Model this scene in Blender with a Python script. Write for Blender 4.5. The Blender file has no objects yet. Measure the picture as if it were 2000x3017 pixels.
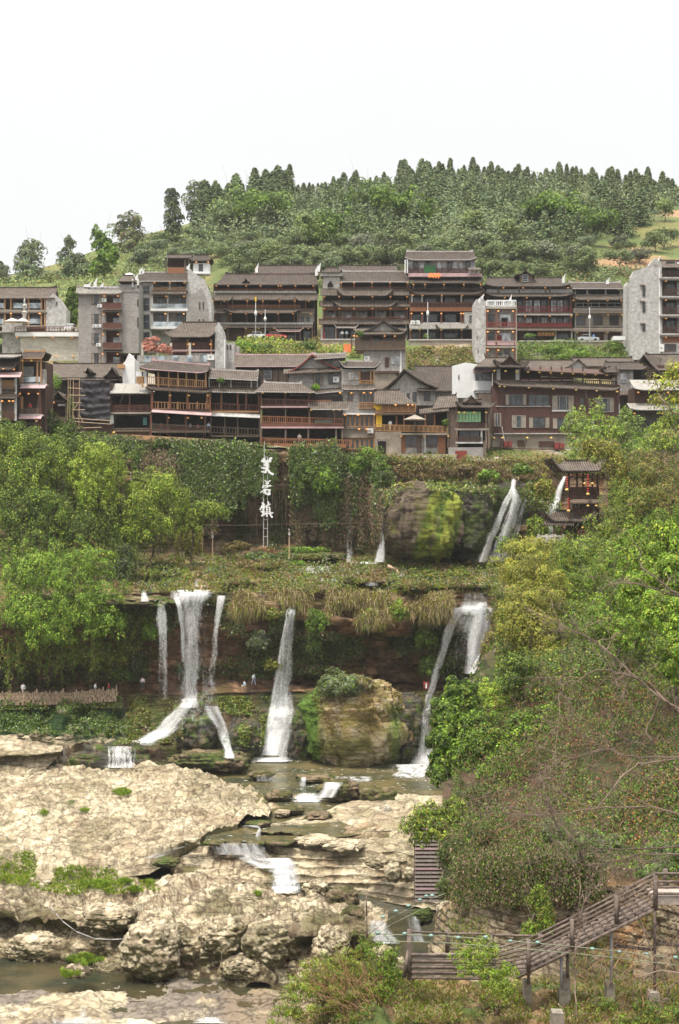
import bpy,math,random
import numpy as np

# ------------------------------------------------------------------ camera
F = 4190.0;CX = 1000.0;CY = 1508.5 # focal length and centre of the 2000 x 3017 picture
scene = bpy.context.scene
cam_d = bpy.data.cameras.new('camera');cam = bpy.data.objects.new('camera',cam_d)
scene.collection.objects.link(cam);scene.camera = cam
cam.location = (0,0,0);cam.rotation_euler = (math.radians(90),0,0)
cam_d.sensor_fit = 'VERTICAL';cam_d.sensor_height = 36.0;cam_d.sensor_width = 24.0
cam_d.lens = 36.0 * F / 3017.0;cam_d.clip_start = 0.5;cam_d.clip_end = 5000

# ------------------------------------------------------------------ sky and sun (overcast)
SUN_EL,SUN_AZ = math.radians(70),math.radians(205)
w = bpy.data.worlds.new('World');scene.world = w;w.use_nodes = True
nt = w.node_tree;nt.nodes.clear()
wo = nt.nodes.new('ShaderNodeOutputWorld');bg = nt.nodes.new('ShaderNodeBackground')
sky = nt.nodes.new('ShaderNodeTexSky');sky.sky_type = 'NISHITA';sky.sun_disc = False
sky.sun_elevation = SUN_EL;sky.sun_rotation = SUN_AZ;sky.air_density = 1.0;sky.dust_density = 4.0
tc = nt.nodes.new('ShaderNodeTexCoord');sep = nt.nodes.new('ShaderNodeSeparateXYZ')
ramp = nt.nodes.new('ShaderNodeValToRGB')
ramp.color_ramp.elements[0].position = 0.0;ramp.color_ramp.elements[0].color = (6.05,6.1,6.05,1)
e = ramp.color_ramp.elements.new(0.10);e.color = (6.3,6.35,6.3,1)
ramp.color_ramp.elements[-1].position = 1.0;ramp.color_ramp.elements[-1].color = (20,19.7,19,1)
e = ramp.color_ramp.elements.new(0.37);e.color = (6.75,6.8,6.75,1)
e = ramp.color_ramp.elements.new(0.6);e.color = (12,11.9,11.7,1)
nz = nt.nodes.new('ShaderNodeTexNoise');nz.inputs['Scale'].default_value = 2.2;nz.inputs['Detail'].default_value = 4
mul = nt.nodes.new('ShaderNodeMath');mul.operation = 'MULTIPLY_ADD';mul.inputs[1].default_value = 0.10;mul.inputs[2].default_value = 0.945
vm = nt.nodes.new('ShaderNodeVectorMath');vm.operation = 'SCALE'
mx = nt.nodes.new('ShaderNodeMix');mx.data_type = 'RGBA';mx.inputs['Factor'].default_value = 0.93
nt.links.new(tc.outputs['Generated'],sep.inputs[0]);nt.links.new(sep.outputs['Z'],ramp.inputs[0])
nt.links.new(tc.outputs['Generated'],nz.inputs['Vector']);nt.links.new(nz.outputs[0],mul.inputs[0])
nt.links.new(ramp.outputs[0],vm.inputs[0]);gm = nt.nodes.new('ShaderNodeMapRange');gm.inputs[1].default_value = -0.04;gm.inputs[2].default_value = -0.005;gm.inputs[3].default_value = 0.16;gm.inputs[4].default_value = 1.0 # below the horizon: dark land
mg = nt.nodes.new('ShaderNodeMath');mg.operation = 'MULTIPLY';nt.links.new(sep.outputs['Z'],gm.inputs[0]);nt.links.new(gm.outputs[0],mg.inputs[0]);nt.links.new(mul.outputs[0],mg.inputs[1]);nt.links.new(mg.outputs[0],vm.inputs['Scale'])
nt.links.new(sky.outputs[0],mx.inputs[6]);nt.links.new(vm.outputs[0],mx.inputs[7])
nt.links.new(mx.outputs[2],bg.inputs['Color']);bg.inputs['Strength'].default_value = 0.1
nt.links.new(bg.outputs[0],wo.inputs[0])
sun_d = bpy.data.lights.new('sun','SUN');sun_d.energy = 3.2;sun_d.angle = math.radians(12);sun_d.color = (1.0,0.94,0.84)
sun = bpy.data.objects.new('sun',sun_d);scene.collection.objects.link(sun)
sun.rotation_euler = (math.radians(90) - SUN_EL,0,math.radians(-40))
scene.view_settings.view_transform = 'Standard';scene.view_settings.look = 'None'
scene.view_settings.exposure = 0.66;scene.view_settings.gamma = 1.0
try:scene.view_settings.use_curve_mapping = False
except Exception:pass
scene.render.engine = 'CYCLES'
scene.cycles.max_bounces = 6;scene.cycles.transparent_max_bounces = 24;scene.cycles.transmission_bounces = 3
scene.cycles.diffuse_bounces = 3;scene.cycles.glossy_bounces = 2
col = scene.collection

# ------------------------------------------------------------------ helpers
def P(u,v,Y):return ((u - CX) / F * Y,Y,(CY - v) / F * Y)
def PA(u,v,Y):
 u = np.asarray(u,float);v = np.asarray(v,float);Y = np.asarray(Y,float)
 return np.stack([(u - CX) / F * Y,Y + 0 * u,(CY - v) / F * Y],-1)
def tag(o,label=None,cat=None,group=None,kind=None):
 if label:o['label'] = label
 if cat:o['category'] = cat
 if group:o['group'] = group
 if kind:o['kind'] = kind
 return o
def empty(name,loc=(0,0,0),rz=0.0,label=None,cat=None,group=None,parent=None):
 o = bpy.data.objects.new(name,None);col.objects.link(o);o.location = loc;o.rotation_euler = (0,0,rz)
 o.empty_display_size = 0.2
 if parent:o.parent = parent
 return tag(o,label,cat,group)
def mesh_np(name,V,Fa,mat,parent=None,colr=None,dom='FACE',smooth=False,loc=None):
 """V (n,3), Fa (m,k) with k = 3 or 4, colr per face or per point."""
 me = bpy.data.meshes.new(name);V = np.asarray(V,np.float32);Fa = np.asarray(Fa,np.int32)
 m,k = Fa.shape
 me.vertices.add(len(V));me.vertices.foreach_set('co',V.ravel())
 me.loops.add(m * k);me.loops.foreach_set('vertex_index',Fa.ravel())
 me.polygons.add(m);me.polygons.foreach_set('loop_start',np.arange(0,m * k,k,dtype=np.int32))
 try:me.polygons.foreach_set('loop_total',np.full(m,k,np.int32))
 except Exception:pass
 me.polygons.foreach_set('use_smooth',np.full(m,bool(smooth)))
 if colr is not None:
  at = me.attributes.new('col','FLOAT_COLOR',dom)
  c4 = np.ones((len(colr),4),np.float32);c4[:,:3] = colr;at.data.foreach_set('color',c4.ravel())
 me.update();me.validate();me.materials.append(mat)
 o = bpy.data.objects.new(name,me);col.objects.link(o)
 if parent:o.parent = parent
 if loc is not None:o.location = loc
 return o
def copy_tree(o,loc,rz=0.0,sc=1.0,label=None,group=None):
 r = o.copy();col.objects.link(r);r.location = loc;r.rotation_euler = (0,0,rz);r.scale = (sc,sc,sc) if not hasattr(sc,'__len__') else sc
 if label:r['label'] = label
 if group:r['group'] = group
 for c in list(o.children):
  d = c.copy();col.objects.link(d);d.parent = r
  for g in list(c.children):
   h = g.copy();col.objects.link(h);h.parent = d
 return r

# ------------------------------------------------------------------ noise
def _h(ix,iy,iz,s):
 h = (ix.astype(np.uint32) * np.uint32(374761393) + iy.astype(np.uint32) * np.uint32(668265263) + iz.astype(np.uint32) * np.uint32(2147483647 - 58) + np.uint32(s * 974711 + 13))
 h = (h ^ (h >> np.uint32(13))) * np.uint32(1274126177);h = h ^ (h >> np.uint32(16))
 return (h & np.uint32(0xffffff)).astype(np.float64) / float(0xffffff) * 2 - 1
def vn(p,s=0):
 p = np.asarray(p,float) + 4096.37;i = np.floor(p).astype(np.int64);f = p - i;f = f * f * f * (f * (f * 6 - 15) + 10)
 x,y,z = i[...,0],i[...,1],i[...,2];fx,fy,fz = f[...,0],f[...,1],f[...,2]
 def L(a,b,t):return a + (b - a) * t
 c = [[[_h(x + a,y + b,z + d,s) for d in (0,1)] for b in (0,1)] for a in (0,1)]
 return L(L(L(c[0][0][0],c[1][0][0],fx),L(c[0][1][0],c[1][1][0],fx),fy),
    L(L(c[0][0][1],c[1][0][1],fx),L(c[0][1][1],c[1][1][1],fx),fy),fz)
def fbm(p,o=4,s=0,g=0.5,kind=0):
 p = np.asarray(p,float);r = 0;a = 1.0;t = 0
 for k in range(o):
  n = vn(p + 17.3 * k,s + k)
  if kind == 1:n = np.abs(n) * 2 - 0.7 # billow: rounded lumps, sharp creases
  if kind == 2:n = 0.7 - np.abs(n) * 2 # ridged
  r = r + a * n;t += a;a *= g;p = p * 2.03
 return r / t
def sst(a,b,x):t = np.clip((x - a) / (b - a),0,1);return t * t * (3 - 2 * t)
def lerp(a,b,t):return np.asarray(a) + (np.asarray(b) - np.asarray(a)) * np.asarray(t)[...,None]

# ------------------------------------------------------------------ materials
MATS = {}
def newmat(name):
 m = bpy.data.materials.new(name);m.use_nodes = True;n = m.node_tree;n.nodes.clear()
 out = n.nodes.new('ShaderNodeOutputMaterial');MATS[name] = m
 return m,n,out
def N(n,t,**kw):
 x = n.nodes.new(t)
 for k,v in kw.items():
  if k in x.inputs:x.inputs[k].default_value = v
  else:setattr(x,k,v)
 return x
def mat_leaf(name,rough=0.55,trans=0.25,spec=0.25):
 m,n,out = newmat(name)
 a = N(n,'ShaderNodeAttribute',attribute_name='col')
 oi = N(n,'ShaderNodeObjectInfo');hs = N(n,'ShaderNodeHueSaturation')
 mr = N(n,'ShaderNodeMapRange');mr.inputs[3].default_value = 0.85;mr.inputs[4].default_value = 1.2
 n.links.new(oi.outputs['Random'],mr.inputs[0]);n.links.new(mr.outputs[0],hs.inputs['Value']);n.links.new(a.outputs['Color'],hs.inputs['Color'])
 p = N(n,'ShaderNodeBsdfPrincipled',Roughness=rough);p.inputs['Specular IOR Level'].default_value = spec
 t = N(n,'ShaderNodeBsdfTranslucent');mxs = N(n,'ShaderNodeMixShader');mxs.inputs[0].default_value = trans
 n.links.new(hs.outputs[0],p.inputs['Base Color']);n.links.new(hs.outputs[0],t.inputs['Color'])
 n.links.new(p.outputs[0],mxs.inputs[1]);n.links.new(t.outputs[0],mxs.inputs[2]);n.links.new(mxs.outputs[0],out.inputs[0])
 return m
def mat_ground(name,scale=1.0,bump=0.6,rough=0.85,var=0.42,stretch=(1,1,1),spec=0.3,crack=0):
 m,n,out = newmat(name)
 a = N(n,'ShaderNodeAttribute',attribute_name='col')
 g = N(n,'ShaderNodeNewGeometry');mp = N(n,'ShaderNodeMapping');mp.inputs['Scale'].default_value = tuple(scale * s for s in stretch)
 n.links.new(g.outputs['Position'],mp.inputs[0])
 n1 = N(n,'ShaderNodeTexNoise',Scale=1.3,Detail=8,Roughness=0.65);n2 = N(n,'ShaderNodeTexNoise',Scale=6.0,Detail=6,Roughness=0.7)
 n.links.new(mp.outputs[0],n1.inputs['Vector']);n.links.new(mp.outputs[0],n2.inputs['Vector'])
 ad = N(n,'ShaderNodeMath',operation='ADD');n.links.new(n1.outputs[0],ad.inputs[0]);n.links.new(n2.outputs[0],ad.inputs[1])
 mr = N(n,'ShaderNodeMapRange');mr.inputs[1].default_value = 0.6;mr.inputs[2].default_value = 1.4
 mr.inputs[3].default_value = 1 - var;mr.inputs[4].default_value = 1 + var
 n.links.new(ad.outputs[0],mr.inputs[0])
 vmx = N(n,'ShaderNodeVectorMath',operation='SCALE');n.links.new(a.outputs['Color'],vmx.inputs[0]);n.links.new(mr.outputs[0],vmx.inputs['Scale'])
 h = ad.outputs[0]
 if crack: # open joints and pits in the limestone
  wq = N(n,'ShaderNodeVectorMath',operation='MULTIPLY_ADD');n.links.new(n1.outputs[1],wq.inputs[0]);wq.inputs[1].default_value = (1.1,1.1,1.1);n.links.new(mp.outputs[0],wq.inputs[2])
  ms = N(n,'ShaderNodeMapping');ms.inputs['Scale'].default_value = (.34 * crack,.5 * crack,1.5 * crack);n.links.new(wq.outputs[0],ms.inputs[0])
  vo = N(n,'ShaderNodeTexVoronoi',feature='DISTANCE_TO_EDGE',Scale=1.0);n.links.new(ms.outputs[0],vo.inputs['Vector'])
  cr = N(n,'ShaderNodeMapRange');cr.inputs[1].default_value = 0.0;cr.inputs[2].default_value = 0.07;cr.inputs[3].default_value = 0.52;cr.inputs[4].default_value = 1.0;n.links.new(vo.outputs['Distance'],cr.inputs[0])
  v2 = N(n,'ShaderNodeVectorMath',operation='SCALE');n.links.new(vmx.outputs[0],v2.inputs[0]);n.links.new(cr.outputs[0],v2.inputs['Scale']);vmx = v2
  hh = N(n,'ShaderNodeMath',operation='MULTIPLY_ADD');n.links.new(cr.outputs[0],hh.inputs[0]);hh.inputs[1].default_value = .8;n.links.new(h,hh.inputs[2]);h = hh.outputs[0]
 b = N(n,'ShaderNodeBump',Strength=bump,Distance=0.25 / scale);n.links.new(h,b.inputs['Height'])
 p = N(n,'ShaderNodeBsdfPrincipled',Roughness=rough);p.inputs['Specular IOR Level'].default_value = spec
 n.links.new(vmx.outputs[0],p.inputs['Base Color']);n.links.new(b.outputs[0],p.inputs['Normal']);n.links.new(p.outputs[0],out.inputs[0])
 return m
def mat_plain(name,c,rough=0.7,var=0.2,scale=1.5,bump=0.0,spec=0.3,metal=0.0,stretch=(1,1,1),c2=None,lo=0.35,hi=0.65):
 """noise-mottled paint, timber, plaster or stone"""
 m,n,out = newmat(name)
 tcn = N(n,'ShaderNodeTexCoord');mp = N(n,'ShaderNodeMapping');mp.inputs['Scale'].default_value = tuple(scale * s for s in stretch)
 n.links.new(tcn.outputs['Object'],mp.inputs[0])
 n1 = N(n,'ShaderNodeTexNoise',Scale=1.0,Detail=7,Roughness=0.7);n.links.new(mp.outputs[0],n1.inputs['Vector'])
 mr = N(n,'ShaderNodeMapRange');mr.inputs[1].default_value = lo;mr.inputs[2].default_value = hi
 n.links.new(n1.outputs[0],mr.inputs[0])
 mc = N(n,'ShaderNodeMix',data_type='RGBA')
 c2 = c2 or tuple(x * (1 - var) for x in c);c1 = tuple(min(0.95,x * (1 + var)) for x in c)
 mc.inputs[6].default_value = (*c2,1);mc.inputs[7].default_value = (*c1,1)
 n.links.new(mr.outputs[0],mc.inputs[0])
 p = N(n,'ShaderNodeBsdfPrincipled',Roughness=rough,Metallic=metal);p.inputs['Specular IOR Level'].default_value = spec
 n.links.new(mc.outputs[2],p.inputs['Base Color'])
 if bump:
  b = N(n,'ShaderNodeBump',Strength=bump,Distance=0.05);n.links.new(n1.outputs[0],b.inputs['Height']);n.links.new(b.outputs[0],p.inputs['Normal'])
 n.links.new(p.outputs[0],out.inputs[0])
 return m
def mat_tiles(name,c,c2,period=0.28,course=0.22):
 """grey clay roof tiles: ribs down the slope, broken by courses, lichen blotches"""
 m,n,out = newmat(name)
 tcn = N(n,'ShaderNodeTexCoord');
 wv = N(n,'ShaderNodeTexWave',wave_type='BANDS',bands_direction='X',Scale=2 * math.pi / period / 6.283 * 0.32 * 1.0,Distortion=0.6,Detail=2)
 wv.inputs['Scale'].default_value = 0.314 / period
 n.links.new(tcn.outputs['Object'],wv.inputs['Vector'])
 wz = N(n,'ShaderNodeTexWave',wave_type='BANDS',bands_direction='Z',Distortion=1.0,Detail=2);wz.inputs['Scale'].default_value = 0.314 / course
 n.links.new(tcn.outputs['Object'],wz.inputs['Vector'])
 n1 = N(n,'ShaderNodeTexNoise',Scale=0.9,Detail=8,Roughness=0.75);n.links.new(tcn.outputs['Object'],n1.inputs['Vector'])
 n2 = N(n,'ShaderNodeTexNoise',Scale=5.0,Detail=4,Roughness=0.8);n.links.new(tcn.outputs['Object'],n2.inputs['Vector'])
 m1 = N(n,'ShaderNodeMath',operation='MULTIPLY_ADD');n.links.new(wv.outputs[1],m1.inputs[0]);m1.inputs[1].default_value = 0.45;n.links.new(n1.outputs[0],m1.inputs[2])
 m2 = N(n,'ShaderNodeMath',operation='MULTIPLY_ADD');n.links.new(wz.outputs[1],m2.inputs[0]);m2.inputs[1].default_value = 0.2;n.links.new(m1.outputs[0],m2.inputs[2])
 m3 = N(n,'ShaderNodeMath',operation='MULTIPLY_ADD');n.links.new(n2.outputs[0],m3.inputs[0]);m3.inputs[1].default_value = 0.9;n.links.new(m2.outputs[0],m3.inputs[2])
 mr = N(n,'ShaderNodeMapRange');mr.inputs[1].default_value = 1.02;mr.inputs[2].default_value = 1.62;n.links.new(m3.outputs[0],mr.inputs[0])
 mc = N(n,'ShaderNodeMix',data_type='RGBA');mc.inputs[6].default_value = (*c,1);mc.inputs[7].default_value = (*c2,1);n.links.new(mr.outputs[0],mc.inputs[0])
 p = N(n,'ShaderNodeBsdfPrincipled',Roughness=0.8);p.inputs['Specular IOR Level'].default_value = 0.25
 b = N(n,'ShaderNodeBump',Strength=0.8,Distance=0.08);n.links.new(m3.outputs[0],b.inputs['Height'])
 n.links.new(mc.outputs[2],p.inputs['Base Color']);n.links.new(b.outputs[0],p.inputs['Normal']);n.links.new(p.outputs[0],out.inputs[0])
 return m
def mat_bricks(name,c,mortar,bw=0.42,bh=0.17,noise=0.3,squash=1.0):
 m,n,out = newmat(name)
 tcn = N(n,'ShaderNodeTexCoord');sp = N(n,'ShaderNodeSeparateXYZ');cb = N(n,'ShaderNodeCombineXYZ')
 ad = N(n,'ShaderNodeMath',operation='ADD')
 n.links.new(tcn.outputs['Object'],sp.inputs[0]);n.links.new(sp.outputs[0],ad.inputs[0]);n.links.new(sp.outputs[1],ad.inputs[1])
 n.links.new(ad.outputs[0],cb.inputs[0]);n.links.new(sp.outputs[2],cb.inputs[1])
 n1 = N(n,'ShaderNodeTexNoise',Scale=1.1,Detail=6,Roughness=0.7);n.links.new(tcn.outputs['Object'],n1.inputs['Vector'])
 wp = N(n,'ShaderNodeVectorMath',operation='MULTIPLY_ADD');n.links.new(n1.outputs[1],wp.inputs[0]);wp.inputs[1].default_value = (0.12,0.12,0);n.links.new(cb.outputs[0],wp.inputs[2])
 bt = N(n,'ShaderNodeTexBrick',Scale=1.0);bt.inputs['Brick Width'].default_value = bw;bt.inputs['Row Height'].default_value = bh
 bt.inputs['Mortar Size'].default_value = 0.022;bt.inputs['Color1'].default_value = (*c,1);bt.inputs['Color2'].default_value = (*[x * (1 - noise) for x in c],1)
 bt.inputs['Mortar'].default_value = (*mortar,1);n.links.new(wp.outputs[0],bt.inputs['Vector'])
 n2 = N(n,'ShaderNodeTexNoise',Scale=0.5,Detail=8,Roughness=0.75);n.links.new(tcn.outputs['Object'],n2.inputs['Vector'])
 mr = N(n,'ShaderNodeMapRange');mr.inputs[1].default_value = 0.35;mr.inputs[2].default_value = 0.65;mr.inputs[3].default_value = 0.78;mr.inputs[4].default_value = 1.15
 n.links.new(n2.outputs[0],mr.inputs[0])
 sc = N(n,'ShaderNodeVectorMath',operation='SCALE');n.links.new(bt.outputs[0],sc.inputs[0]);n.links.new(mr.outputs[0],sc.inputs['Scale'])
 p = N(n,'ShaderNodeBsdfPrincipled',Roughness=0.85);n.links.new(sc.outputs[0],p.inputs['Base Color'])
 b = N(n,'ShaderNodeBump',Strength=0.5,Distance=0.03);n.links.new(bt.outputs[0],b.inputs['Height']);n.links.new(b.outputs[0],p.inputs['Normal'])
 n.links.new(p.outputs[0],out.inputs[0])
 return m
def mat_emit(name,c,s):
 m,n,out = newmat(name);p = N(n,'ShaderNodeBsdfPrincipled',Roughness=0.5);p.inputs['Base Color'].default_value = (*c,1)
 p.inputs['Emission Color'].default_value = (*c,1);p.inputs['Emission Strength'].default_value = s;n.links.new(p.outputs[0],out.inputs[0])
 return m
def mat_glass(name,c,rough=0.08):
 m,n,out = newmat(name);tcn = N(n,'ShaderNodeTexCoord');n1 = N(n,'ShaderNodeTexNoise',Scale=0.7,Detail=3);n.links.new(tcn.outputs['Object'],n1.inputs['Vector'])
 mr = N(n,'ShaderNodeMapRange');mr.inputs[1].default_value = 0.4;mr.inputs[2].default_value = 0.6;mr.inputs[3].default_value = 0.5;mr.inputs[4].default_value = 1.6
 n.links.new(n1.outputs[0],mr.inputs[0]);sc = N(n,'ShaderNodeVectorMath',operation='SCALE');sc.inputs[0].default_value = c;n.links.new(mr.outputs[0],sc.inputs['Scale'])
 p = N(n,'ShaderNodeBsdfPrincipled',Roughness=rough);p.inputs['Specular IOR Level'].default_value = 0.6
 b = N(n,'ShaderNodeBump',Strength=0.15,Distance=0.05);n.links.new(n1.outputs[0],b.inputs['Height']);n.links.new(b.outputs[0],p.inputs['Normal'])
 n.links.new(sc.outputs[0],p.inputs['Base Color']);n.links.new(p.outputs[0],out.inputs[0])
 return m
def mat_fall(name,dens=0.5,fx=1.7,fz=0.3,white=0.85,edge=0.68):
 """falling water: white strands with gaps between them; uv.x runs across, uv.y down"""
 m,n,out = newmat(name)
 uv = N(n,'ShaderNodeAttribute',attribute_name='wuv');sp = N(n,'ShaderNodeSeparateXYZ');n.links.new(uv.outputs['Vector'],sp.inputs[0])
 g = N(n,'ShaderNodeNewGeometry');mp = N(n,'ShaderNodeMapping');mp.inputs['Scale'].default_value = (fx,fz,1)
 n.links.new(uv.outputs['Vector'],mp.inputs[0])
 n1 = N(n,'ShaderNodeTexNoise',Scale=1.0,Detail=5,Roughness=0.62);n.links.new(mp.outputs[0],n1.inputs['Vector'])
 mp2 = N(n,'ShaderNodeMapping');mp2.inputs['Scale'].default_value = (fx * 2.4,fz * 8,1);n.links.new(uv.outputs['Vector'],mp2.inputs[0])
 n2 = N(n,'ShaderNodeTexNoise',Scale=1.0,Detail=4,Roughness=0.7);n.links.new(mp2.outputs[0],n2.inputs['Vector'])
 ad = N(n,'ShaderNodeMath',operation='MULTIPLY_ADD');n.links.new(n2.outputs[0],ad.inputs[0]);ad.inputs[1].default_value = 0.75;n.links.new(n1.outputs[0],ad.inputs[2])
 da = N(n,'ShaderNodeAttribute',attribute_name='dens');ad2 = N(n,'ShaderNodeMath',operation='ADD');n.links.new(ad.outputs[0],ad2.inputs[0]);n.links.new(da.outputs['Fac'],ad2.inputs[1])
 mr = N(n,'ShaderNodeMapRange');mr.inputs[1].default_value = 1.18 - dens * 0.5;mr.inputs[2].default_value = 1.18 - dens * 0.5 + edge
 n.links.new(ad2.outputs[0],mr.inputs[0])
 p = N(n,'ShaderNodeBsdfPrincipled',Roughness=0.45);p.inputs['Base Color'].default_value = (white,white,white,1);p.inputs['Specular IOR Level'].default_value = 0.3
 tl = N(n,'ShaderNodeBsdfTranslucent');tl.inputs['Color'].default_value = (0.85,0.87,0.88,1);ms0 = N(n,'ShaderNodeMixShader');ms0.inputs[0].default_value = 0.35
 n.links.new(p.outputs[0],ms0.inputs[1]);n.links.new(tl.outputs[0],ms0.inputs[2])
 tr = N(n,'ShaderNodeBsdfTransparent');ms = N(n,'ShaderNodeMixShader');n.links.new(mr.outputs[0],ms.inputs[0]);n.links.new(tr.outputs[0],ms.inputs[1]);n.links.new(ms0.outputs[0],ms.inputs[2])
 n.links.new(ms.outputs[0],out.inputs[0])
 return m
def mat_water(name,c=(0.05,0.055,0.035),rough=0.12,bscale=1.2,foam=0.62):
 m,n,out = newmat(name)
 g = N(n,'ShaderNodeNewGeometry');mp = N(n,'ShaderNodeMapping');mp.inputs['Scale'].default_value = (0.7 * bscale,1.3 * bscale,1);n.links.new(g.outputs['Position'],mp.inputs[0])
 n1 = N(n,'ShaderNodeTexNoise',Scale=1.4,Detail=6,Roughness=0.6);n.links.new(mp.outputs[0],n1.inputs['Vector'])
 n2 = N(n,'ShaderNodeTexNoise',Scale=0.25,Detail=5,Roughness=0.6);n.links.new(mp.outputs[0],n2.inputs['Vector'])
 mr = N(n,'ShaderNodeMapRange');mr.inputs[1].default_value = foam;mr.inputs[2].default_value = foam + 0.1;n.links.new(n1.outputs[0],mr.inputs[0])
 mr2 = N(n,'ShaderNodeMapRange');mr2.inputs[1].default_value = 0.35;mr2.inputs[2].default_value = 0.65;n.links.new(n2.outputs[0],mr2.inputs[0])
 c0 = N(n,'ShaderNodeMix',data_type='RGBA');c0.inputs[6].default_value = (*c,1);c0.inputs[7].default_value = (c[0] * 2.6 + 0.02,c[1] * 2.2,c[2] * 1.6,1);n.links.new(mr2.outputs[0],c0.inputs[0])
 mc = N(n,'ShaderNodeMix',data_type='RGBA');n.links.new(c0.outputs[2],mc.inputs[6]);mc.inputs[7].default_value = (0.75,0.77,0.75,1);n.links.new(mr.outputs[0],mc.inputs[0])
 p = N(n,'ShaderNodeBsdfPrincipled',Roughness=rough);p.inputs['Specular IOR Level'].default_value = 0.5
 b = N(n,'ShaderNodeBump',Strength=0.5,Distance=0.12);n.links.new(n1.outputs[0],b.inputs['Height'])
 n.links.new(mc.outputs[2],p.inputs['Base Color']);n.links.new(b.outputs[0],p.inputs['Normal']);n.links.new(p.outputs[0],out.inputs[0])
 return m

M_LEAF = mat_leaf('leaf');M_LEAFW = mat_leaf('waxy_leaf',rough=0.38,spec=0.45);M_NEEDLE = mat_leaf('needles',rough=0.8,trans=0.1,spec=0.1)
M_ROCK = mat_ground('limestone',1.0,0.9,crack=1.1);M_CLIFF = mat_ground('wet_cliff',0.8,1.0,stretch=(1,1,2.2),crack=.5);M_SOIL = mat_ground('hill_soil',0.3,0.5)
M_BARK = mat_plain('bark',(0.13,0.105,0.08),0.9,0.4,6,0.5,stretch=(1,1,0.3));M_TWIG = mat_plain('twig_bark',(0.22,0.165,0.13),0.8,0.35,8)

# ------------------------------------------------------------------ sheets: land surfaces lofted between rails
def sheet_pts(rails,nu,nv):
 t = np.linspace(0,1,nu);R = []
 for r in rails:
  r = np.array(r,float);k = (r[:,0] - r[0,0]) / (r[-1,0] - r[0,0])
  u = r[0,0] + (r[-1,0] - r[0,0]) * t;v = np.interp(t,k,r[:,1]);Y = np.interp(t,k,r[:,2])
  R.append(np.stack([u,v,Y],-1))
 R = np.array(R);rows = [];ss = []
 for i in range(len(R) - 1):
  n = nv[i] if hasattr(nv,'__len__') else nv
  A = PA(R[i,:,0],R[i,:,1],R[i,:,2]);B = PA(R[i + 1,:,0],R[i + 1,:,1],R[i + 1,:,2])
  last = (i == len(R) - 2)
  for j in range(n + (1 if last else 0)):
   f = j / n;rows.append(A + (B - A) * f);ss.append(i + f)
 return np.array(rows),np.array(ss),t
def grid_faces(nr,nc):
 i = np.arange(nr - 1)[:,None] * nc + np.arange(nc - 1)[None,:];i = i.ravel()
 return np.stack([i,i + nc,i + nc + 1,i + 1],-1)
def grid_normals(G):
 du = np.gradient(G,axis=1);dv = np.gradient(G,axis=0);n = np.cross(dv,du)
 return n / (np.linalg.norm(n,axis=-1,keepdims=True) + 1e-9)
def uv_of(G):return G[...,0] / G[...,1] * F + CX,CY - G[...,2] / G[...,1] * F
SURF = {}
def sheet(name,rails,nu,nv,mat,disp=None,color=None,kind='structure',smooth=True,label=None,cat=None,group=None,parent=None):
 G,s,t = sheet_pts(rails,nu,nv);S,T = np.meshgrid(s,t,indexing='ij')
 n0 = grid_normals(G);n0 = np.where((n0 * -G).sum(-1,keepdims=True) < 0,-n0,n0)
 if disp:G = disp(G,n0,S,T)
 n1 = grid_normals(G);n1 = np.where((n1 * -G).sum(-1,keepdims=True) < 0,-n1,n1)
 U,Vv = uv_of(G)
 C = color(G,n1,U,Vv,S,T) if color else np.full(G.shape,0.2)
 o = mesh_np(name,G.reshape(-1,3),grid_faces(*G.shape[:2]),mat,colr=C.reshape(-1,3),dom='POINT',smooth=smooth,parent=parent)
 tag(o,label,cat,group,kind);SURF[name if name not in SURF else name + '#%d' % len(SURF)] = (G,n1,U,Vv)
 return o
def mixc(*pairs):
 """pairs: base colour, then (colour, mask) layers"""
 c = np.asarray(pairs[0],float)
 for cc,m in pairs[1:]:
  m = np.clip(m,0,1)[...,None];c = c * (1 - m) + np.asarray(cc,float) * m
 return c

# ================================================================== LAND
PALE = np.array((0.51,0.425,0.285));CREAM = np.array((0.66,0.565,0.395));TAN = np.array((0.33,0.24,0.15));BROWN = np.array((0.10,0.065,0.038))
DARK = np.array((0.035,0.03,0.022));MOSS = np.array((0.085,0.12,0.02));OLIVE = np.array((0.14,0.13,0.04));GRASS = np.array((0.12,0.16,0.04));STRAW = np.array((0.40,0.28,0.14))
def strata(G,h,amp,warp=0.6,seed=3,sc=0.15):
 z = G[...,2] / h + warp * fbm(G * sc,3,seed);k = np.floor(z);f = z - k
 a = vn(np.stack([k * 3.1,G[...,0] * 0.12,k * 0 + 0.5],-1),seed + 1);b = vn(np.stack([(k + 1) * 3.1,G[...,0] * 0.12,k * 0 + 0.5],-1),seed + 1)
 blk = vn(np.stack([k * 5.7,G[...,0] * 0.55,k * 0 + 2.5],-1),seed + 2)
 return amp * (a + (b - a) * sst(0.86,1.0,f) + 0.45 * blk - 0.5 * (1 - sst(0.0,0.12,f)))
def d_cliff(A=1.6,B=0.9,h=0.9,sc=0.12,seed=1):
 def f(G,n,S,T):
  o = A * fbm(G * sc,5,seed) + strata(G,h,B,seed=seed + 5) + 0.35 * fbm(G * 1.1,3,seed + 9)
  e = np.minimum(1,np.minimum(S,S.max() - S) * 6 + 0.25)
  return G + n * (o * e)[...,None]
 return f
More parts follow.
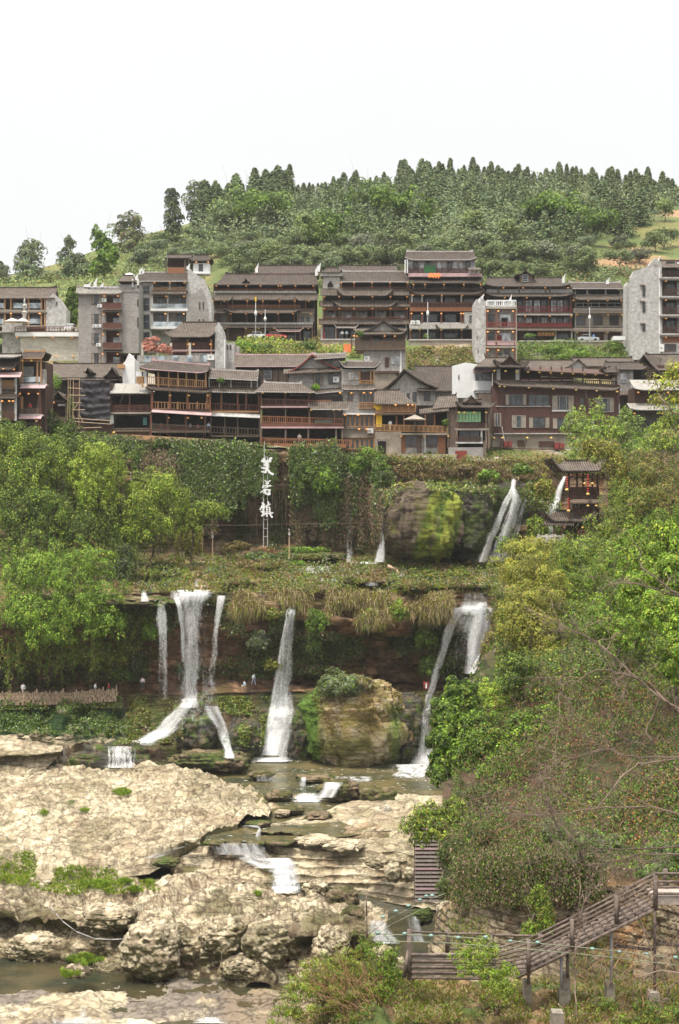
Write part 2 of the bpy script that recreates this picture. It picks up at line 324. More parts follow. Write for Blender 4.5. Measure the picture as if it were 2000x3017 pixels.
def d_rough(A=0.6,sc=0.3,B=0.2,sb=1.5,kind=1,seed=1,edge=0.0,zonly=True,sink=1.5):
 def f(G,n,S,T):
  o = A * fbm(G * np.array((1,0.8,1)) * sc,5,seed,kind=kind) + B * fbm(G * sb,4,seed + 7,kind=kind)
  o = o * np.minimum(1,np.minimum(S,S.max() - S) * 4 + 0.1)
  H = G + (n * 0.55 + np.array((0,0,0.65))) * o[...,None]
  if edge:
   k = np.minimum(np.minimum(T,1 - T) / edge,1);H[...,2] -= sink * (1 - sst(0,1,k))
  return H
 return f

# ---- far hill behind the town, and the plain under everything
hill_top = [(-500,860,420),(0,815,430),(200,770,440),(400,715,450),(560,665,460),(720,610,470),(1000,575,480),(1300,548,490),(1700,552,490),(2000,590,480),(2500,640,470)]
def hill_col(G,n,U,V,S,T):
 a = fbm(G * 0.02,4,5);b = fbm(G * 0.09,4,8)
 bare = sst(0.02,0.22,a + 0.5 * b - 0.12) * sst(1650,1800,U) + sst(0.15,0.3,b + a * 0.5) * 0.7 * sst(650,560,V) + 0.8 * sst(0.1,0.25,b) * np.exp(-((U - 780) / 120) ** 2)
 return mixc(GRASS * 0.75,(OLIVE * 1.1,sst(-0.1,0.3,b)),((0.34,0.20,0.11),bare))
sheet('hill',[[(u,v + 0,Y) for u,v,Y in hill_top],
    [(-500,880,380),(0,850,385),(400,790,395),(800,700,400),(1300,640,405),(2000,660,400),(2500,700,400)],
    [(-500,905,335),(0,900,335),(600,860,335),(1000,800,335),(1400,790,335),(2000,800,335),(2500,800,335)],
    [(-500,1010,300),(2500,1010,300)]],200,[40,40,20],M_SOIL,
  disp=lambda G,n,S,T:G + np.array((0,0,1)) * (2.2 * fbm(G * 0.03,4,2))[...,None],color=hill_col)
sheet('hill_back',[[(u,v + 1,Y) for u,v,Y in hill_top],[(-900,1150,900),(3000,1150,900)],[(-900,1700,1500),(3000,1700,1500)]],40,10,M_SOIL,color=lambda G,n,U,V,S,T:np.full(G.shape,0.06) * (1,1.4,0.6))
# ---- slope the town stands on
def town_col(G,n,U,V,S,T):
 b = fbm(G * 0.12,4,4)
 return mixc(GRASS * 0.8,(STRAW * 0.55,sst(-0.05,0.25,b)),((0.36,0.32,0.27),sst(0.2,0.35,fbm(G * 0.07,3,11))))
sheet('town_slope',[[(-500,1008,300),(2500,1008,300)],[(-500,1006,283),(2500,1006,283)],[(-500,1062,272),(700,1072,270),(1500,1060,274),(2500,1062,272)],
      [(-500,1150,255),(2500,1150,255)],[(-500,1265,238),(640,1290,236),(1020,1335,234),(1400,1345,232),(2500,1345,225)],
      [(-500,1275,226),(640,1300,226),(1020,1345,224),(1400,1362,224),(2500,1362,215)]],260,[6,24,24,24,8],M_SOIL,
  disp=lambda G,n,S,T:G + n * (0.7 * fbm(G * 0.25,4,2))[...,None],color=town_col)
# ---- upper cliff, hung with ivy
def cliff_col(G,n,U,V,S,T):
 a = fbm(G * 0.10 * (1,1,0.35),4,21);b = fbm(G * 0.5 * (1,1,0.5),4,23)
 mossy = sst(0.0,0.3,a + 0.3 * b) * 0.75
 return mixc(BROWN * 1.8,(TAN * 0.95,sst(0.0,0.3,b)),((0.30,0.15,0.065),sst(0.1,0.3,fbm(G * 0.2,3,29)) * 0.6),(MOSS * 0.7,mossy),(DARK * 1.6,sst(0.1,0.5,fbm(G * (0.5,0.5,0.08),3,31)) * 0.5))
sheet('upper_cliff',[[(-400,1262,226.5),(300,1275,226.5),(640,1296,226.5),(760,1322,225),(1040,1335,224),(1200,1352,224),(1450,1358,223),(1700,1362,218),(2200,1350,205)],
      [(-400,1400,225),(600,1420,225),(900,1440,224.5),(1100,1440,223),(1300,1420,220),(1550,1430,218),(1700,1430,214),(2200,1400,200)],
      [(-400,1560,227),(600,1560,228),(900,1560,229),(1050,1560,227),(1250,1560,222),(1700,1560,210),(2200,1560,195)],
      [(-400,1625,224),(560,1650,222),(900,1640,222.5),(1100,1662,221),(1500,1662,219),(1700,1670,207),(2200,1700,190)]],
  520,[34,34,20],M_CLIFF,disp=d_cliff(1.8,0.95,1.5),color=cliff_col)
# ---- middle terrace
def d_terr(G,n,S,T):
 e = np.minimum(1,np.minimum(S,S.max() - S) * 5)[...,None];q = .5;z = G[...,2] + .5 * fbm(G * (.08,.15,.2),4,45);f = z / q - np.floor(z / q)
 H = G.copy();H[...,2] += ((np.floor(z / q) + sst(.6,1,f)) * q - z) * 1.3 + .45 * fbm(G * .5,4,46,kind=1) + .2;return G + (H - G) * e
def terr_col(G,n,U,V,S,T):
 a = fbm(G * 0.35,4,41);b = fbm(G * 0.9,3,43)
 return mixc(OLIVE * 1.1,(GRASS,sst(-0.15,0.15,a)),(STRAW * 0.8,sst(0.05,0.3,b)),(TAN * 1.2,sst(0.1,0.3,a - b * 0.3)))
sheet('middle_terrace',[[(-400,1625,226),(560,1648,224),(900,1638,224),(1100,1658,223),(1700,1658,222),(2200,1700,192)],
       [(-400,1668,215),(500,1672,214),(850,1655,217),(1000,1660,217),(1500,1662,217),(1700,1662,212),(2200,1710,188)],
       [(-400,1715,206),(400,1708,206),(860,1678,211),(1000,1680,211),(1500,1688,210),(1700,1700,205),(2200,1740,185)],
       [(-400,1765,200.6),(330,1752,200.6),(560,1742,200.6),(700,1748,199.6),(880,1744,200.6),(1100,1745,199.6),(1330,1752,199.6),(1460,1752,200.2),(1700,1765,198.6),(2200,1790,180.6)]],
  460,[10,18,26],M_ROCK,disp=d_terr,color=terr_col)
# ---- lower cliff behind the big falls
def lcliff_col(G,n,U,V,S,T):
 a = fbm(G * 0.13,4,51);b = fbm(G * 0.6 * (1,1,1.5),4,53)
 green = sst(-0.05,0.25,a + 0.3 * b) * sst(1960,1850,V) + 0.45 * sst(0.1,0.3,a)
 straw = sst(1835,1765,V) * sst(640,760,U) * sst(-0.35,0.1,b)
 return mixc(BROWN * (1.9,1.6,1.4),(TAN * (1.1,.9,.8),sst(0.0,0.3,b)),(MOSS * 0.62,green * 0.9),(STRAW * 0.9,straw),(DARK * 1.5,sst(0.05,0.4,fbm(G * (0.6,0.6,0.1),3,57)) * 0.6))
sheet('lower_cliff',[[(-400,1764,200.6),(330,1751,200.6),(560,1741,200.6),(700,1747,199.6),(880,1743,200.6),(1100,1744,199.6),(1330,1751,199.6),(1460,1751,200.2),(1700,1764,198.6),(2200,1790,180.6)],
      [(-400,1850,197),(330,1810,198),(470,1780,200.3),(640,1780,200),(720,1830,197.5),(880,1800,200),(1100,1830,197),(1300,1800,199),(1480,1810,199.5),(1700,1850,196),(2200,1850,178)],
      [(-400,1930,201),(330,1900,202),(470,1900,202.5),(640,1900,202.5),(1000,1895,201.5),(1250,1930,202),(1500,1900,201),(1700,1950,198),(2200,1950,178)],
      [(-400,2042,204),(330,2030,204),(640,2026,204),(900,2020,204),(1250,2025,203),(1500,2030,202),(1700,2040,196),(2200,2050,176)],
      [(-400,2056,199.1),(330,2050,199.3),(640,2046,199.3),(900,2040,199.3),(1250,2041,198.8),(1500,2046,198.3),(1700,2056,192.8),(2200,2066,173.8)]],
  540,[14,26,26,4],M_CLIFF,disp=d_cliff(1.3,1.2,1.3,seed=11),color=lcliff_col)
# ---- rocky slope from the footpath down to the pool
def slope_col(G,n,U,V,S,T):
 a = fbm(G * 0.25,4,61);b = fbm(G * 0.8,4,63)
 gL = sst(2080,2100,V) * sst(2200,2170,V) * sst(420,300,U + 60 * a)
 pale = sst(2150,2190,V + 30 * a) * sst(0.0,0.2,b) * sst(420,330,U)
 return mixc(BROWN * 1.3,(OLIVE * 0.75,sst(-0.2,0.2,a)),(MOSS * 0.9,sst(0.0,0.3,b + 0.3 * a) * 0.8),(TAN * 0.8,sst(0.25,0.45,b) * 0.6),(np.array((0.03,0.075,0.02)),gL * 0.95),(PALE,pale),(DARK * 1.8,sst(650,720,U) * sst(900,860,U) * sst(0.0,0.3,a) * 0.5))
sheet('rocky_slope',[[(-400,2050,199.4),(330,2044,199.6),(640,2040,199.6),(900,2034,199.6),(1250,2035,199.1),(1500,2040,198.6),(1700,2050,193.1),(2200,2060,174)],
      [(-400,2100,197.6),(400,2100,197.6),(900,2090,198),(1300,2090,196.5),(1700,2110,190),(2200,2110,172)],
      [(-400,2180,193),(300,2180,193),(520,2160,195),(800,2170,196),(1300,2170,194),(1700,2180,186),(2200,2180,170)],
      [(-400,2235,189),(400,2222,189.5),(700,2238,191.5),(900,2240,192),(1300,2245,190),(1700,2250,180),(2200,2250,168)],
      [(-400,2320,186),(1700,2320,186),(2200,2320,168)]],
  520,[10,24,18,6],M_CLIFF,disp=d_rough(1.5,0.22,0.35,1.1,seed=9),color=slope_col)
# ---- river bed, water and rock shelves
def bed_col(G,n,U,V,S,T):
 a = fbm(G * 0.3,4,71);return mixc(OLIVE * 0.8,(TAN * 0.8,sst(0,0.3,a)),(BROWN,sst(0.1,0.4,-a)))
sheet('river_bed',[[(-300,2205,197),(2000,2205,197)],[(-300,2312,184.5),(1600,2312,184.5)],[(-300,2492,161),(1600,2492,161)],[(-300,2660,153),(1600,2660,153)],[(-300,2745,143.2),(1600,2745,143.2)],[(-300,3160,109),(1500,3160,109)]],
  260,[12,20,16,6,24],M_ROCK,disp=d_rough(0.5,0.25,0.15,1.0,seed=15),color=bed_col)
M_WAT = mat_water('river_water',(0.045,0.05,0.03));M_POOL = mat_water('pool_water',(0.02,0.026,0.017),foam=0.8,rough=0.08);M_THIN = mat_water('shallow_water',(0.07,0.06,0.035),foam=0.66)
def wsheet(name,rails,mat,nu=60,nv=6):
 return sheet(name,rails,nu,nv,mat,color=None)
wsheet('water',[[(380,2216,191.5),(1000,2230,191.5),(1400,2232,191.5)],[(-300,2285,184.8),(1500,2285,184.8)],[(380,2330,177.6),(1500,2330,177.6)],[(640,2400,167.6),(1500,2400,167.6)],[(600,2480,156.0),(900,2480,156.0)]],M_WAT)
wsheet('water_below_cascade',[[(-300,2600,151.8),(1500,2600,151.8)],[(-300,2700,143.6),(1500,2700,143.6)],[(-300,2850,128.2),(1500,2850,128.2)],[(-300,3120,107),(1500,3120,107)]],M_POOL)

sheet('stream_bed',[[(600,2268,190),(1000,2250,191),(1420,2250,191)],[(660,2300,184),(1420,2290,185)],[(690,2400,168.6),(1420,2380,170)],[(600,2440,163),(760,2470,158.5),(1420,2470,158)]],
  260,[10,34,18],M_ROCK,disp=lambda G,n,S,T:G + np.array((0,0,1)) * (1.1 * fbm(G * (0.16,0.22,0.2),4,75) + 0.3 * fbm(G * 0.8,4,77,kind=1) - 0.05)[...,None],
  color=lambda G,n,U,V,S,T:mixc(OLIVE * 0.9,(TAN,sst(0,0.3,fbm(G * 0.4,4,78))),(PALE * 0.8,sst(0.1,0.3,fbm(G * 0.9,3,79))),(BROWN,sst(0.0,0.4,fbm(G * 0.3,3,76)) * .6)))
def pale_col(moss=0.3,grass=None,seed=81,dirt=0.5,vert=0.8,low=None):
 def f(G,n,U,V,S,T):
  a = fbm(G * 0.35,5,seed);b = fbm(G * 1.3,4,seed + 3,kind=1);up = n[...,2]
  c = mixc(PALE * 0.95,(CREAM,sst(0.0,0.3,a)),(TAN * 0.9,sst(0.1,0.5,-a) * 0.6),(OLIVE * 0.8,sst(0.05,0.4,fbm(G * 0.2,4,seed + 5)) * moss * 1.6),
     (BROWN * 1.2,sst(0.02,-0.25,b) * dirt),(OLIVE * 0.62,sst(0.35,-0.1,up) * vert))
  if low:c = mixc(c,((0.125,0.098,0.042),sst(low[0],low[0] + low[1],V + 70 * a + 30 * b - .05 * U) * .9 * sst(.5,-.1,b + .4 * a)),(BROWN * .8,sst(low[0] + 20,low[0] + 90,V + 40 * a) * sst(.1,-.3,b) * .8))  # brown moss of the lower face, darkened in colour as shade under the overhang
  if grass is not None:
   for (gu,gv,su,sv) in grass:
    m = np.exp(-((U - gu) / su) ** 2 - ((V - gv) / sv) ** 2);c = mixc(c,(GRASS * 0.8,sst(0.35,0.7,m + 0.4 * a)))
  return c
 return f
# left broad pale rock platform
def d_plat(G,n,S,T):
 o = 1.25 * fbm(G * (0.13,0.12,0.3),5,91,kind=1) + 0.5 * fbm(G * (0.9,0.6,1.2),4,95,kind=1) + 0.16 * fbm(G * 2.2,3,96)
 o = (o + .55 + strata(G,1.1,.16,2.0,99)) * (1 - sst(3.9,5.0,S));H = G + np.array((0,-0.15,1.0)) * o[...,None]
 return H
sheet('rock_platform',[[(-300,2300,187.5),(0,2300,187.5),(150,2282,187.5),(400,2284,187),(480,2278,187),(600,2290,186),(740,2335,180),(800,2385,172)],
      [(-300,2300,180.5),(100,2298,180.5),(400,2290,181),(500,2262,182),(560,2275,181),(700,2330,175),(800,2400,167)],
      [(-300,2400,167),(0,2400,167),(300,2385,168),(550,2375,169),(700,2405,166.5),(790,2420,163.5)],
      [(-300,2500,154.5),(0,2500,154.5),(300,2510,153.5),(420,2512,153.5),(560,2450,160),(720,2425,162.8)],
      [(-300,2550,151),(100,2552,151),(260,2562,150.5),(420,2540,151.5),(560,2480,157),(700,2442,161)],
      [(-300,2600,149.5),(100,2600,149.5),(260,2600,149.5),(440,2575,150.5),(560,2505,157.4),(700,2462,161)]],
  420,[24,40,50,18,8],M_ROCK,disp=d_plat,color=pale_col(0.25,[(360,2335,35,14),(130,2395,18,10),(210,2362,14,8),(250,2388,16,8)]))
# small slab shelf at the left edge
sheet('rock_shelf',[[(-200,2160,192),(60,2168,192),(180,2188,191)],[(-200,2200,186.5),(60,2192,187.5),(186,2198,188)],[(-200,2230,183.5),(80,2226,184.5),(180,2216,186)],
      [(-200,2236,185.5),(80,2232,186.5),(176,2220,187.5)],[(-200,2262,184),(100,2262,185),(150,2250,186.3)],[(-200,2288,183.6),(40,2290,183.8),(120,2280,185)]],
  140,[12,10,3,10,8],M_ROCK,disp=lambda G,n,S,T:G + n * (0.25 * fbm(G * 0.8,4,3) + strata(G,0.45,0.25,seed=8))[...,None],color=pale_col(0.3,seed=88))
# stepped bedding shelf right of the cascade
def d_step(G,n,S,T):
 q = 0.62;z = G[...,2] + 0.55 * fbm(G * 0.12,3,101) + 0.12 * fbm(G * 0.6,3,105)
 jt = 0.30 * vn(np.stack([np.floor(z / q) * 7.3,G[...,0] * 0.7,0 * z],-1),102)
 f = z / q - np.floor(z / q);st = (np.floor(z / q) + sst(0.62,1.0,f)) * q
 H = G.copy();H[...,2] += (st - z) * 1.0 + 0.45;H[...,1] += -0.5 * np.sin(f * 6.28) * 0.5 - jt
 o = 0.10 * fbm(G * 1.6,4,104,kind=1);H += n * o[...,None]
 k = np.minimum(np.minimum(T,1 - T) / 0.03,1);H[...,2] -= 1.2 * (1 - k)
 return H
sheet('bedded_shelf',[[(1010,2380,171.5),(1100,2350,174),(1330,2350,172)],[(780,2436,163),(1000,2425,165),(1120,2420,163),(1330,2410,160)],
      [(790,2490,157.2),(900,2500,156.3),(1060,2520,155),(1330,2500,154)],[(850,2560,153.6),(1060,2580,151.6),(1330,2560,149)],
      [(865,2640,149.8),(1050,2640,149),(1330,2650,145)],[(880,2668,149),(1050,2672,148),(1330,2690,144)]],
  420,[26,36,46,46,10],M_ROCK,disp=d_step,color=pale_col(0.22,seed=101,dirt=0.3,vert=0.25))
sheet('bedded_shelf_low',[[(505,2506,158.5),(640,2490,158.5),(860,2496,157.5)],[(500,2545,154.8),(640,2540,155.5),(860,2545,154)],
       [(560,2592,151.8),(700,2600,151),(860,2610,150.4)],[(600,2640,148.6),(700,2640,148.6),(880,2650,148.4)]],
  260,[12,36,30],M_ROCK,disp=d_step,color=pale_col(0.6,seed=111,dirt=0.8,vert=0.9))
# foreground pitted rocks
def d_fore(G,n,S,T):
 U,V = uv_of(G)
 o = 2.2 * fbm(G * (0.10,0.10,0.14),3,121,kind=1) + 1.15 * fbm(G * (0.2,0.2,0.26),5,123,g=.5,kind=1) + 0.3 * fbm(G * 1.2,5,127,kind=1)
 o = o + strata(G,0.95,0.32,1.6,137)
 wgt = 0.35 + 0.65 * sst(0,0.4,S)
 H = G + (n * 0.92 + np.array((0,-.12,0.12))) * (o * wgt)[...,None]
 a = fbm(G * (0.10,0.02,0.02),3,131)
 H[...,1] += 5.5 * np.exp(-((S - 3.45 - .35 * a) / 0.38) ** 2) * sst(-0.3,0.15,a + 0.25 * sst(650,300,U)) # undercut
 H[...,2] += 1.0 * np.exp(-((S - 2.75) / .4) ** 2) * (0.6 + fbm(G * (.16,.05,.05),3,135))
 return H
fg = [(0,2630,2000,2000)]
sheet('foreground_rock',[[(-300,2566,153.6),(120,2568,153.6),(260,2582,152),(420,2580,152),(560,2585,150.5),(700,2600,148.5),(850,2632,146),(960,2640,145),(1060,2680,142),(1130,2720,139)],
       [(-300,2590,148),(100,2595,147),(300,2600,146.5),(500,2610,145.5),(700,2625,143),(850,2650,141),(960,2660,140),(1060,2710,136),(1120,2750,134)],
       [(-300,2640,138.5),(100,2660,136),(300,2690,132.5),(500,2700,131.5),(700,2710,130.5),(900,2730,129),(1060,2760,128),(1130,2790,128)],
       [(-300,2710,131.5),(100,2705,131.5),(200,2720,130.2),(300,2745,128.6),(500,2760,127.5),(700,2760,127.4),(900,2780,126),(1060,2800,126),(1130,2830,126)],
       [(-300,2800,130.3),(100,2790,130.3),(300,2820,128.2),(400,2860,126),(600,2860,125.6),(800,2860,125.2),(1000,2870,125),(1130,2880,125)],
       [(-300,2835,130.1),(150,2840,129.4),(300,2870,127.2),(420,2900,124.8),(600,2920,123.4),(800,2920,123.2),(1000,2920,123.2),(1130,2920,123.2)]],
  560,[14,44,34,46,16],M_ROCK,disp=d_fore,
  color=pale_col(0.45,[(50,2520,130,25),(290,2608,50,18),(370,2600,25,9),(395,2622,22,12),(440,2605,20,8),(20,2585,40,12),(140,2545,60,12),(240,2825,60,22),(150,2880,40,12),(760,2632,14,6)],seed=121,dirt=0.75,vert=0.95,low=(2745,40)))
sheet('low_ledge',[[(-200,2905,125),(120,2900,125),(200,2895,125),(360,2885,125),(480,2885,125),(900,2905,124),(1150,2930,121)],
     [(-200,2930,120.5),(200,2925,121),(330,2925,121),(560,2928,120.5),(800,2935,120),(1150,2935,120)],
     [(-200,2990,115.5),(500,2980,116),(1150,2980,116)],[(-200,3090,109.5),(500,3090,109.5),(1150,3090,109.5)]],
  300,[12,24,26],M_ROCK,disp=lambda G,n,S,T:G + np.array((0,0,1)) * (1.0 * fbm(G * .2,5,141) + .25 * fbm(G * .9,4,142,kind=1) + .1)[...,None],
  color=lambda G,n,U,V,S,T:mixc(pale_col(0.4,seed=145)(G,n,U,V,S,T),(CREAM * 1.1,np.exp(-((U - 420) / 90) ** 2)),((0.20,0.165,0.135),sst(0.05,0.2,fbm(G * 0.15,3,147)) * 0.9),(TAN * 0.8,sst(620,700,U) * 0.6)))
# ---- right bank: the steep wooded side of the gorge
def bank_col(G,n,U,V,S,T):
 a = fbm(G * 0.2,4,151);b = fbm(G * 0.9,4,153)
 return mixc(MOSS * 0.5,(BROWN * 1.2,sst(-0.1,0.2,a)),(OLIVE * 0.6,sst(0,0.3,b)),((0.24,0.155,0.085),sst(2560,2680,V + 60 * b)),((0.34,0.17,0.06),sst(2560,2640,V) * sst(1620,1700,U) * sst(2760,2650,V) * 0.7))
sheet('right_bank',[[(1830,1340,190),(2300,1250,178)],[(1790,1500,178),(2300,1480,150)],[(1560,1612,172),(1800,1612,168),(2300,1590,125)],[(1500,1800,142),(2300,1800,95)],[(1350,2100,122),(2300,2100,80)],
      [(1300,2400,100),(2300,2400,68)],[(1310,2640,80),(1420,2600,78),(2300,2600,63)],[(1290,2760,76),(1330,2700,74),(1500,2690,70),(2300,2680,62)]],
  240,[14,14,20,24,24,24,12],M_CLIFF,disp=lambda G,n,S,T:G + n * (1.3 * fbm(G * 0.15,4,155) + 0.2 * fbm(G * 1.2,3,157))[...,None],color=bank_col)
sheet('right_bank_end',[[(2290,1250,176),(3800,1000,150)],[(2290,1480,149),(3800,1300,120)],[(2290,1590,124),(3800,1450,100)],[(2290,1800,94.6),(3800,1700,75)],[(2290,2100,79.6),(3800,2000,62)],[(2290,2400,67.6),(3800,2400,52)],[(2290,2600,61.6),(3800,2700,46)],[(2290,2800,59),(3800,3000,42)],[(2290,3000,55),(3800,3300,38)],[(2290,3300,44),(3800,3700,34)]],80,8,M_CLIFF,disp=lambda G,n,S,T:G + n * (1.0 * fbm(G * .15,4,155))[...,None],color=bank_col)
def wall_col(G,n,U,V,S,T):
 a = fbm(G * 0.5,4,161);b = fbm(G * 2.5,3,163)
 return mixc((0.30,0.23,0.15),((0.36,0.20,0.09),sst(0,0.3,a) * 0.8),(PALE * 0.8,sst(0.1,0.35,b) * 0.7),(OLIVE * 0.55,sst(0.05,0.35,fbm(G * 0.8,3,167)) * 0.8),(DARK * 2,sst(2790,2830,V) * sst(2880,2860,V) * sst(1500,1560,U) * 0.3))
def d_wall(G,n,S,T):
 q = 0.34;z = G[...,2] + 0.1 * fbm(G * 0.5,3,171);k = np.floor(z / q);f = z / q - k
 x = G[...,0] / 0.75 + vn(np.stack([k * 9.1,k * 0,k * 0],-1),173) * 4;kx = np.floor(x);fx = x - kx
 blk = _h((kx.astype(np.int64) & 0xffff),(k.astype(np.int64) & 0xffff),(k.astype(np.int64) & 0xff),5)
 o = 0.10 * blk - 0.14 * (1 - sst(0,0.16,f)) - 0.10 * (1 - sst(0,0.1,fx)) + 0.10 * fbm(G * 2.5,3,175) + 0.5 * fbm(G * 0.3,3,177)
 return G + n * o[...,None]
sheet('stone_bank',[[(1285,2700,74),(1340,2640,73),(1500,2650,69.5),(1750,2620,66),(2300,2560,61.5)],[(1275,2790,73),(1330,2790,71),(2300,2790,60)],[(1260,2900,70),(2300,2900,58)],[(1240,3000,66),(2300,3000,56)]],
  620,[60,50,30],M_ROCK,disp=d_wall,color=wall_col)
def near_col(G,n,U,V,S,T):
 a = fbm(G * 0.6,4,181);b = fbm(G * 2.2,3,183)
 return mixc(OLIVE * 0.8,((0.30,0.19,0.09),sst(-0.1,0.2,a)),(STRAW * 0.7,sst(0.1,0.3,b)),(GRASS * 0.8,sst(0.1,0.3,-a + 0.4 * b)))
sheet('near_bank',[[(760,3080,52.5),(900,2990,54),(1040,2905,54.5),(1150,2880,54.5),(1400,2890,54.5),(1700,2905,55),(2300,2900,56.5)],
     [(740,3120,50),(900,3020,51),(1050,2930,51.5),(1200,2910,51.5),(1500,2925,52),(2300,2930,53)],
     [(700,3200,44),(2300,3200,44)]],
  420,[14,60],M_ROCK,disp=d_rough(0.35,0.6,0.12,2.5,seed=185),color=near_col)

# ================================================================== BUILDINGS
M_TILE = mat_tiles('roof_tiles',(0.016,0.011,0.009),(0.105,0.08,0.064));M_TILEL = mat_tiles('pale_roof_tiles',(0.10,0.092,0.08),(0.32,0.30,0.27))
M_TILEM = mat_tiles('weathered_roof_tiles',(0.026,0.019,0.015),(0.165,0.132,0.105))
M_DWOOD = mat_plain('dark_timber',(0.07,0.036,0.025),0.7,0.35,2,0.2,stretch=(3,3,0.5));M_RWOOD = mat_plain('red_brown_timber',(0.13,0.052,0.035),0.6,0.3,2,stretch=(3,3,0.5))
M_OWOOD = mat_plain('orange_timber',(0.25,0.105,0.05),0.6,0.3,3,stretch=(3,3,0.6));M_YWOOD = mat_plain('honey_timber',(0.40,0.22,0.10),0.6,0.25,3,stretch=(3,3,0.6))
M_GWOOD = mat_plain('grey_timber',(0.145,0.105,0.078),0.85,0.35,2,0.3,stretch=(4,4,0.4));M_PANEL = mat_plain('brown_panelling',(0.088,0.040,0.030),0.7,0.3,1.2,0.2,stretch=(2.5,2.5,1))
M_WHITE = mat_plain('white_plaster',(0.70,0.70,0.69),0.8,0.1,0.4);M_GREYP = mat_plain('grey_plaster',(0.34,0.32,0.295),0.85,0.25,1.6,0.3,c2=(0.21,0.195,0.175))
M_PALEP = mat_plain('pale_grey_plaster',(0.43,0.42,0.405),0.85,0.26,1.6,0.3,c2=(0.27,0.26,0.245));M_STUC = mat_plain('stained_plaster',(0.28,0.24,0.195),0.9,0.3,0.6,0.2,c2=(0.20,0.17,0.14))
M_GBRICK = mat_bricks('grey_brick',(0.36,0.335,0.315),(0.22,0.20,0.185));M_WBRICK = mat_bricks('whitewashed_brick',(0.48,0.45,0.42),(0.19,0.165,0.15),0.5,0.22,0.42)
M_STONE = mat_bricks('rubble_stone',(0.42,0.36,0.27),(0.20,0.165,0.12),0.6,0.26,0.35);M_LSTONE = mat_bricks('pale_block_stone',(0.60,0.56,0.48),(0.38,0.35,0.29),0.8,0.34,0.25)
M_DSTONE = mat_bricks('dark_stone',(0.10,0.085,0.08),(0.04,0.035,0.03),0.5,0.2,0.5);M_CONC = mat_plain('concrete',(0.40,0.38,0.345),0.85,0.2,0.8,0.1)
M_PINK = mat_plain('faded_pink_fascia',(0.46,0.31,0.31),0.7,0.2,0.6);M_EDGE = mat_plain('roof_edge_mortar',(0.42,0.38,0.36),0.8,0.25,1.5)
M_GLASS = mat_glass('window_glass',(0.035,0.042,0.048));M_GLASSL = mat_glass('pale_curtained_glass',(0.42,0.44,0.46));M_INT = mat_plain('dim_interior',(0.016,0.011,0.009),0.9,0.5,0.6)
M_BGLASS = mat_glass('balcony_glass',(0.30,0.34,0.36),0.15);M_CLOTH = mat_plain('dark_netting',(0.05,0.045,0.05),0.9,0.35,1.0,0.6,c2=(0.03,0.027,0.03))
M_BAMB = mat_plain('bamboo_pole',(0.42,0.30,0.19),0.6,0.2,3);M_IRON = mat_plain('painted_steel',(0.33,0.33,0.34),0.5,0.1,2);M_AC = mat_plain('appliance_white',(0.72,0.72,0.70),0.5,0.08,1)
M_LAMP = mat_emit('amber_lantern',(0.95,0.42,0.12),0.3);M_LAMPY = mat_emit('yellow_lantern',(0.90,0.58,0.16),0.15);M_REDL = mat_plain('red_lantern_silk',(0.40,0.04,0.03),0.5,0.15,2)
M_RED = mat_plain('red_paint',(0.20,0.035,0.028),0.6,0.2,1.5);M_GREEN = mat_plain('green_screen',(0.22,0.50,0.28),0.7,0.35,0.8,c2=(0.30,0.42,0.20));M_YEL = mat_plain('yellow_paint',(0.80,0.50,0.03),0.6,0.1,1)
M_GREEND = mat_plain('green_banner_cloth',(0.03,0.14,0.045),0.7,0.2,1);M_ORNG = mat_plain('orange_cloth',(0.85,0.24,0.08),0.8,0.2,2);M_TEAL = mat_plain('teal_plastic',(0.10,0.30,0.27),0.4,0.2,3)

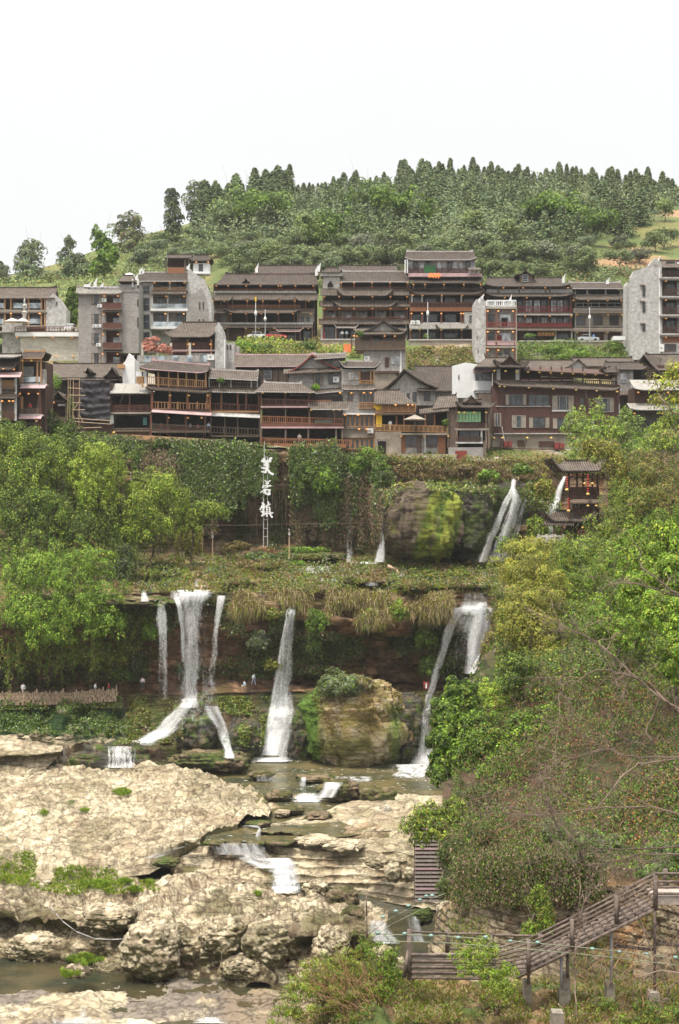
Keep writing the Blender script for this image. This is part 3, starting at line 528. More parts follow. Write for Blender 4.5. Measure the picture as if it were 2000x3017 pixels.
class MB:
 def __init__(s):s.V = [];s.F = []
 def box(s,x0,x1,y0,y1,z0,z1):
  if x1 < x0:x0,x1 = x1,x0
  if y1 < y0:y0,y1 = y1,y0
  if z1 < z0:z0,z1 = z1,z0
  b = len(s.V);s.V += [(x0,y0,z0),(x1,y0,z0),(x1,y1,z0),(x0,y1,z0),(x0,y0,z1),(x1,y0,z1),(x1,y1,z1),(x0,y1,z1)]
  s.F += [(b,b + 3,b + 2,b + 1),(b + 4,b + 5,b + 6,b + 7),(b,b + 1,b + 5,b + 4),(b + 1,b + 2,b + 6,b + 5),(b + 2,b + 3,b + 7,b + 6),(b + 3,b,b + 4,b + 7)]
  return s
 def prism(s,poly,y0,y1):
  """poly: (x, z) outline extruded along y"""
  b = len(s.V);n = len(poly);s.V += [(x,y0,z) for x,z in poly] + [(x,y1,z) for x,z in poly]
  s.F.append(tuple(range(b,b + n)));s.F.append(tuple(range(b + 2 * n - 1,b + n - 1,-1)))
  for i in range(n):j = (i + 1) % n;s.F.append((b + j,b + i,b + n + i,b + n + j))
  return s
 def bar(s,p,q,r,n=5,r2=None):
  p = np.array(p,float);q = np.array(q,float);d = q - p;L = np.linalg.norm(d)
  if L < 1e-6:return s
  d /= L;a = np.cross(d,(0,0,1.0)) if abs(d[2]) < 0.9 else np.cross(d,(1.0,0,0));a /= np.linalg.norm(a);c = np.cross(d,a);b = len(s.V);r2 = r if r2 is None else r2
  for pt,rr in ((p,r),(q,r2)):
   for k in range(n):
    t = 2 * math.pi * k / n;s.V.append(tuple(pt + rr * (a * math.cos(t) + c * math.sin(t))))
  for k in range(n):j = (k + 1) % n;s.F.append((b + k,b + j,b + n + j,b + n + k))
  s.F.append(tuple(range(b + n - 1,b - 1,-1)));s.F.append(tuple(range(b + n,b + 2 * n)))
  return s
 def path(s,pts,r,n=5,taper=None):
  for i in range(len(pts) - 1):
   a = r if taper is None else r + (taper - r) * i / (len(pts) - 1);c = r if taper is None else r + (taper - r) * (i + 1) / (len(pts) - 1)
   s.bar(pts[i],pts[i + 1],a,n,c)
  return s
 def lathe(s,cx,cy,prof,n=10):
  b = len(s.V)
  for r,z in prof:
   for k in range(n):t = 2 * math.pi * k / n;s.V.append((cx + r * math.cos(t),cy + r * math.sin(t),z))
  for i in range(len(prof) - 1):
   for k in range(n):j = (k + 1) % n;s.F.append((b + i * n + k,b + i * n + j,b + (i + 1) * n + j,b + (i + 1) * n + k))
  s.F.append(tuple(range(b + n - 1,b - 1,-1)));t = b + (len(prof) - 1) * n;s.F.append(tuple(range(t,t + n)))
  return s
 def build(s,name,mat,parent=None,smooth=False,loc=None):
  me = bpy.data.meshes.new(name);me.from_pydata(s.V,[],s.F);me.materials.append(mat)
  me.polygons.foreach_set('use_smooth',[bool(smooth)] * len(me.polygons))
  me.update();o = bpy.data.objects.new(name,me);col.objects.link(o)
  if parent:o.parent = parent
  if loc is not None:o.location = loc
  return o
LANT = []
class Bld:
 def __init__(s,name,label,u,v,Y,ang=0,cat='building',group=None,hang=None):
  s.o = P(u,v,Y);s.a = math.radians(ang);s.root = empty(name,s.o,s.a,label,cat,group);s.hang = hang or label
  s.ax = np.array((math.cos(s.a),math.sin(s.a),0));s.ay = np.array((-math.sin(s.a),math.cos(s.a),0));s.O = np.array(s.o)
 def at(s,u,v,d=0.0):
  r = np.array(P(u,v,1.0));q = s.O + s.ay * d;t = (q @ s.ay) / (r @ s.ay);p = r * t - s.O
  return float(p @ s.ax),float(p[2])
 def rect(s,u0,u1,v0,v1,d):
  x0, _ = s.at(u0,(v0 + v1) / 2,d);x1, _ = s.at(u1,(v0 + v1) / 2,d); _,z1 = s.at((u0 + u1) / 2,v0,d); _,z0 = s.at((u0 + u1) / 2,v1,d)
  return x0,x1,z0,z1
 def box(s,part,u0,u1,v0,v1,d0,d1,mat,parent=None):
  x0,x1,z0,z1 = s.rect(u0,u1,v0,v1,d0);return MB().box(x0,x1,d0,d1,z0,z1).build(part,mat,parent or s.root)
 def poly(s,part,pts,d0,d1,mat):
  return MB().prism([s.at(u,v,d0) for u,v in pts],d0,d1).build(part,mat,s.root)
 def slab(s,u0,u1,v,th=0.22,d0=-0.15,d1=2.3,mat=None,part='floor_slab'):
  x0,x1,z0,z1 = s.rect(u0,u1,v,v + 1,d0);return MB().box(x0,x1,d0,d1,z1 - th,z1).build(part,mat or M_DWOOD,s.root)
 def posts(s,us,v0,v1,d=0.0,r=0.11,mat=None,lant=False,part='post',lv=None,lm=None):
  for u in us:
   x0,x1,z0,z1 = s.rect(u,u + 1,v0,v1,d);MB().box(x0 - r,x0 + r,d - r,d + r,z0,z1).build(part,mat or M_RWOOD,s.root)
   if lant:s.lantern(u,(lv or v0 + 4),d - 0.5,lm)
 def lantern(s,u,v,d=-0.6,m=None,r=0.24):
  x,z = s.at(u,v,d);p = s.O + s.ax * x + s.ay * d + np.array((0,0,z));LANT.append((tuple(p),s.hang,m or 'amber',r * .92,u,v))
 def lanterns(s,us,v,d=-0.6,m=None,r=0.24):
  for u in us:s.lantern(u,v if not hasattr(v,'__call__') else v(u),d,m,r)
 def rail(s,u0,u1,v0,v1,d=-0.1,n=14,mat=None,solid=False,v0b=None,v1b=None,th=0.05,part='railing',lattice=False):
  """railing between pixel rows v0 (top) and v1; v0b, v1b give the rows at the right end"""
  m = MB();xa,za = s.at(u0,v0,d);xb,zb = s.at(u1,v0 if v0b is None else v0b,d); _,za0 = s.at(u0,v1,d); _,zb0 = s.at(u1,v1 if v1b is None else v1b,d)
  def q(x,za,zb):return za + (zb - za) * (x - xa) / (xb - xa)
  def beam(a,b,t):
   bb = len(m.V);
   for y in (d - t,d + t):
    m.V.extend([(xa,y,a - t),(xb,y,b - t),(xb,y,b + t),(xa,y,a + t)])
   m.F.extend([(bb,bb + 1,bb + 2,bb + 3),(bb + 7,bb + 6,bb + 5,bb + 4),(bb,bb + 4,bb + 5,bb + 1),(bb + 2,bb + 6,bb + 7,bb + 3),(bb + 1,bb + 5,bb + 6,bb + 2),(bb,bb + 3,bb + 7,bb + 4)])
  beam(za,zb,th * 1.3);beam(za0 + 0.12,zb0 + 0.12,th * 1.1)
  if lattice:beam(za - (za - za0) * 0.3,zb - (zb - zb0) * 0.3,th * .8)
  for k in range(n + 1):
   x = xa + (xb - xa) * k / n;t = th * (0.85 if k % 4 else 1.6)
   z0 = q(x,za0,zb0) + 0.1;z1 = q(x,za,zb)
   if solid and k < n:
    x2 = xa + (xb - xa) * (k + 1) / n;m.box(x + 0.01,x2 - 0.01,d + 0.004,d + 0.03,z0,z1 - 0.08)
   m.box(x - t,x + t,d - t * .8,d + t * .8,z0,z1)
  return m.build(part,mat or M_RWOOD,s.root)
 def window(s,u0,u1,v0,v1,d=-0.02,mat=None,glass=None,nx=2,ny=1,fr=0.07,part='window',cur=0,arch=False):
  """frame with mullions, a pane behind it, and curtains at the sides if asked"""
  x0,x1,z0,z1 = s.rect(u0,u1,v0,v1,d);m = MB();f = fr
  m.box(x0,x1,d - 0.05,d + 0.02,z1 - f,z1);m.box(x0,x1,d - 0.09,d + 0.02,z0,z0 + f);m.box(x0,x0 + f,d - 0.047,d + 0.02,z0 + f,z1 - f);m.box(x1 - f,x1,d - 0.047,d + 0.02,z0 + f,z1 - f)
  for k in range(1,nx):x = x0 + (x1 - x0) * k / nx;m.box(x - f * .45,x + f * .45,d - 0.04,d + 0.02,z0 + f,z1 - f)
  for k in range(1,ny):z = z0 + (z1 - z0) * k / ny;m.box(x0 + f,x1 - f,d - 0.036,d + 0.018,z - f * .4,z + f * .4)
  w_ = m.build(part,mat or M_DWOOD,s.root);MB().box(x0 + 0.02,x1 - 0.02,d + 0.0,d + 0.012,z0 + 0.02,z1 - 0.02).build('pane',glass or M_GLASS,w_)
  if cur:
   c = MB();wd = (x1 - x0) * cur
   for a in (x0 + f,x1 - f - wd):
    c = MB()
    for k in range(6):c.box(a + wd * k / 6,a + wd * (k + 1) / 6,d - 0.012 - 0.006 * (k % 2),d - 0.002,z0 + f,z1 - f)
    c.build('curtain',M_STUC,w_)
  return w_
 def roof(s,u0,u1,vr,ve,de=1.0,D=4.0,hip=0.0,curl=0.0,sag=0.25,mat=None,back=True,part='roof',rdg=True,edge=None,cw=0.16,vrb=None,veb=None,th=0.16,out=0.0,hipl=None,gable=None):
  """tiled roof: ridge row vr, eave row ve (vrb, veb at the right end); curl lifts the corners; gable closes the ends"""
  xa,ze = s.at(u0,ve,-de);xb,zeb = s.at(u1,ve if veb is None else veb,-de); _,zr = s.at(u0,vr,D); _,zrb = s.at(u1,vr if vrb is None else vrb,D)
  nx,ny = 28,7;hl = hip if hipl is None else hipl;rows = []
  def row(sv,bk):
   r = []
   for i in range(nx + 1):
    t = i / nx;a = xa + hl * (1 - sv);b = xb - hip * (1 - sv);x = a + (b - a) * t
    e = ze + (zeb - ze) * t;g = zr + (zrb - zr) * t;z = e + (g - e) * (1 - sv) ** (1 + sag)
    c = max(0,abs(2 * t - 1) - (1 - cw * 2)) / (cw * 2);z += curl * sv * sv * c ** 2.0;x += (1 if t > .5 else -1) * out * sv * c ** 2
    yy = (D - (D + de + 0.25 * curl * c * c) * sv) if not bk else (D + (D + de) * sv)
    r.append((x,yy,z))
   return r
  fr_rows = [row(j / ny,False) for j in range(ny,-1,-1)];bk_rows = [row(j / ny,True) for j in range(1,ny + 1)] if back else []
  R = fr_rows + bk_rows;m = MB();nc = nx + 1;m.V = [p for r in R for p in r];k = len(m.V);m.V += [(x,y + (0.0),z - th) for r in R for x,y,z in r]
  for j in range(len(R) - 1):
   for i in range(nx):
    a = j * nc + i;m.F.append((a,a + 1,a + nc + 1,a + nc));m.F.append((k + a,k + a + nc,k + a + nc + 1,k + a + 1))
  L = len(R) - 1
  for i in range(nx):m.F.append((i,k + i,k + i + 1,i + 1));a = L * nc + i;m.F.append((a,a + 1,k + a + 1,k + a))
  for j in range(L):
   a = j * nc;m.F.append((a,a + nc,k + a + nc,k + a));a = j * nc + nx;m.F.append((a,k + a,k + a + nc,a + nc))
  if back and (hip > 0 or hl > 0):
   for j in range(ny):
    for i in (0,nx):
     a = j * nc + i;b = (j + 1) * nc + i;c = (L - j - 1) * nc + i;dd = (L - j) * nc + i
     if b != c:m.F.append((a,b,c,dd))
     else:m.F.append((a,b,dd))
  ro = m.build(part,mat or M_TILE,s.root)
  if rdg:
   q = MB();rr = fr_rows[-1];n = len(rr)
   for i in range(n - 1):
    (x0,y0,z0),(x1,y1,z1) = rr[i],rr[i + 1];lift = 0.18 + 0.35 * max(0,abs((i + .5) / (n - 1) * 2 - 1) - 0.85) / 0.15
    q.box(x0,x1,y0 - 0.12,y0 + 0.12,z0 - 0.05,z0 + lift)
   q.build('ridge',edge or M_TILE,ro)
  if edge:
   q = MB();rr = fr_rows[0]
   for i in range(nx):
    (x0,y0,z0),(x1,y1,z1) = rr[i],rr[i + 1];b = len(q.V)
    q.V += [(x0,y0 - .02,z0 - th - .03),(x1,y1 - .02,z1 - th - .03),(x1,y1 - .02,z1 - 0.03),(x0,y0 - .02,z0 - 0.03)];q.V += [(x,y - 0.06,z) for x,y,z in q.V[b:b + 4]]
    q.F += [(b + 4,b + 5,b + 6,b + 7),(b,b + 3,b + 2,b + 1),(b,b + 1,b + 5,b + 4),(b + 3,b + 7,b + 6,b + 2)]
   q.build('eave_edge',edge,ro)
  if gable:
   for i in (0,nx):
    x = R[0][i][0];f = 1 if i == 0 else -1;g = MB();pts = [(R[j][i][1],R[j][i][2] - th - 0.02) for j in range(len(R))];x = x + f * 0.5
    b = len(g.V);n = len(pts);g.V += [(x,y,z) for y,z in pts] + [(x + f * .12,y,z) for y,z in pts];g.F += [tuple(range(b,b + n)),tuple(range(b + 2 * n - 1,b + n - 1,-1))]
    g.build('gable',gable,s.root)
  return ro
 def eave(s,u0,u1,v0,v1,de=1.1,mat=None,curl=0.0,edge=None,part='eave_roof',d0=0.0,**k):
  return s.roof(u0,u1,v0,v1,de,d0 + 0.02,curl=curl,back=False,rdg=False,mat=mat or M_TILEM,sag=0.1,edge=edge,part=part,**k)
 def gableroof(s,u0,up,u1,vp,vl,vr_,d0=-0.6,D=9.0,mat=None,th=0.22,part='roof',edge=None,shift=0,wall=None,wv=None):
  """roof whose gable end faces the viewer: peak (up, vp), eaves (u0, vl) and (u1, vr_); runs back D metres"""
  A,B,C = s.at(u0,vl,d0),s.at(up,vp,d0),s.at(u1,vr_,d0);m = MB();n = 6;top = []
  for (p,q) in ((A,B),(B,C)):
   for i in range(n):t = i / n;top.append((p[0] + (q[0] - p[0]) * t,p[1] + (q[1] - p[1]) * t - 0.35 * math.sin(math.pi * t)))
  top.append(C);poly = top + [(x,z - th) for x,z in reversed(top)]
  b = 0;nn = len(poly);m.V = [(x,d0,z) for x,z in poly] + [(x + shift,D,z) for x,z in poly]
  k = len(top)
  for i in range(k - 1):m.F.append((i,i + 1,2 * k - 2 - i,2 * k - 1 - i));m.F.append((nn + i + 1,nn + i,nn + 2 * k - 1 - i,nn + 2 * k - 2 - i))
  for i in range(nn):j = (i + 1) % nn;m.F.append((j,i,nn + i,nn + j))
  r = m.build(part,mat or M_TILEM,s.root)
  if edge:
   e_ = MB();m2 = [(x,z + 0.06) for x,z in top] + [(x,z - 0.16) for x,z in reversed(top)];kk = len(top)
   for i in range(kk - 1):
    bb = len(e_.V);q4 = [m2[i],m2[i + 1],m2[2 * kk - 2 - i],m2[2 * kk - 1 - i]];e_.V += [(x,d0 - 0.1,z) for x,z in q4] + [(x,d0 - 0.004,z) for x,z in q4]
    e_.F += [(bb,bb + 3,bb + 2,bb + 1),(bb,bb + 1,bb + 5,bb + 4),(bb + 3,bb + 7,bb + 6,bb + 2)]
   e_.build('verge',edge,r)
  if wall:
   w0 = s.at(u0,wv,0);w1 = s.at(u1,wv,0);s_ = [(x,z - th - 0.03) for x,z in top]
   s_ = [p for p in s_ if w0[0] + 0.6 < p[0] < w1[0] - 0.6]
   def zat(x):return float(np.interp(x,[p[0] for p in top],[p[1] for p in top])) - th - 0.03
   pl = [(w0[0] + .5,w0[1]),(w1[0] - .5,w1[1]),(w1[0] - .5,zat(w1[0] - .5))] + s_[::-1] + [(w0[0] + .5,zat(w0[0] + .5))]
   MB().prism(pl,0.0,D - 0.3).build('gable_wall',wall,s.root)
  return r
 def ac(s,u,v,d=-0.35,w_=0.85,h=0.6):
  x,z = s.at(u,v,d);r = MB().box(x - w_ / 2,x + w_ / 2,d,d + 0.32,z - h / 2,z + h / 2).build('air_conditioner',M_AC,s.root)
  MB().lathe(0,0,[(0.2,0),(0.22,0.03),(0.05,0.04)],10).build('fan',M_IRON,r).matrix_local = __import__('mathutils').Matrix.Translation((x - 0.1,d - 0.005,z)) @ __import__('mathutils').Matrix.Rotation(math.radians(90),4,'X')
 def back(s,u0,u1,v0,v1,dep=2.2,depth=7.0,mat=None,part='wall'):
  x0,x1,z0,z1 = s.rect(u0,u1,v0,v1,0);return MB().box(x0,x1,dep,dep + depth,z0,z1).build(part,mat or M_INT,s.root)
 def ends(s,u0,u1,v0,v1,dep=2.2,mat=None):
  for u,k in ((u0,1),(u1,-1)):
   x0,x1,z0,z1 = s.rect(u,u + 1,v0,v1,0);MB().box(x0,x0 + k * 0.22,0.12,dep,z0,z1).build('side_wall',mat or M_DWOOD,s.root)
def lin(a,b,n):return [a + (b - a) * k / (n - 1) for k in range(n)]
def finial(b,u,v,h=1.2,d=0.2,mat=None):
 """upturned white gable horn"""
 x,z = b.at(u,v,d);MB().prism([(x - .3,z),(x + .3,z),(x + .22,z + h * .4),(x + .42,z + h),(x - .05,z + h * .62),(x - .3,z + h * .45)],d,d + 0.3).build('gable_horn',mat or M_WHITE,b.root)

# ---------------- back street row (street level at row 1000, about 288 m away)
def hotel_left():
 b = Bld('guest_house','orange timber guest house with glass balconies and a pale gable wall behind the stone terrace',0,965,284,4,hang='left guest house')
 b.back(-60,136,868,975,1.6,8,M_DWOOD);b.roof(-80,160,848,878,0.9,3.5,mat=M_TILEM,gable=M_PALEP);b.ends(-60,135,875,975,1.6,M_OWOOD)
 b.slab(-60,135,912,0.5,-0.3,1.6,M_STUC);b.slab(-60,135,958,0.3,-0.3,1.6,M_STUC)
 b.posts([14,32,84,122,132],876,968,0,0.14,M_YWOOD);b.eave(-60,138,914,921,0.5)
 for v0,v1 in ((882,909),(925,955)):
  for u0,u1 in ((-20,14),(38,80),(86,120)):b.window(u0,u1,v0,v1,1.55,M_OWOOD,M_GLASS,3);b.box('glass_rail',u0,u1,v1 - 16,v1 - 1,-0.05,-0.02,M_BGLASS)
 b.poly('gable_end_wall',[(135,975),(135,884),(158,864),(176,880),(182,888),(190,900),(196,905),(194,975)],-0.3,6,M_PALEP)
 b.window(165,169,889,898,-0.32,nx=1);b.lanterns([33,82,118],880,0.2);b.lanterns([32,116,118],924,-.5)
 return b
hotel_left()
tw = Bld('terrace_wall','pale block stone retaining wall with a white coping and lanterns under it',40,1072,272,0,'wall',hang='terrace coping')
tw.box('stone_face',60,232,994,1085,0,1.0,M_LSTONE);tw.box('coping',44,231,979,991,-0.9,1.2,M_WHITE);tw.box('wall_return',6,62,950,1060,0.5,1.5,M_GREYP)
tw.rail(44,228,963,979,-0.6,22,M_RWOOD,lattice=True,part='terrace_railing');tw.box('deck',-60,229,976,979,-0.5,9,M_CONC);tw.lanterns([50,101,155,211],994,-0.5);tw.lanterns([164,214],1048,-0.3)

def grey_flats():
 b = Bld('apartment_building','grey tiled apartment block with brown timber balconies beside the stone terrace',228,1078,268,0,hang='grey apartment block')
 x0,x1,z0,z1 = b.rect(231,312,858,1090,0);MB().box(x0,x1,0,9,z0,z1).build('wall',M_GBRICK,b.root)
 b.back(312,352,858,1090,1.6,7.4,M_RWOOD);b.box('side_wall',352,408,838,1040,0.2,8,M_GBRICK);b.box('side_wall',350,357,858,1040,-0.02,1.6,M_GBRICK)
 b.roof(222,358,845,864,0.7,0.8,mat=M_TILEL,back=False,part='cornice',edge=M_STUC,curl=0.2);b.box('parapet',262,356,843,850,0.3,0.6,M_PALEP)
 b.poly('stepped_gable',[(350,845),(372,852),(408,840),(408,860),(350,860)],0.1,0.5,M_GBRICK)
 for i,(a,c) in enumerate(((866,897),(925,955),(982,1013),(1040,1072))):
  b.window(270,298,a,c,-0.04,M_DWOOD,M_GLASS,2,2,cur=0.2);b.box('door_panel',314,350,a + 4,c + 10,1.5,1.56,M_DWOOD)
  b.window(333,352,a + 12,c + 4,1.42,M_IRON,M_GLASSL,1)
 for a,c,e in ((893,910,917),(952,967,972),(1010,1026,1034)):
  b.rail(303,356,a,c,-0.9,16,M_RWOOD,solid=True);b.slab(303,358,c,0.22,-1.0,1.6,M_GWOOD);b.eave(300,360,c + 2,e,0.9,M_TILEM)
  b.rail(356.5,357.5,a,c,-0.1,2,M_RWOOD)
 b.ac(293,901);b.ac(279,960);b.ac(291,960);b.ac(290,1016);b.ac(306,884)
 b.lanterns([307,347],872,-.4);b.lanterns([305,348],926,-.4);b.lanterns([304,347],985,-.4);b.lanterns([302,346],1043,-.4)
 t = b.box('roof_hut',358,386,826,856,2,5,M_RWOOD);b.roof(346,396,812,828,0.4,2.5,mat=M_TILEM,hip=.6)
 for u in (404,388):b.box('white_pilaster',u,u + 4,822,850,0.1,0.6,M_WHITE)
 finial(b,262,846,1.0);finial(b,280,846,1.8);finial(b,300,846,0.9);b.box('vent_box',246,262,838,846,0.4,1.6,M_WHITE)
 for a,c in ((882,902),(935,965)):b.window(404,408,a,c,0.16,nx=1)
 return b
grey_flats()
def glass_flats():
 b = Bld('apartment_building','tall apartment block with glass balconies and a white stepped gable wall',405,1010,275,0,hang='glass balcony block')
 b.back(418,556,826,1060,1.8,8,M_GREYP);b.box('stair_wall',408,421,832,1040,0,2,M_GBRICK);b.box('stair_wall',441,447,832,1040,0,2,M_CONC)
 for v in (832,868,917,970):b.box('stair_wall',420,442,v,v + 9,0,2,M_CONC)
 for a,c in ((841,867),(878,915),(927,967),(977,1012)):b.window(420,442,a,c,0.12,M_IRON,M_GLASS,1,2)
 b.roof(404,552,803,827,0.9,3.2,mat=M_TILE,edge=M_EDGE);b.eave(444,548,853,865,0.9)
 b.rail(452,552,848,855,0,20,M_YWOOD);b.slab(446,552,854,0.2,-.1,1.8,M_OWOOD)
 b.posts([449,500,551],828,855,0,.12,M_PALEP);b.posts([449,494,551],866,965,0,.13,M_PALEP)
 for a,c in ((872,909),(922,962)):
  b.window(456,490,a + 2,c + 2,1.75,M_IRON,M_GLASS,2,cur=0.2);b.window(510,546,a + 2,c + 2,1.75,M_IRON,M_GLASS,2,cur=0.25)
  b.box('glass_rail',448,551,c - 14,c,-0.1,-0.06,M_BGLASS);b.slab(444,553,c,0.45,-0.25,1.8,M_WHITE);b.eave(443,548,c + 6,c + 9,0.4)
 b.window(470,496,833,850,1.75,M_RWOOD,M_GLASS,2);b.window(520,545,833,850,1.75,M_RWOOD,M_GLASS,2)
 b.lanterns([455,500,543],833,-.2);b.lanterns([489,542],873,-.3);b.lanterns([487,541],925,-.3)
 w0 = [(553,955),(553,796),(560,792),(575,806),(600,822),(606,838),(616,860),(623,892),(623,955)]
 b.poly('gable_end_wall',w0,-0.1,5,M_PALEP);b.poly('brick_gable',[(551,956),(551,866),(572,866),(592,848),(606,876),(614,908),(617,956)],-0.18,-0.1,M_GBRICK)
 for u in (586,597):b.window(u,u + 4,890,910,-0.2,nx=1)
 for u in (585,597):b.window(u,u + 4,940,950,-0.2,nx=1)
 finial(b,554,794,1.2);finial(b,414,808,1.5);finial(b,420,806,1.0);finial(b,402,825,1.4)
 # roof-top pavilion
 b.posts([489,545,556],762,812,3.0,.12,M_GWOOD);b.box('pavilion_parapet',494,546,788,806,3,3.3,M_OWOOD);b.box('pavilion_room',494,546,765,786,4.5,5,M_DWOOD)
 b.roof(484,560,751,759,0.4 - 3,7,mat=M_TILE);b.box('tower_room',569,616,775,806,3,6,M_WHITE);b.window(585,598,778,800,2.95,M_RWOOD,M_GLASS,2)
 b.roof(557,624,752,767,-2.2,4.5,mat=M_TILE,hip=.8,curl=.5);b.lanterns([578,613],772,2.4);b.box('tower_balcony',566,618,800,806,2.4,3,M_WHITE)
 return b
glass_flats()
wt = empty('water_tank',P(382,815,279),0,'white round water tank on the roof behind the grey apartment block','water tank')
MB().lathe(0,0,[(0.3,-0.6),(0.9,-0.5),(1.05,0),(0.9,0.45),(0.4,0.65),(0.15,0.72)],14).build('drum',M_WHITE,wt,True)
MB().bar((-.6,0,-.6),(-.7,0,-1.9),.05).bar((.6,0,-.6),(.7,0,-1.9),.05).bar((0,.6,-.6),(0,.7,-1.9),.05).build('stand',M_IRON,wt)

def street_hotel_a():
 b = Bld('hotel','widest brown timber hotel of the back street with two long stacked roofs',622,1000,290,0,hang='widest brown hotel')
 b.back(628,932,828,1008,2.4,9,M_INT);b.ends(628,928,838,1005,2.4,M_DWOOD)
 b.roof(752,938,783,803,-6,10,mat=M_TILE);b.box('roof_curb',744,940,804,808,5,6,M_PINK);finial(b,756,805,2.2,6);finial(b,932,812,2.4,3);finial(b,940,800,2,6)
 b.roof(628,937,808,838,1.0,4.5,mat=M_TILE,hipl=2.0,hip=.4);b.gableroof(713,724,735,818,829,829,-0.2,3,M_TILE,.12,'dormer_roof')
 b.box('wall_band',630,932,857,863,-0.1,2.4,M_PALEP);b.rail(642,928,852,858,0,40,M_OWOOD,th=.04)
 b.posts([637,672,725,767,820,828,870,923],838,858,0,.11,M_RWOOD,True,lv=842)
 b.eave(624,934,863,882,1.3,M_TILEM);b.eave(626,684,868,884,1.7,M_TILEM,curl=.7);b.eave(870,938,866,884,1.7,M_TILEM,curl=.7)
 b.posts([650,672,684,728,774,823,868,900],882,912,0,.11,M_OWOOD);b.rail(672,884,899,908,-.1,60,M_OWOOD,lattice=True,part='carved_railing');b.rail(628,672,900,910,-.1,12,M_RWOOD)
 b.box('carved_frieze',684,868,881,885,-.12,0,M_OWOOD);b.slab(626,928,910,.2,-.2,2.4,M_OWOOD)
 b.lanterns([728,774,823,868,909,661,628],887,-.6);b.eave(624,926,908,921,1.2,M_TILEM);b.eave(662,886,908,921,1.6,M_TILEM,curl=.8)
 b.posts([636,681,727,772,821,866,880],920,950,0,.11,M_RWOOD);b.lanterns([629,679,724,769,818,863,915],924,-.7)
 b.box('side_room',876,928,921,950,.3,2.4,M_GREYP);b.window(886,896,932,948,.26,nx=1);b.window(902,912,935,947,.26,nx=1,glass=M_GLASS);b.box('side_room',628,676,922,950,.8,2.4,M_GWOOD);b.window(637,648,930,947,.76,nx=1);b.window(655,664,930,947,.76,nx=1,mat=M_PALEP)
 b.slab(634,922,950,.5,-.2,2.4,M_PALEP);b.eave(634,920,953,964,1.0)
 b.box('shop_wall',655,720,968,1004,1.2,2.4,M_PANEL);b.box('shop_wall',720,800,968,1004,1.5,2.4,M_YWOOD);b.posts([658,671,722,766,806,820,870,884,920],963,1004,0,.15,M_GWOOD)
 b.eave(808,893,962,975,1.6,M_TILEM,curl=.9,edge=M_PINK);b.window(824,842,980,1001,1.1,nx=2);b.window(846,868,980,1001,1.1,nx=2);b.window(893,915,975,1000,1.1,nx=2);b.box('shop_sign',780,792,975,1000,1.1,1.2,M_DWOOD)
 b.lanterns([663,724,762,806,893,908],967,-.6,'yellow')
 return b
street_hotel_a()
def street_hotel_b():
 b = Bld('hotel','brown timber hotel with a small latticed corner tower and curled eaves',945,1000,290,0,hang='corner tower hotel')
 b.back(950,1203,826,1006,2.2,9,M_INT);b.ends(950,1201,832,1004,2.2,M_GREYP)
 b.roof(997,1172,783,798,-6,10,mat=M_TILE);b.roof(1004,1206,800,829,1.0,4.5,mat=M_TILE,edge=M_EDGE)
 b.box('tower',952,1001,806,850,-.2,3,M_GREYP);b.roof(942,1008,789,802,.9,1.5,mat=M_TILE,hip=1.4,curl=.6);b.box('tower_band',944,1008,803,813,-.6,3,M_PALEP)
 w_ = MB();x,z = b.at(973,840,-.3)
 w_.prism([(x - .55,z - .4),(x + .55,z - .4),(x + .55,z + .2),(x + .25,z + .55),(x,z + .85),(x - .25,z + .55),(x - .55,z + .2)],-.32,-.2);w_.build('lattice_window',M_INT,b.root)
 b.posts([1005,1043,1096,1149,1200],829,850,0,.14,M_OWOOD,True,lv=833);b.rail(1004,1200,846,850,0,30,M_RWOOD,th=.04)
 b.eave(944,1206,850,869,1.2,M_TILEM);b.eave(992,1158,848,870,1.6,M_TILEM,curl=1.3);b.slab(950,1203,850,.2,-.1,2.2)
 for v0,v1 in ((870,888),(905,940)):b.posts([955,999,1043,1097,1150,1199],v0,v1,0,.12,M_RWOOD,True,lv=v0 + 4)
 b.eave(940,1207,886,902,1.2,M_TILEM);b.eave(978,1172,884,903,1.6,M_TILEM,curl=1.4);b.slab(950,1203,888,.2,-.1,2.2)
 b.box('carved_frieze',952,1200,903,914,-.06,.1,M_OWOOD)
 for u in (956,1003,1047,1103,1160):b.window(u,u + 36,916,938,1.6,M_DWOOD,M_GLASS,3,cur=.22);b.window(u + 19,u + 31,928,938,1.4,M_IRON,M_GLASSL,1)
 b.rail(952,1200,934,939,-.05,36,M_OWOOD,th=.04);b.slab(948,1205,939,.3,-.1,2.2);b.eave(938,1206,939,954,1.2,M_TILEM)
 b.eave(984,1056,955,964,1.9,M_TILEM,curl=.7,edge=M_EDGE);b.posts([948,990,1046,1196],955,1002,0,.2,M_PALEP)
 b.window(956,985,962,998,.8,M_DWOOD,M_GLASS,2);b.window(996,1012,962,998,.8,M_DWOOD,M_GLASS,1);b.window(1032,1046,962,998,.8,M_DWOOD,M_GLASS,1);b.window(1060,1190,962,985,.8,M_DWOOD,M_GLASS,6)
 b.box('red_banner',950,957,975,998,-.3,-.25,M_RED);b.lanterns([948,990],960,-.6,'yellow');b.lanterns([955],968,-.4,'red')
 for k in range(4):b.lantern(991,972 + 7 * k,-.5,'red',.2)
 return b
street_hotel_b()
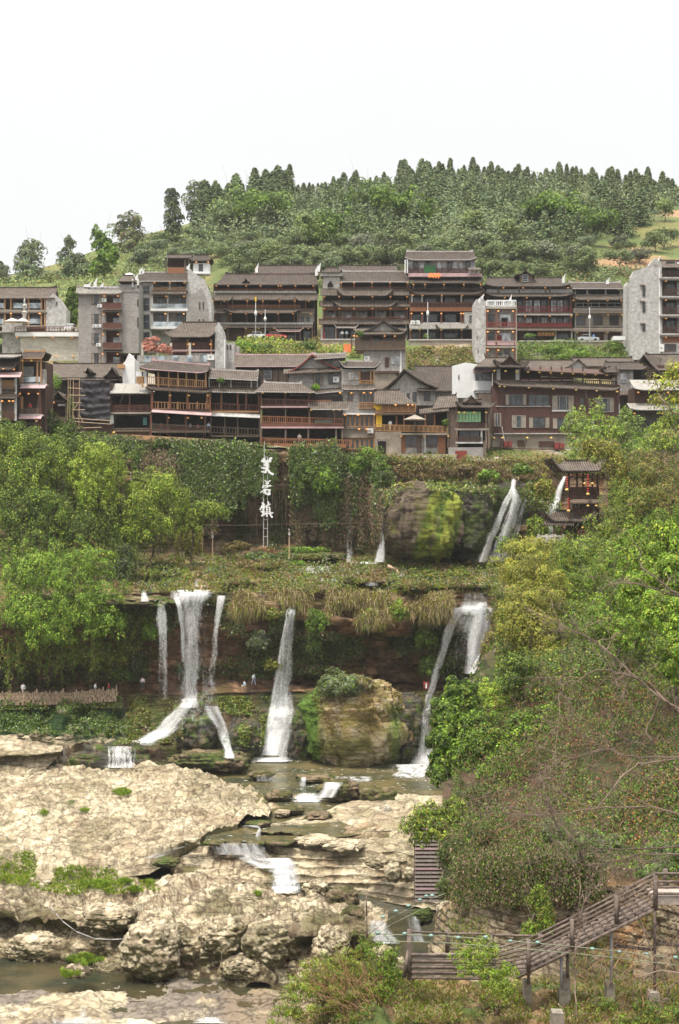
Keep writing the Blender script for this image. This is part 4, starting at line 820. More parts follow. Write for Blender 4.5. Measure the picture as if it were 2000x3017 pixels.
def street_hotel_c():
 b = Bld('hotel','tallest brown hotel with carved orange balconies and green banner on its top storey',1200,1000,289,0,hang='tallest brown hotel')
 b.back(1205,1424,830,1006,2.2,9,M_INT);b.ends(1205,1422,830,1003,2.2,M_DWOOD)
 b.roof(1192,1406,742,764,-1.5,5,mat=M_TILE,hip=.5,curl=.5,edge=M_EDGE);b.box('upper_storey',1198,1400,763,806,3.0,8,M_GREYP)
 for u,k in ((1201,0),(1218,1),(1236,0),(1254,1),(1288,0),(1303,0),(1318,1),(1335,0),(1350,0),(1370,1),(1387,0)):b.window(u,u + 13,770,796,2.95,M_PALEP if not k else M_DWOOD,M_GLASSL if not k else M_GLASS,1,fr=.08)
 b.rail(1198,1392,790,804,2.4,44,M_DWOOD,lattice=True,part='terrace_railing');b.box('terrace_parapet',1204,1420,805,815,.2,6,M_PINK)
 b.box('green_banner',1250,1283,781,803,2.2,2.25,M_GREEND);b.posts([1195,1198],765,805,1.6,.22,M_WHITE);b.posts([1384,1398,1408],790,815,.8,.2,M_WHITE);b.eave(1380,1418,789,794,.8,d0=1)
 x,z = b.at(1282,811,.1);m = MB()
 for k in range(9):m.bar((x - 1.1 + .25 * k,.1,z + .3 + .15 * math.sin(k * 2)),(x - 1.3 + .28 * k,-.1,z - .5 - .2 * math.sin(k * 3)),.17,5)
 m.build('orange_cloth',M_ORNG,b.root)
 b.roof(1205,1427,814,833,1.0,2.5,mat=M_TILE,curl=.5,back=False);b.posts([1218,1252,1308,1366,1416],834,850,0,.16,M_GWOOD,True,lv=838)
 b.roof(1205,1430,847,866,1.3,1.5,mat=M_TILE,curl=.9,back=False);b.slab(1206,1424,850,.2,0,2.2)
 b.box('carved_frieze',1208,1424,864,870,-.1,.08,M_OWOOD);b.posts([1213,1243,1301,1359],866,893,0,.15,M_PALEP);b.lanterns([1216,1245,1302,1362,1424],870,-.7)
 for u in (1216,1252,1310,1366):b.window(u,u + 32,876,892,1.6,M_DWOOD,M_GLASS,3)
 b.rail(1208,1405,891,904,-.3,60,M_RWOOD,lattice=True,part='carved_railing');b.box('carved_apron',1208,1405,905,917,-.3,-.1,M_OWOOD);b.slab(1206,1408,904,.3,-.25,2.2)
 b.posts([1212,1243,1300,1358,1365],920,952,0,.16,M_RWOOD,True,lv=924)
 for u in (1216,1254,1310):b.window(u,u + 34,926,948,1.4,M_DWOOD,M_GLASS,4)
 b.box('white_wall',1366,1424,920,962,-.1,2,M_PALEP);b.window(1381,1399,929,951,-.14,nx=2,ny=3,mat=M_GREYP);b.slab(1208,1370,950,.8,-.1,2.2,M_PALEP)
 b.eave(1206,1402,953,968,1.2,M_TILEL);b.eave(1284,1380,952,967,1.9,M_TILEL,curl=1.0);b.ac(1217,950,-.5,1.0,.8);b.ac(1229,950,-.5,1.0,.8)
 b.posts([1210,1236,1300,1360,1392],966,1002,0,.16,M_RWOOD,True,lv=972,lm='yellow')
 for u in (1214,1244,1308):b.window(u,u + 40 if u > 1240 else u + 20,974,996,1.4,M_DWOOD,M_GLASS,4)
 b.box('name_board',1316,1346,968,974,-.8,-.7,M_DWOOD)
 return b
street_hotel_c()
def slim_house():
 b = Bld('town_house','slim four storey house with red columns and a weathered grey side wall',1432,1045,268,0,hang='slim red columned house')
 b.box('wall',1436,1520,905,1075,.9,7,M_GREYP);b.poly('side_wall',[(1399,1070),(1399,890),(1404,880),(1412,896),(1420,880),(1431,888),(1434,1070)],.2,6,M_PALEP)
 b.posts([1434,1462,1516],905,1070,0,.16,M_RWOOD)
 for i,v in enumerate((905,966,1020)):
  b.slab(1432,1520,v,.3,-.3,1,M_STUC)
  b.lanterns([1437,1468,1511],v + 12,-.4)
 b.rail(1436,1518,950,964,-.1,20,M_RED);b.rail(1436,1518,1005,1018,-.1,20,M_PINK,solid=True)
 for a,c in ((926,962),(980,1010)):b.window(1437,1456,a,c,.85,M_DWOOD,M_GLASS,2,2);b.window(1466,1512,a,c,.85,M_IRON,M_GLASSL,3,cur=.15)
 b.box('door',1477,1495,936,963,.75,.82,M_INT);b.box('door',1465,1479,988,1016,.75,.82,M_RED);b.window(1464,1478,1040,1046,.85,nx=1);b.window(1486,1502,1030,1044,.85,nx=2)
 b.rail(1434,1520,886,903,0,14,M_WHITE,th=.1,part='roof_balustrade');finial(b,1502,903,2.4);b.box('parapet',1434,1520,900,907,-.2,1,M_PALEP);b.box('drain_pipe',1518,1523,890,1060,-.1,.2,M_STUC)
 for (u,v) in ((1404,990),(1407,1030),(1427,1040)):b.window(u,u + 2.5,v,v + 10,.16,nx=1,fr=.04)
 finial(b,1412,892,1.3);finial(b,1420,884,1.2)
 return b
slim_house()
def street_hotel_d():
 b = Bld('hotel','brown hotel with a single dormer, white curtained windows and red railings',1430,1000,290,0,hang='dormer hotel')
 b.back(1434,1688,842,1008,2.0,9,M_INT);b.ends(1434,1686,845,1004,2,M_DWOOD);b.roof(1429,1682,819,843,1.1,4.5,mat=M_TILE,curl=.5,hip=1)
 b.box('dormer',1531,1568,806,832,2.0,5,M_GWOOD);b.window(1538,1556,809,830,1.95,M_PALEP,M_GLASS,1,3,.1);b.gableroof(1519,1548,1578,794,808,808,1.4,6,M_TILE,.18,'dormer_roof');finial(b,1660,834,2,1)
 b.box('band_wall',1434,1686,845,862,.6,2,M_PANEL);b.rail(1434,1686,853,864,.1,30,M_PALEP,solid=True,th=.04);b.posts([1468,1530,1607,1620],845,865,0,.12,M_GWOOD);b.lanterns([1483,1541,1606,1673],848,-.6)
 b.roof(1428,1694,857,872,1.3,.6,mat=M_TILEM,curl=.9,back=False,rdg=False)
 for v0,v1 in ((884,921),(934,964)):
  for k,u in enumerate((1478,1499,1526,1548,1572,1594,1622,1638,1660)):b.window(u,u + 20,v0,v1,1.5,M_RWOOD,M_GLASSL if (k + (v0 > 900)) % 3 != 2 else M_GLASS,2)
 b.posts([1437,1546,1617,1681],872,966,0,.13,M_RWOOD);b.posts([1584],925,966,0,.12,M_RWOOD)
 b.rail(1520,1684,904,920,-.15,40,M_RED,part='red_railing');b.slab(1434,1686,920,.25,-.2,2);b.eave(1434,1688,920,926,1.0,M_TILEM,edge=M_EDGE)
 b.rail(1520,1684,952,964,-.15,40,M_RED,solid=True,part='red_railing');b.slab(1434,1686,964,.25,-.2,2);b.eave(1520,1690,966,973,1.1,M_TILEM)
 b.lanterns([1487,1552,1620],877,-.5);b.lanterns([1547,1620,1683],931,-.5)
 b.box('shop_wall',1530,1686,976,1004,1.5,2,M_DWOOD);b.window(1540,1582,978,1000,1.4,M_DWOOD,M_GLASS,4);b.box('orange_sign',1583,1636,977,990,-.5,-.42,M_OWOOD);b.posts([1636,1684,1696],974,1010,0,.2,M_PALEP)
 b.window(1642,1676,980,1002,1.4,M_DWOOD,M_GLASS,3)
 x,z = b.at(1609,983.5,-.52);m = MB()
 for k in range(5):
  xx = x - 1.3 + .65 * k;m.box(xx - .17,xx + .17,-.53,-.515,z + .12,z + .17).box(xx - .02,xx + .04,-.531,-.516,z - .2,z + .2).box(xx - .15,xx + .12,-.532,-.517,z - .06,z - .01)
 m.build('sign_lettering',M_YEL,b.root)
 return b
street_hotel_d()
def street_house_e():
 b = Bld('hotel','grey four storey hotel with open top gallery above brown garage doors',1690,1003,290,0,hang='garage hotel')
 b.back(1694,1838,850,1012,2.0,9,M_INT);b.ends(1694,1837,850,1008,2,M_GREYP);b.roof(1686,1842,833,849,.8,4,mat=M_TILE,edge=M_EDGE);finial(b,1790,837,1.4,2)
 b.posts([1730,1784,1828],850,870,0,.16,M_STUC);b.eave(1688,1838,868,882,1.2,M_TILEM,curl=.4);b.slab(1694,1836,868,.2,-.1,2,M_GREYP)
 b.posts([1696,1733,1788,1832],882,908,0,.13,M_GWOOD);b.rail(1696,1834,893,906,0,6,M_PALEP,th=.04);b.slab(1690,1838,908,.5,-.4,2,M_STUC);b.eave(1690,1840,912,921,1.0,M_TILEM)
 b.box('floor_wall',1694,1838,923,964,.4,2,M_STUC)
 for u in (1697,1747,1795):b.window(u,u + 28,931,958,.36,M_DWOOD,M_GLASS,3,2)
 b.slab(1690,1838,966,.3,-.4,2,M_STUC);b.eave(1690,1838,966,976,1.0,M_TILEM);b.posts([1698,1738,1783,1786,1832],976,1010,0,.2,M_PALEP)
 for u0,u1 in ((1701,1736),(1741,1782),(1790,1830)):b.box('garage_door',u0,u1,980,1010,.5,.6,M_OWOOD if u0 < 1740 else M_PANEL)
 b.lanterns([1689,1733,1790,1830],885,-.4);b.lanterns([1700,1791,1832],927,-.4);b.lanterns([1700,1790],980,-.4,'yellow')
 return b
street_house_e()
def right_tower():
 b = Bld('apartment_building','tall whitewashed apartment block with a stepped gable at the right edge of town',1945,1050,272,0,hang='whitewashed apartment block')
 b.poly('gable_end_wall',[(1856,1060),(1860,815),(1868,800),(1880,795),(1912,783),(1916,774),(1930,760),(1946,772),(1950,785),(1952,1060)],0,2.2,M_PALEP)
 b.box('gable_brick',1919,1943,772,783,-.03,0,M_GREYP);b.box('corner_strip',1941,1945,790,1050,-.06,0,M_WHITE)
 for v0,v1 in ((842,873),(890,920),(955,976)):b.window(1893,1901,v0,v1,-.04,nx=1);b.box('sill',1886,1901,v0 - 5,v0 - 2,-.5,0,M_STUC)
 b.back(1953,2060,782,1070,1.6,7,M_PANEL);b.roof(1953,2070,768,787,1,3,mat=M_TILEM);finial(b,1938,790,2.4)
 for v in (818,874,928,984):b.slab(1946,2060,v - 2,.3,-.6,1.6,M_PALEP);b.rail(1956,2060,v - 22,v - 3,-.4,26,M_DWOOD,lattice=True);b.eave(1945,2060,v,v + 6,.9,M_TILEM);b.window(1962,1988,v - 48,v - 4,1.5,M_DWOOD,M_GLASS,2);b.window(1993,2030,v - 48,v - 4,1.5,M_DWOOD,M_GLASSL,2);b.lanterns([1962],v + 10,-.5)
 b.box('brick_wall',1953,2060,990,1012,-.1,1.6,M_OWOOD);b.box('wall',1950,2060,1010,1060,-.2,1.6,M_PALEP);b.window(1958,1992,1013,1036,-.24,M_RWOOD,M_GLASS,4)
 b.ac(1950,1025,-.6,.8,1.4)
 return b
right_tower()
def step_wall():
 b = Bld('boundary_wall','narrow pale gable wall between the garage hotel and the whitewashed block',1845,1030,276,0,'wall')
 b.poly('wall_face',[(1843,1040),(1845,840),(1849,830),(1856,838),(1857,1040)],0,3,M_PALEP);b.box('white_wall',1808,1842,990,1002,-2,0,M_WHITE);b.box('meter_box',1842,1852,1025,1040,-.5,0,M_WHITE)
step_wall()
for (u0,u1,v0,v1,lab,m) in ((1205,1395,999,1046,'weedy beige retaining wall under the tallest hotel',M_LSTONE),(940,1062,998,1028,'beige parapet wall in front of the hotel with the corner tower',M_LSTONE),(1528,1842,1003,1046,'overgrown stone retaining wall below the garages',M_STONE)):
 b = Bld('retaining_wall',lab,u0,v1,281,0,'wall','retaining walls along the back street');b.box('stone_face',u0,u1,v0 + 4,v1,0,1,M_STUC if m is M_LSTONE else m);b.box('coping',u0,u1,v0,v0 + 4,-.15,1.1,M_CONC)

# ---------------- middle row, 240-262 m
def mid_house():
 b = Bld('town_house','brown timber house with a curled hip roof and leaning pale gable wall',488,1085,252,0,hang='pale gabled brown house')
 b.back(500,636,1000,1090,1.2,7,M_DWOOD);b.roof(484,634,950,992,1.2,3.5,mat=M_TILEM,hipl=2.6,hip=.3,curl=.9);b.box('front_wall',498,634,1008,1028,.6,1.2,M_PANEL)
 b.posts([552,554,622],1000,1060,0,.13,M_YWOOD);b.slab(500,634,1030,.25,-.3,1.2,M_PINK);b.box('ground_wall',560,634,1040,1085,.8,1.2,M_PALEP);b.lanterns([554,570,620],1014,-.4);b.ac(621,1052,-.2,1.3,1.0)
 b.poly('gable_end_wall',[(633,1086),(633,965),(644,948),(652,965),(659,1010),(661,1086)],-.4,8,M_PALEP);b.box('corner_post',660,663,1000,1086,-.5,0,M_WHITE)
mid_house()
def flame():
 b = Bld('roof_terrace','roof terrace with stone posts and grey glass panels in front of the brown house',405,1070,246,0,'terrace')
 b.box('deck',398,610,1066,1078,0,8,M_CONC)
 for u in (416,461,500,556):b.box('stone_post',u,u + 6,1010,1068,.3,.8,M_LSTONE)
 for k in range(10):u = 404 + 20.5 * k;b.box('glass_panel',u,u + 20,1047,1066,-.1,-.05,M_BGLASS if k % 2 else M_GREYP)
flame()
def low_roofs():
 b = Bld('town_house','low house with a very long tiled roof and two little dormers',130,1130,246,0)
 b.roof(126,362,1072,1118,.8,8,mat=M_TILEM);b.back(132,358,1112,1160,0,7,M_INT);b.gableroof(245,258,272,1082,1094,1094,-0.5,4,M_TILE,.15,'dormer_roof');b.gableroof(304,329,356,1080,1108,1108,-1.2,4,M_TILE,.2,'dormer_roof',wall=M_PANEL,wv=1112)
 b = Bld('barn','long dark barn with tiled roof and plank walls behind the restaurants',690,1130,248,0)
 b.roof(686,925,1046,1078,.8,4.5,mat=M_TILEM,edge=M_PINK);b.back(694,920,1076,1150,0,7,M_GWOOD);b.box('dark_opening',694,880,1082,1090,-.1,0,M_INT);b.window(777,800,1089,1117,-.05,M_PALEP,M_GLASS,1,2);b.posts([738,775,803,820,845],1088,1130,-.08,.12,M_DWOOD)
 b = Bld('outhouse','small concrete outhouse with two windows beside the pale gable wall',662,1090,258,0);b.box('wall',663,690,1010,1095,0,4,M_PALEP);b.box('wall',688,704,1020,1060,1,4,M_GREYP);b.window(667,672,1017,1030,-.04,nx=1);b.window(676,681,1017,1030,-.04,nx=1)
low_roofs()
def pediment_house():
 b = Bld('town_house','grey house with a curled pediment roof and timber balcony below the street',1040,1095,255,0,hang='pediment house')
 b.box('wall',1072,1195,1028,1100,0,7,M_GREYP);b.back(1050,1192,975,1030,1.4,6,M_GWOOD);b.box('terrace_wall',1104,1168,1096,1160,-1,3,M_STUC);b.box('ledge',1100,1176,1093,1099,-1.4,3,M_DWOOD)
 b.roof(1040,1200,968,984,1.5,.8,mat=M_TILEM,curl=.9,back=False,rdg=False,edge=M_TILE);b.gableroof(1062,1130,1200,943,978,978,-.6,7,M_TILEM,.3,wall=M_GREYP,wv=982,edge=M_TILE)
 b.rail(1046,1194,1005,1026,-.9,30,M_GWOOD,solid=True);b.slab(1044,1196,1026,.25,-1,1.4,M_GWOOD);b.posts([1048,1094,1133,1160,1190],984,1026,-.8,.11,M_RWOOD)
 b.window(1096,1118,990,1012,1.3,nx=3);b.window(1136,1160,990,1012,1.3,nx=3);b.box('door',1134,1146,1053,1082,-.1,0,M_PANEL);b.window(1152,1176,1049,1073,-.05,M_PALEP,M_GLASSL,2,4);b.box('corner_post',1178,1183,1030,1098,-.12,0,M_WHITE)
 b.lanterns([1043,1052,1133,1163],990,-1.3);b.ac(1081,1056,-.4,1,.8);b.box('tarpaulin',1012,1034,1014,1038,.5,.6,M_ORNG);b.posts([1036,1048],985,1030,-.6,.1,M_DWOOD)
pediment_house()
def bits():
 st = [(753,888,1003,'rusty street lamp post with a round lamp before the widest hotel',0),(781,912,1003,'white street lamp post standing before the widest hotel',1),(1260,890,998,'grey lamp post in front of the tallest hotel',1),(1737,905,1005,'grey lamp post in front of the garage hotel',1)]
 for u,v0,v1,lab,k in st:
  o = P(u,v1,283);h = (v1 - v0) / F * 283;r = empty('street_lamp',o,0,lab,'street lamp','lamp posts on the back street');m = MB().lathe(0,0,[(.16,-.8),(.12,.2),(.09,h * .5),(.07,h)],8).build('pole',M_IRON,r,True)
  MB().lathe(0,0,[(.05,h * .62),(.28,h * .66),(.28,h * .72),(.05,h * .78)],8).build('lamp_head',M_AC,r,True)
  if k == 0:MB().box(-.14,.14,-.14,.14,h,h + .9).build('tip',M_YEL,r)
bits()

M_CONC2 = mat_plain('pale_weathered_sheet_roof',(0.27,0.255,0.23),0.85,0.3,1.6,0.2,stretch=(3,1,1))
# ---------------- front row over the gorge, 224-240 m
def corner_left():
 b = Bld('restaurant','left edge timber restaurant with a curled roof, faded pink awnings and glass railing',60,1260,222,-3,hang='restaurant at the left edge')
 b.back(54,124,1062,1300,1.8,5,M_DWOOD);b.roof(46,134,1036,1054,.7,1.2,mat=M_TILE,hip=.5,curl=.9,hipl=.8,edge=M_YWOOD);b.posts([58,66,110,120],1056,1128,0,.12,M_YWOOD);b.lanterns([65,92],1062,-.4,'yellow');b.box('beam',56,122,1060,1066,-.1,.1,M_YWOOD)
 b.box('pale_wall',66,98,1080,1108,1.6,1.8,M_PALEP);b.box('glass_rail',62,122,1110,1126,-.1,-.05,M_BGLASS);b.box('pier',118,131,1088,1136,.2,1.5,M_GREYP)
 for v,u0,u1 in ((1131,58,132),(1221,52,120)):b.slab(u0,u1,v - 1,.2,-.3,1.8,M_PALEP);b.eave(u0,u1,v,v + 12,1.1,M_PINK,th=.08)
 b.box('awning_valance',58,120,1146,1158,.3,.4,M_RWOOD);b.posts([58,118],1150,1300,0,.14,M_RWOOD);b.box('woven_screen',54,68,1168,1222,.1,.2,M_YWOOD);b.rail(64,118,1205,1222,-.1,14,M_GWOOD)
 b.lanterns([58,84,112],1160,-.4);b.lanterns([50,107],1240,-.6);b.box('lower_wall',50,112,1244,1310,1,1.6,M_GWOOD);b.posts([62,110],1240,1330,.5,.14,M_GWOOD)
 c = Bld('restaurant','narrow timber restaurant cut by the left edge of the picture under sagging dark eaves',20,1240,219,3,hang='narrow edge restaurant')
 c.back(-70,48,1050,1270,1.6,5,M_INT);c.roof(-80,56,1044,1052,.6,2,mat=M_TILEL,curl=.2);c.roof(-60,50,1058,1088,.9,1.5,mat=M_TILE,curl=1.2,back=False);c.eave(-60,60,1096,1110,1.2,M_PINK,th=.08)
 c.box('panel_wall',-60,42,1120,1145,.8,1.6,M_YWOOD);c.box('panel_wall',-60,40,1178,1240,.8,1.6,M_GWOOD);c.slab(-60,50,1160,.3,-.3,1.6,M_GWOOD);c.eave(-60,48,1162,1172,.6,M_TILEM);c.posts([1,46],1100,1240,0,.16,M_PALEP);c.rail(-30,44,1140,1158,-.1,12,M_GWOOD)
 c.lanterns([10,40],1088,-.6);c.lanterns([6,27,38],1182,-.4);c.rail(-30,42,1215,1236,-.1,12,M_RWOOD)
corner_left()
def shed():
 b = Bld('ivy_shed','ruined gabled shed smothered in ivy with a dark opening',130,1300,232,0,'shed')
 b.back(128,216,1165,1330,1.2,5,M_DWOOD);b.gableroof(122,170,222,1152,1186,1188,-.4,6,M_TILEM,.2,edge=M_GWOOD);b.box('wall',126,146,1180,1330,0,1.2,M_GWOOD);b.box('wall',192,216,1185,1330,0,1.2,M_GWOOD);b.box('wall',144,194,1228,1330,.02,1.2,M_GWOOD);b.box('beam',150,190,1180,1184,0,.2,M_GWOOD);b.box('hanging_lamp',170,192,1190,1196,.1,.5,M_PALEP)
 b.lantern(158,1186,-.1)
shed()
def scaffold():
 b = Bld('scaffolded_house','house under repair wrapped in dark wrinkled netting behind bamboo scaffolding',215,1260,229,0)
 b.back(212,326,1125,1280,1.2,5,M_DWOOD)
 nx_,nz_ = 60,60;x0,x1,z0,z1 = b.rect(232,324,1120,1235,0);X,Z = np.meshgrid(np.linspace(x0,x1,nx_),np.linspace(z1,z0,nz_));Q = np.stack([X * 1.1,X * 0,Z * 1.3 - np.abs(X - (x0 + x1) / 2) * .5],-1)
 Yv = .2 + .28 * fbm(Q * .9,4,201,kind=2) + .1 * np.sin(Z * 5 + 2 * vn(Q * .3,7));Z = Z - .2 * np.sin((X - x0) / (x1 - x0) * math.pi)
 mesh_np('netting',np.stack([X,Yv,Z],-1).reshape(-1,3),grid_faces(nz_,nx_),M_CLOTH,b.root,smooth=True)
 b = Bld('scaffolding','bamboo pole scaffolding beside the dark netting',215,1260,226,0,'scaffolding')
 for u in (199,205,214,232):
  x,z = b.at(u,1115,0);x2,z2 = b.at(u + 1,1262,0);MB().bar((x,0,z2),(x + .1,0,z),.06).build('pole',M_BAMB,b.root)
 for (ua,va,ub,vb) in ((198,1116,236,1117),(200,1143,240,1145),(203,1164,252,1165),(215,1186,240,1187),(216,1208,250,1207),(212,1232,330,1240),(214,1242,328,1250),(218,1262,300,1259),(216,1208,236,1180),(213,1215,222,1244),(232,1220,246,1246)):
  p = b.at(ua,va,-.1);q = b.at(ub,vb,-.1);MB().bar((p[0],-.1,p[1]),(q[0],-.1,q[1]),.055).build('pole',M_BAMB,b.root)
scaffold()
def asphalt_roof():
 b = Bld('restaurant','timber restaurant under a plain pale roof between the netting and the tall restaurant',322,1290,230,-2,hang='plain roofed restaurant')
 b.back(326,444,1150,1320,3,5,M_INT);b.roof(322,446,1130,1158,.8,3.5,mat=M_CONC2,hip=3,hipl=.1,sag=0,th=.1,rdg=False);b.posts([322,382,444],1158,1225,0,.1,M_RWOOD);b.posts([444],1225,1310,0,.12,M_RWOOD);b.box('beam',322,444,1160,1165,-.05,.05,M_RWOOD)
 b.rail(322,442,1194,1213,-.05,26,M_RWOOD,lattice=True,part='carved_railing');b.slab(322,444,1214,.3,-.2,3,M_STUC);b.box('white_panel',323,334,1222,1248,.1,.2,M_WHITE);b.rail(335,442,1262,1270,0,26,M_GWOOD);b.slab(335,444,1268,.2,-.1,3,M_GWOOD)
 b.rail(338,442,1275,1286,.2,24,M_RWOOD,lattice=True);b.box('under_wall',340,442,1272,1330,1.6,3,M_DWOOD);b.posts([343,365,400],1286,1330,.4,.12,M_GWOOD);b.lanterns([335],1274,-.1,'yellow',.28);b.lanterns([341],1326,-.1,'yellow',.3);b.box('green_drape',421,432,1230,1252,1.2,1.25,M_TEAL)
 w_ = Bld('gable_wall','bright white stepped gable wall with a vertical drain pipe above the pale roof',360,1130,238,0,'wall');w_.poly('wall_face',[(361,1135),(362,1072),(370,1062),(376,1048),(380,1040),(386,1050),(398,1058),(399,1135)],0,5,M_WHITE);w_.box('drain_pipe',397,400,1062,1132,-.12,0,M_IRON);w_.box('cabinet',345,365,1073,1085,-1,0,M_YWOOD);finial(w_,388,1060,.8)
asphalt_roof()
def big_restaurant():
 b = Bld('restaurant','three storey open restaurant with bentwood railings and a faded pink awning, left of centre',405,1275,229,0,hang='three storey open restaurant')
 b.back(446,614,1085,1330,4.0,5,M_INT)
 b.box('white_panel',400,436,1094,1108,-.1,0,M_WHITE);b.box('white_panel',425,436,1106,1130,-.1,0,M_WHITE);b.box('white_panel',402,425,1110,1130,.5,.7,M_YWOOD)
 b.roof(408,612,1062,1084,.9,3,mat=M_TILE,curl=.4,veb=1098,vrb=1077,hipl=1.6,edge=M_PINK);b.posts([420,434,466,497,524,549,578,606],1096,1142,0,.1,M_YWOOD)
 b.rail(434,608,1110,1134,-.05,30,M_YWOOD,v0b=1122,v1b=1143);b.slab(430,612,1140,.3,-.2,4)
 b.roof(428,622,1130,1146,1.3,.8,mat=M_TILE,curl=.3,veb=1158,vrb=1143,back=False,rdg=False);b.posts([448,500,552,610,618],1152,1215,0,.16,M_OWOOD);b.lanterns([501,556,612],1165,-.4,'yellow')
 b.rail(448,614,1184,1205,-.05,18,M_YWOOD,v0b=1190,v1b=1211);b.posts([465,497,524,551,581,607],1183,1208,-.06,.09,M_YWOOD);b.slab(446,618,1205,.3,-.2,4);b.eave(446,622,1204,1213,1.3,M_PINK,th=.08,vrb=1214,veb=1224)
 b.posts([445,493,547,604],1222,1280,0,.14,M_RWOOD);b.rail(446,618,1249,1266,-.1,26,M_GWOOD,v0b=1256,v1b=1276);b.slab(446,620,1268,.35,-.3,4,M_GWOOD);b.lanterns([496,553,594],1231,.5)
 b.box('table_row',455,600,1254,1257,1.2,2.0,M_GWOOD);b.box('chair_row',460,600,1258,1268,1.6,1.8,M_RED)
 b.box('lower_back',470,606,1275,1322,1.8,4,M_INT);b.rail(470,600,1298,1316,.5,22,M_DWOOD,part='lower_railing',lattice=True);b.posts([470,500,548,600],1275,1335,.6,.12,M_DWOOD);b.slab(462,612,1318,.25,.2,4,M_GWOOD)
 c = Bld('restaurant','open restaurant with pale fascia and pink roof edge right of the three storey one',618,1275,230,1,hang='pink edged restaurant')
 c.back(622,764,1092,1310,4,5,M_INT);c.roof(614,760,1089,1112,.9,2.5,mat=M_TILEM,edge=M_EDGE,vrb=1096,veb=1119);c.posts([616,646,680,740,758],1112,1142,0,.1,M_PALEP);c.rail(616,758,1124,1140,0,20,M_GWOOD,v0b=1128,v1b=1142)
 c.eave(614,762,1139,1152,1.1,M_TILEM,edge=M_EDGE,vrb=1143,veb=1156);c.slab(618,762,1142,.3,-.1,4);c.posts([619,652,700,725,762],1156,1210,.3,.14,M_OWOOD);c.rail(620,762,1188,1208,-.05,20,M_RWOOD,v0b=1194,v1b=1214)
 c.slab(618,764,1210,.3,-.2,4,M_YWOOD);c.eave(622,768,1213,1224,1.3,M_PALEP,th=.08,vrb=1220,veb=1231);c.posts([622,662,700,764],1228,1284,0,.1,M_GWOOD);c.rail(622,766,1257,1276,-.1,16,M_GWOOD,v0b=1264,v1b=1284)
 c.slab(620,768,1282,.3,-.2,4,M_GWOOD);c.lanterns([646,693],1116,-.3);c.box('red_drape',618,624,1232,1250,1,1.05,M_RED)
big_restaurant()
def sign_restaurant():
 b = Bld('restaurant','open restaurant of orange timber decks above the hanging characters',765,1318,227,0,hang='restaurant above the characters')
 b.back(768,1010,1160,1322,4,5,M_INT);b.roof(750,928,1127,1152,.9,3.5,mat=M_TILEM,hip=2.2,hipl=1.2,sag=.1,edge=M_EDGE,vrb=1131,veb=1154)
 b.posts([768,840,910],1152,1200,0,.1,M_RWOOD);b.rail(768,912,1175,1195,-.05,26,M_RWOOD,v0b=1179);b.slab(766,914,1197,.3,-.2,4,M_RWOOD);b.box('fascia',768,912,1196,1201,-.35,-.2,M_PINK);b.lanterns([774,841,913],1157,-.5,'yellow')
 b.roof(908,1034,1183,1204,1.0,.6,mat=M_TILEM,curl=.9,back=False,rdg=False,cw=.12,edge=M_EDGE);b.rail(912,976,1180,1192,1.2,10,M_OWOOD);b.lanterns([917,983,1000],1208,-.5,'yellow')
 b.posts([768,841,911,986],1200,1258,0,.1,M_GWOOD);b.rail(769,1010,1226,1245,-.05,40,M_OWOOD,v0b=1234,v1b=1252);b.box('deck_apron',769,1010,1246,1256,-.08,.1,M_RWOOD);b.slab(768,1010,1254,.3,-.1,4,M_RWOOD);b.box('fascia',768,1012,1257,1262,-.3,-.1,M_PINK)
 b.posts([768,841,908,990,1008],1262,1320,0,.13,M_GWOOD);b.rail(768,1036,1290,1308,-.3,44,M_OWOOD,v0b=1297,v1b=1314);b.slab(762,1022,1308,.2,-.4,4,M_GWOOD);b.box('deck_beam',760,1020,1309,1319,-.55,-.38,M_OWOOD)
 b.box('table_row',780,980,1294,1297,1.4,2.2,M_YWOOD);b.box('teal_chairs',925,980,1238,1246,1,1.4,M_TEAL)
 for u in (772,985):b.box('under_post',u,u + 5,1319,1345,.2,.5,M_GWOOD)
sign_restaurant()
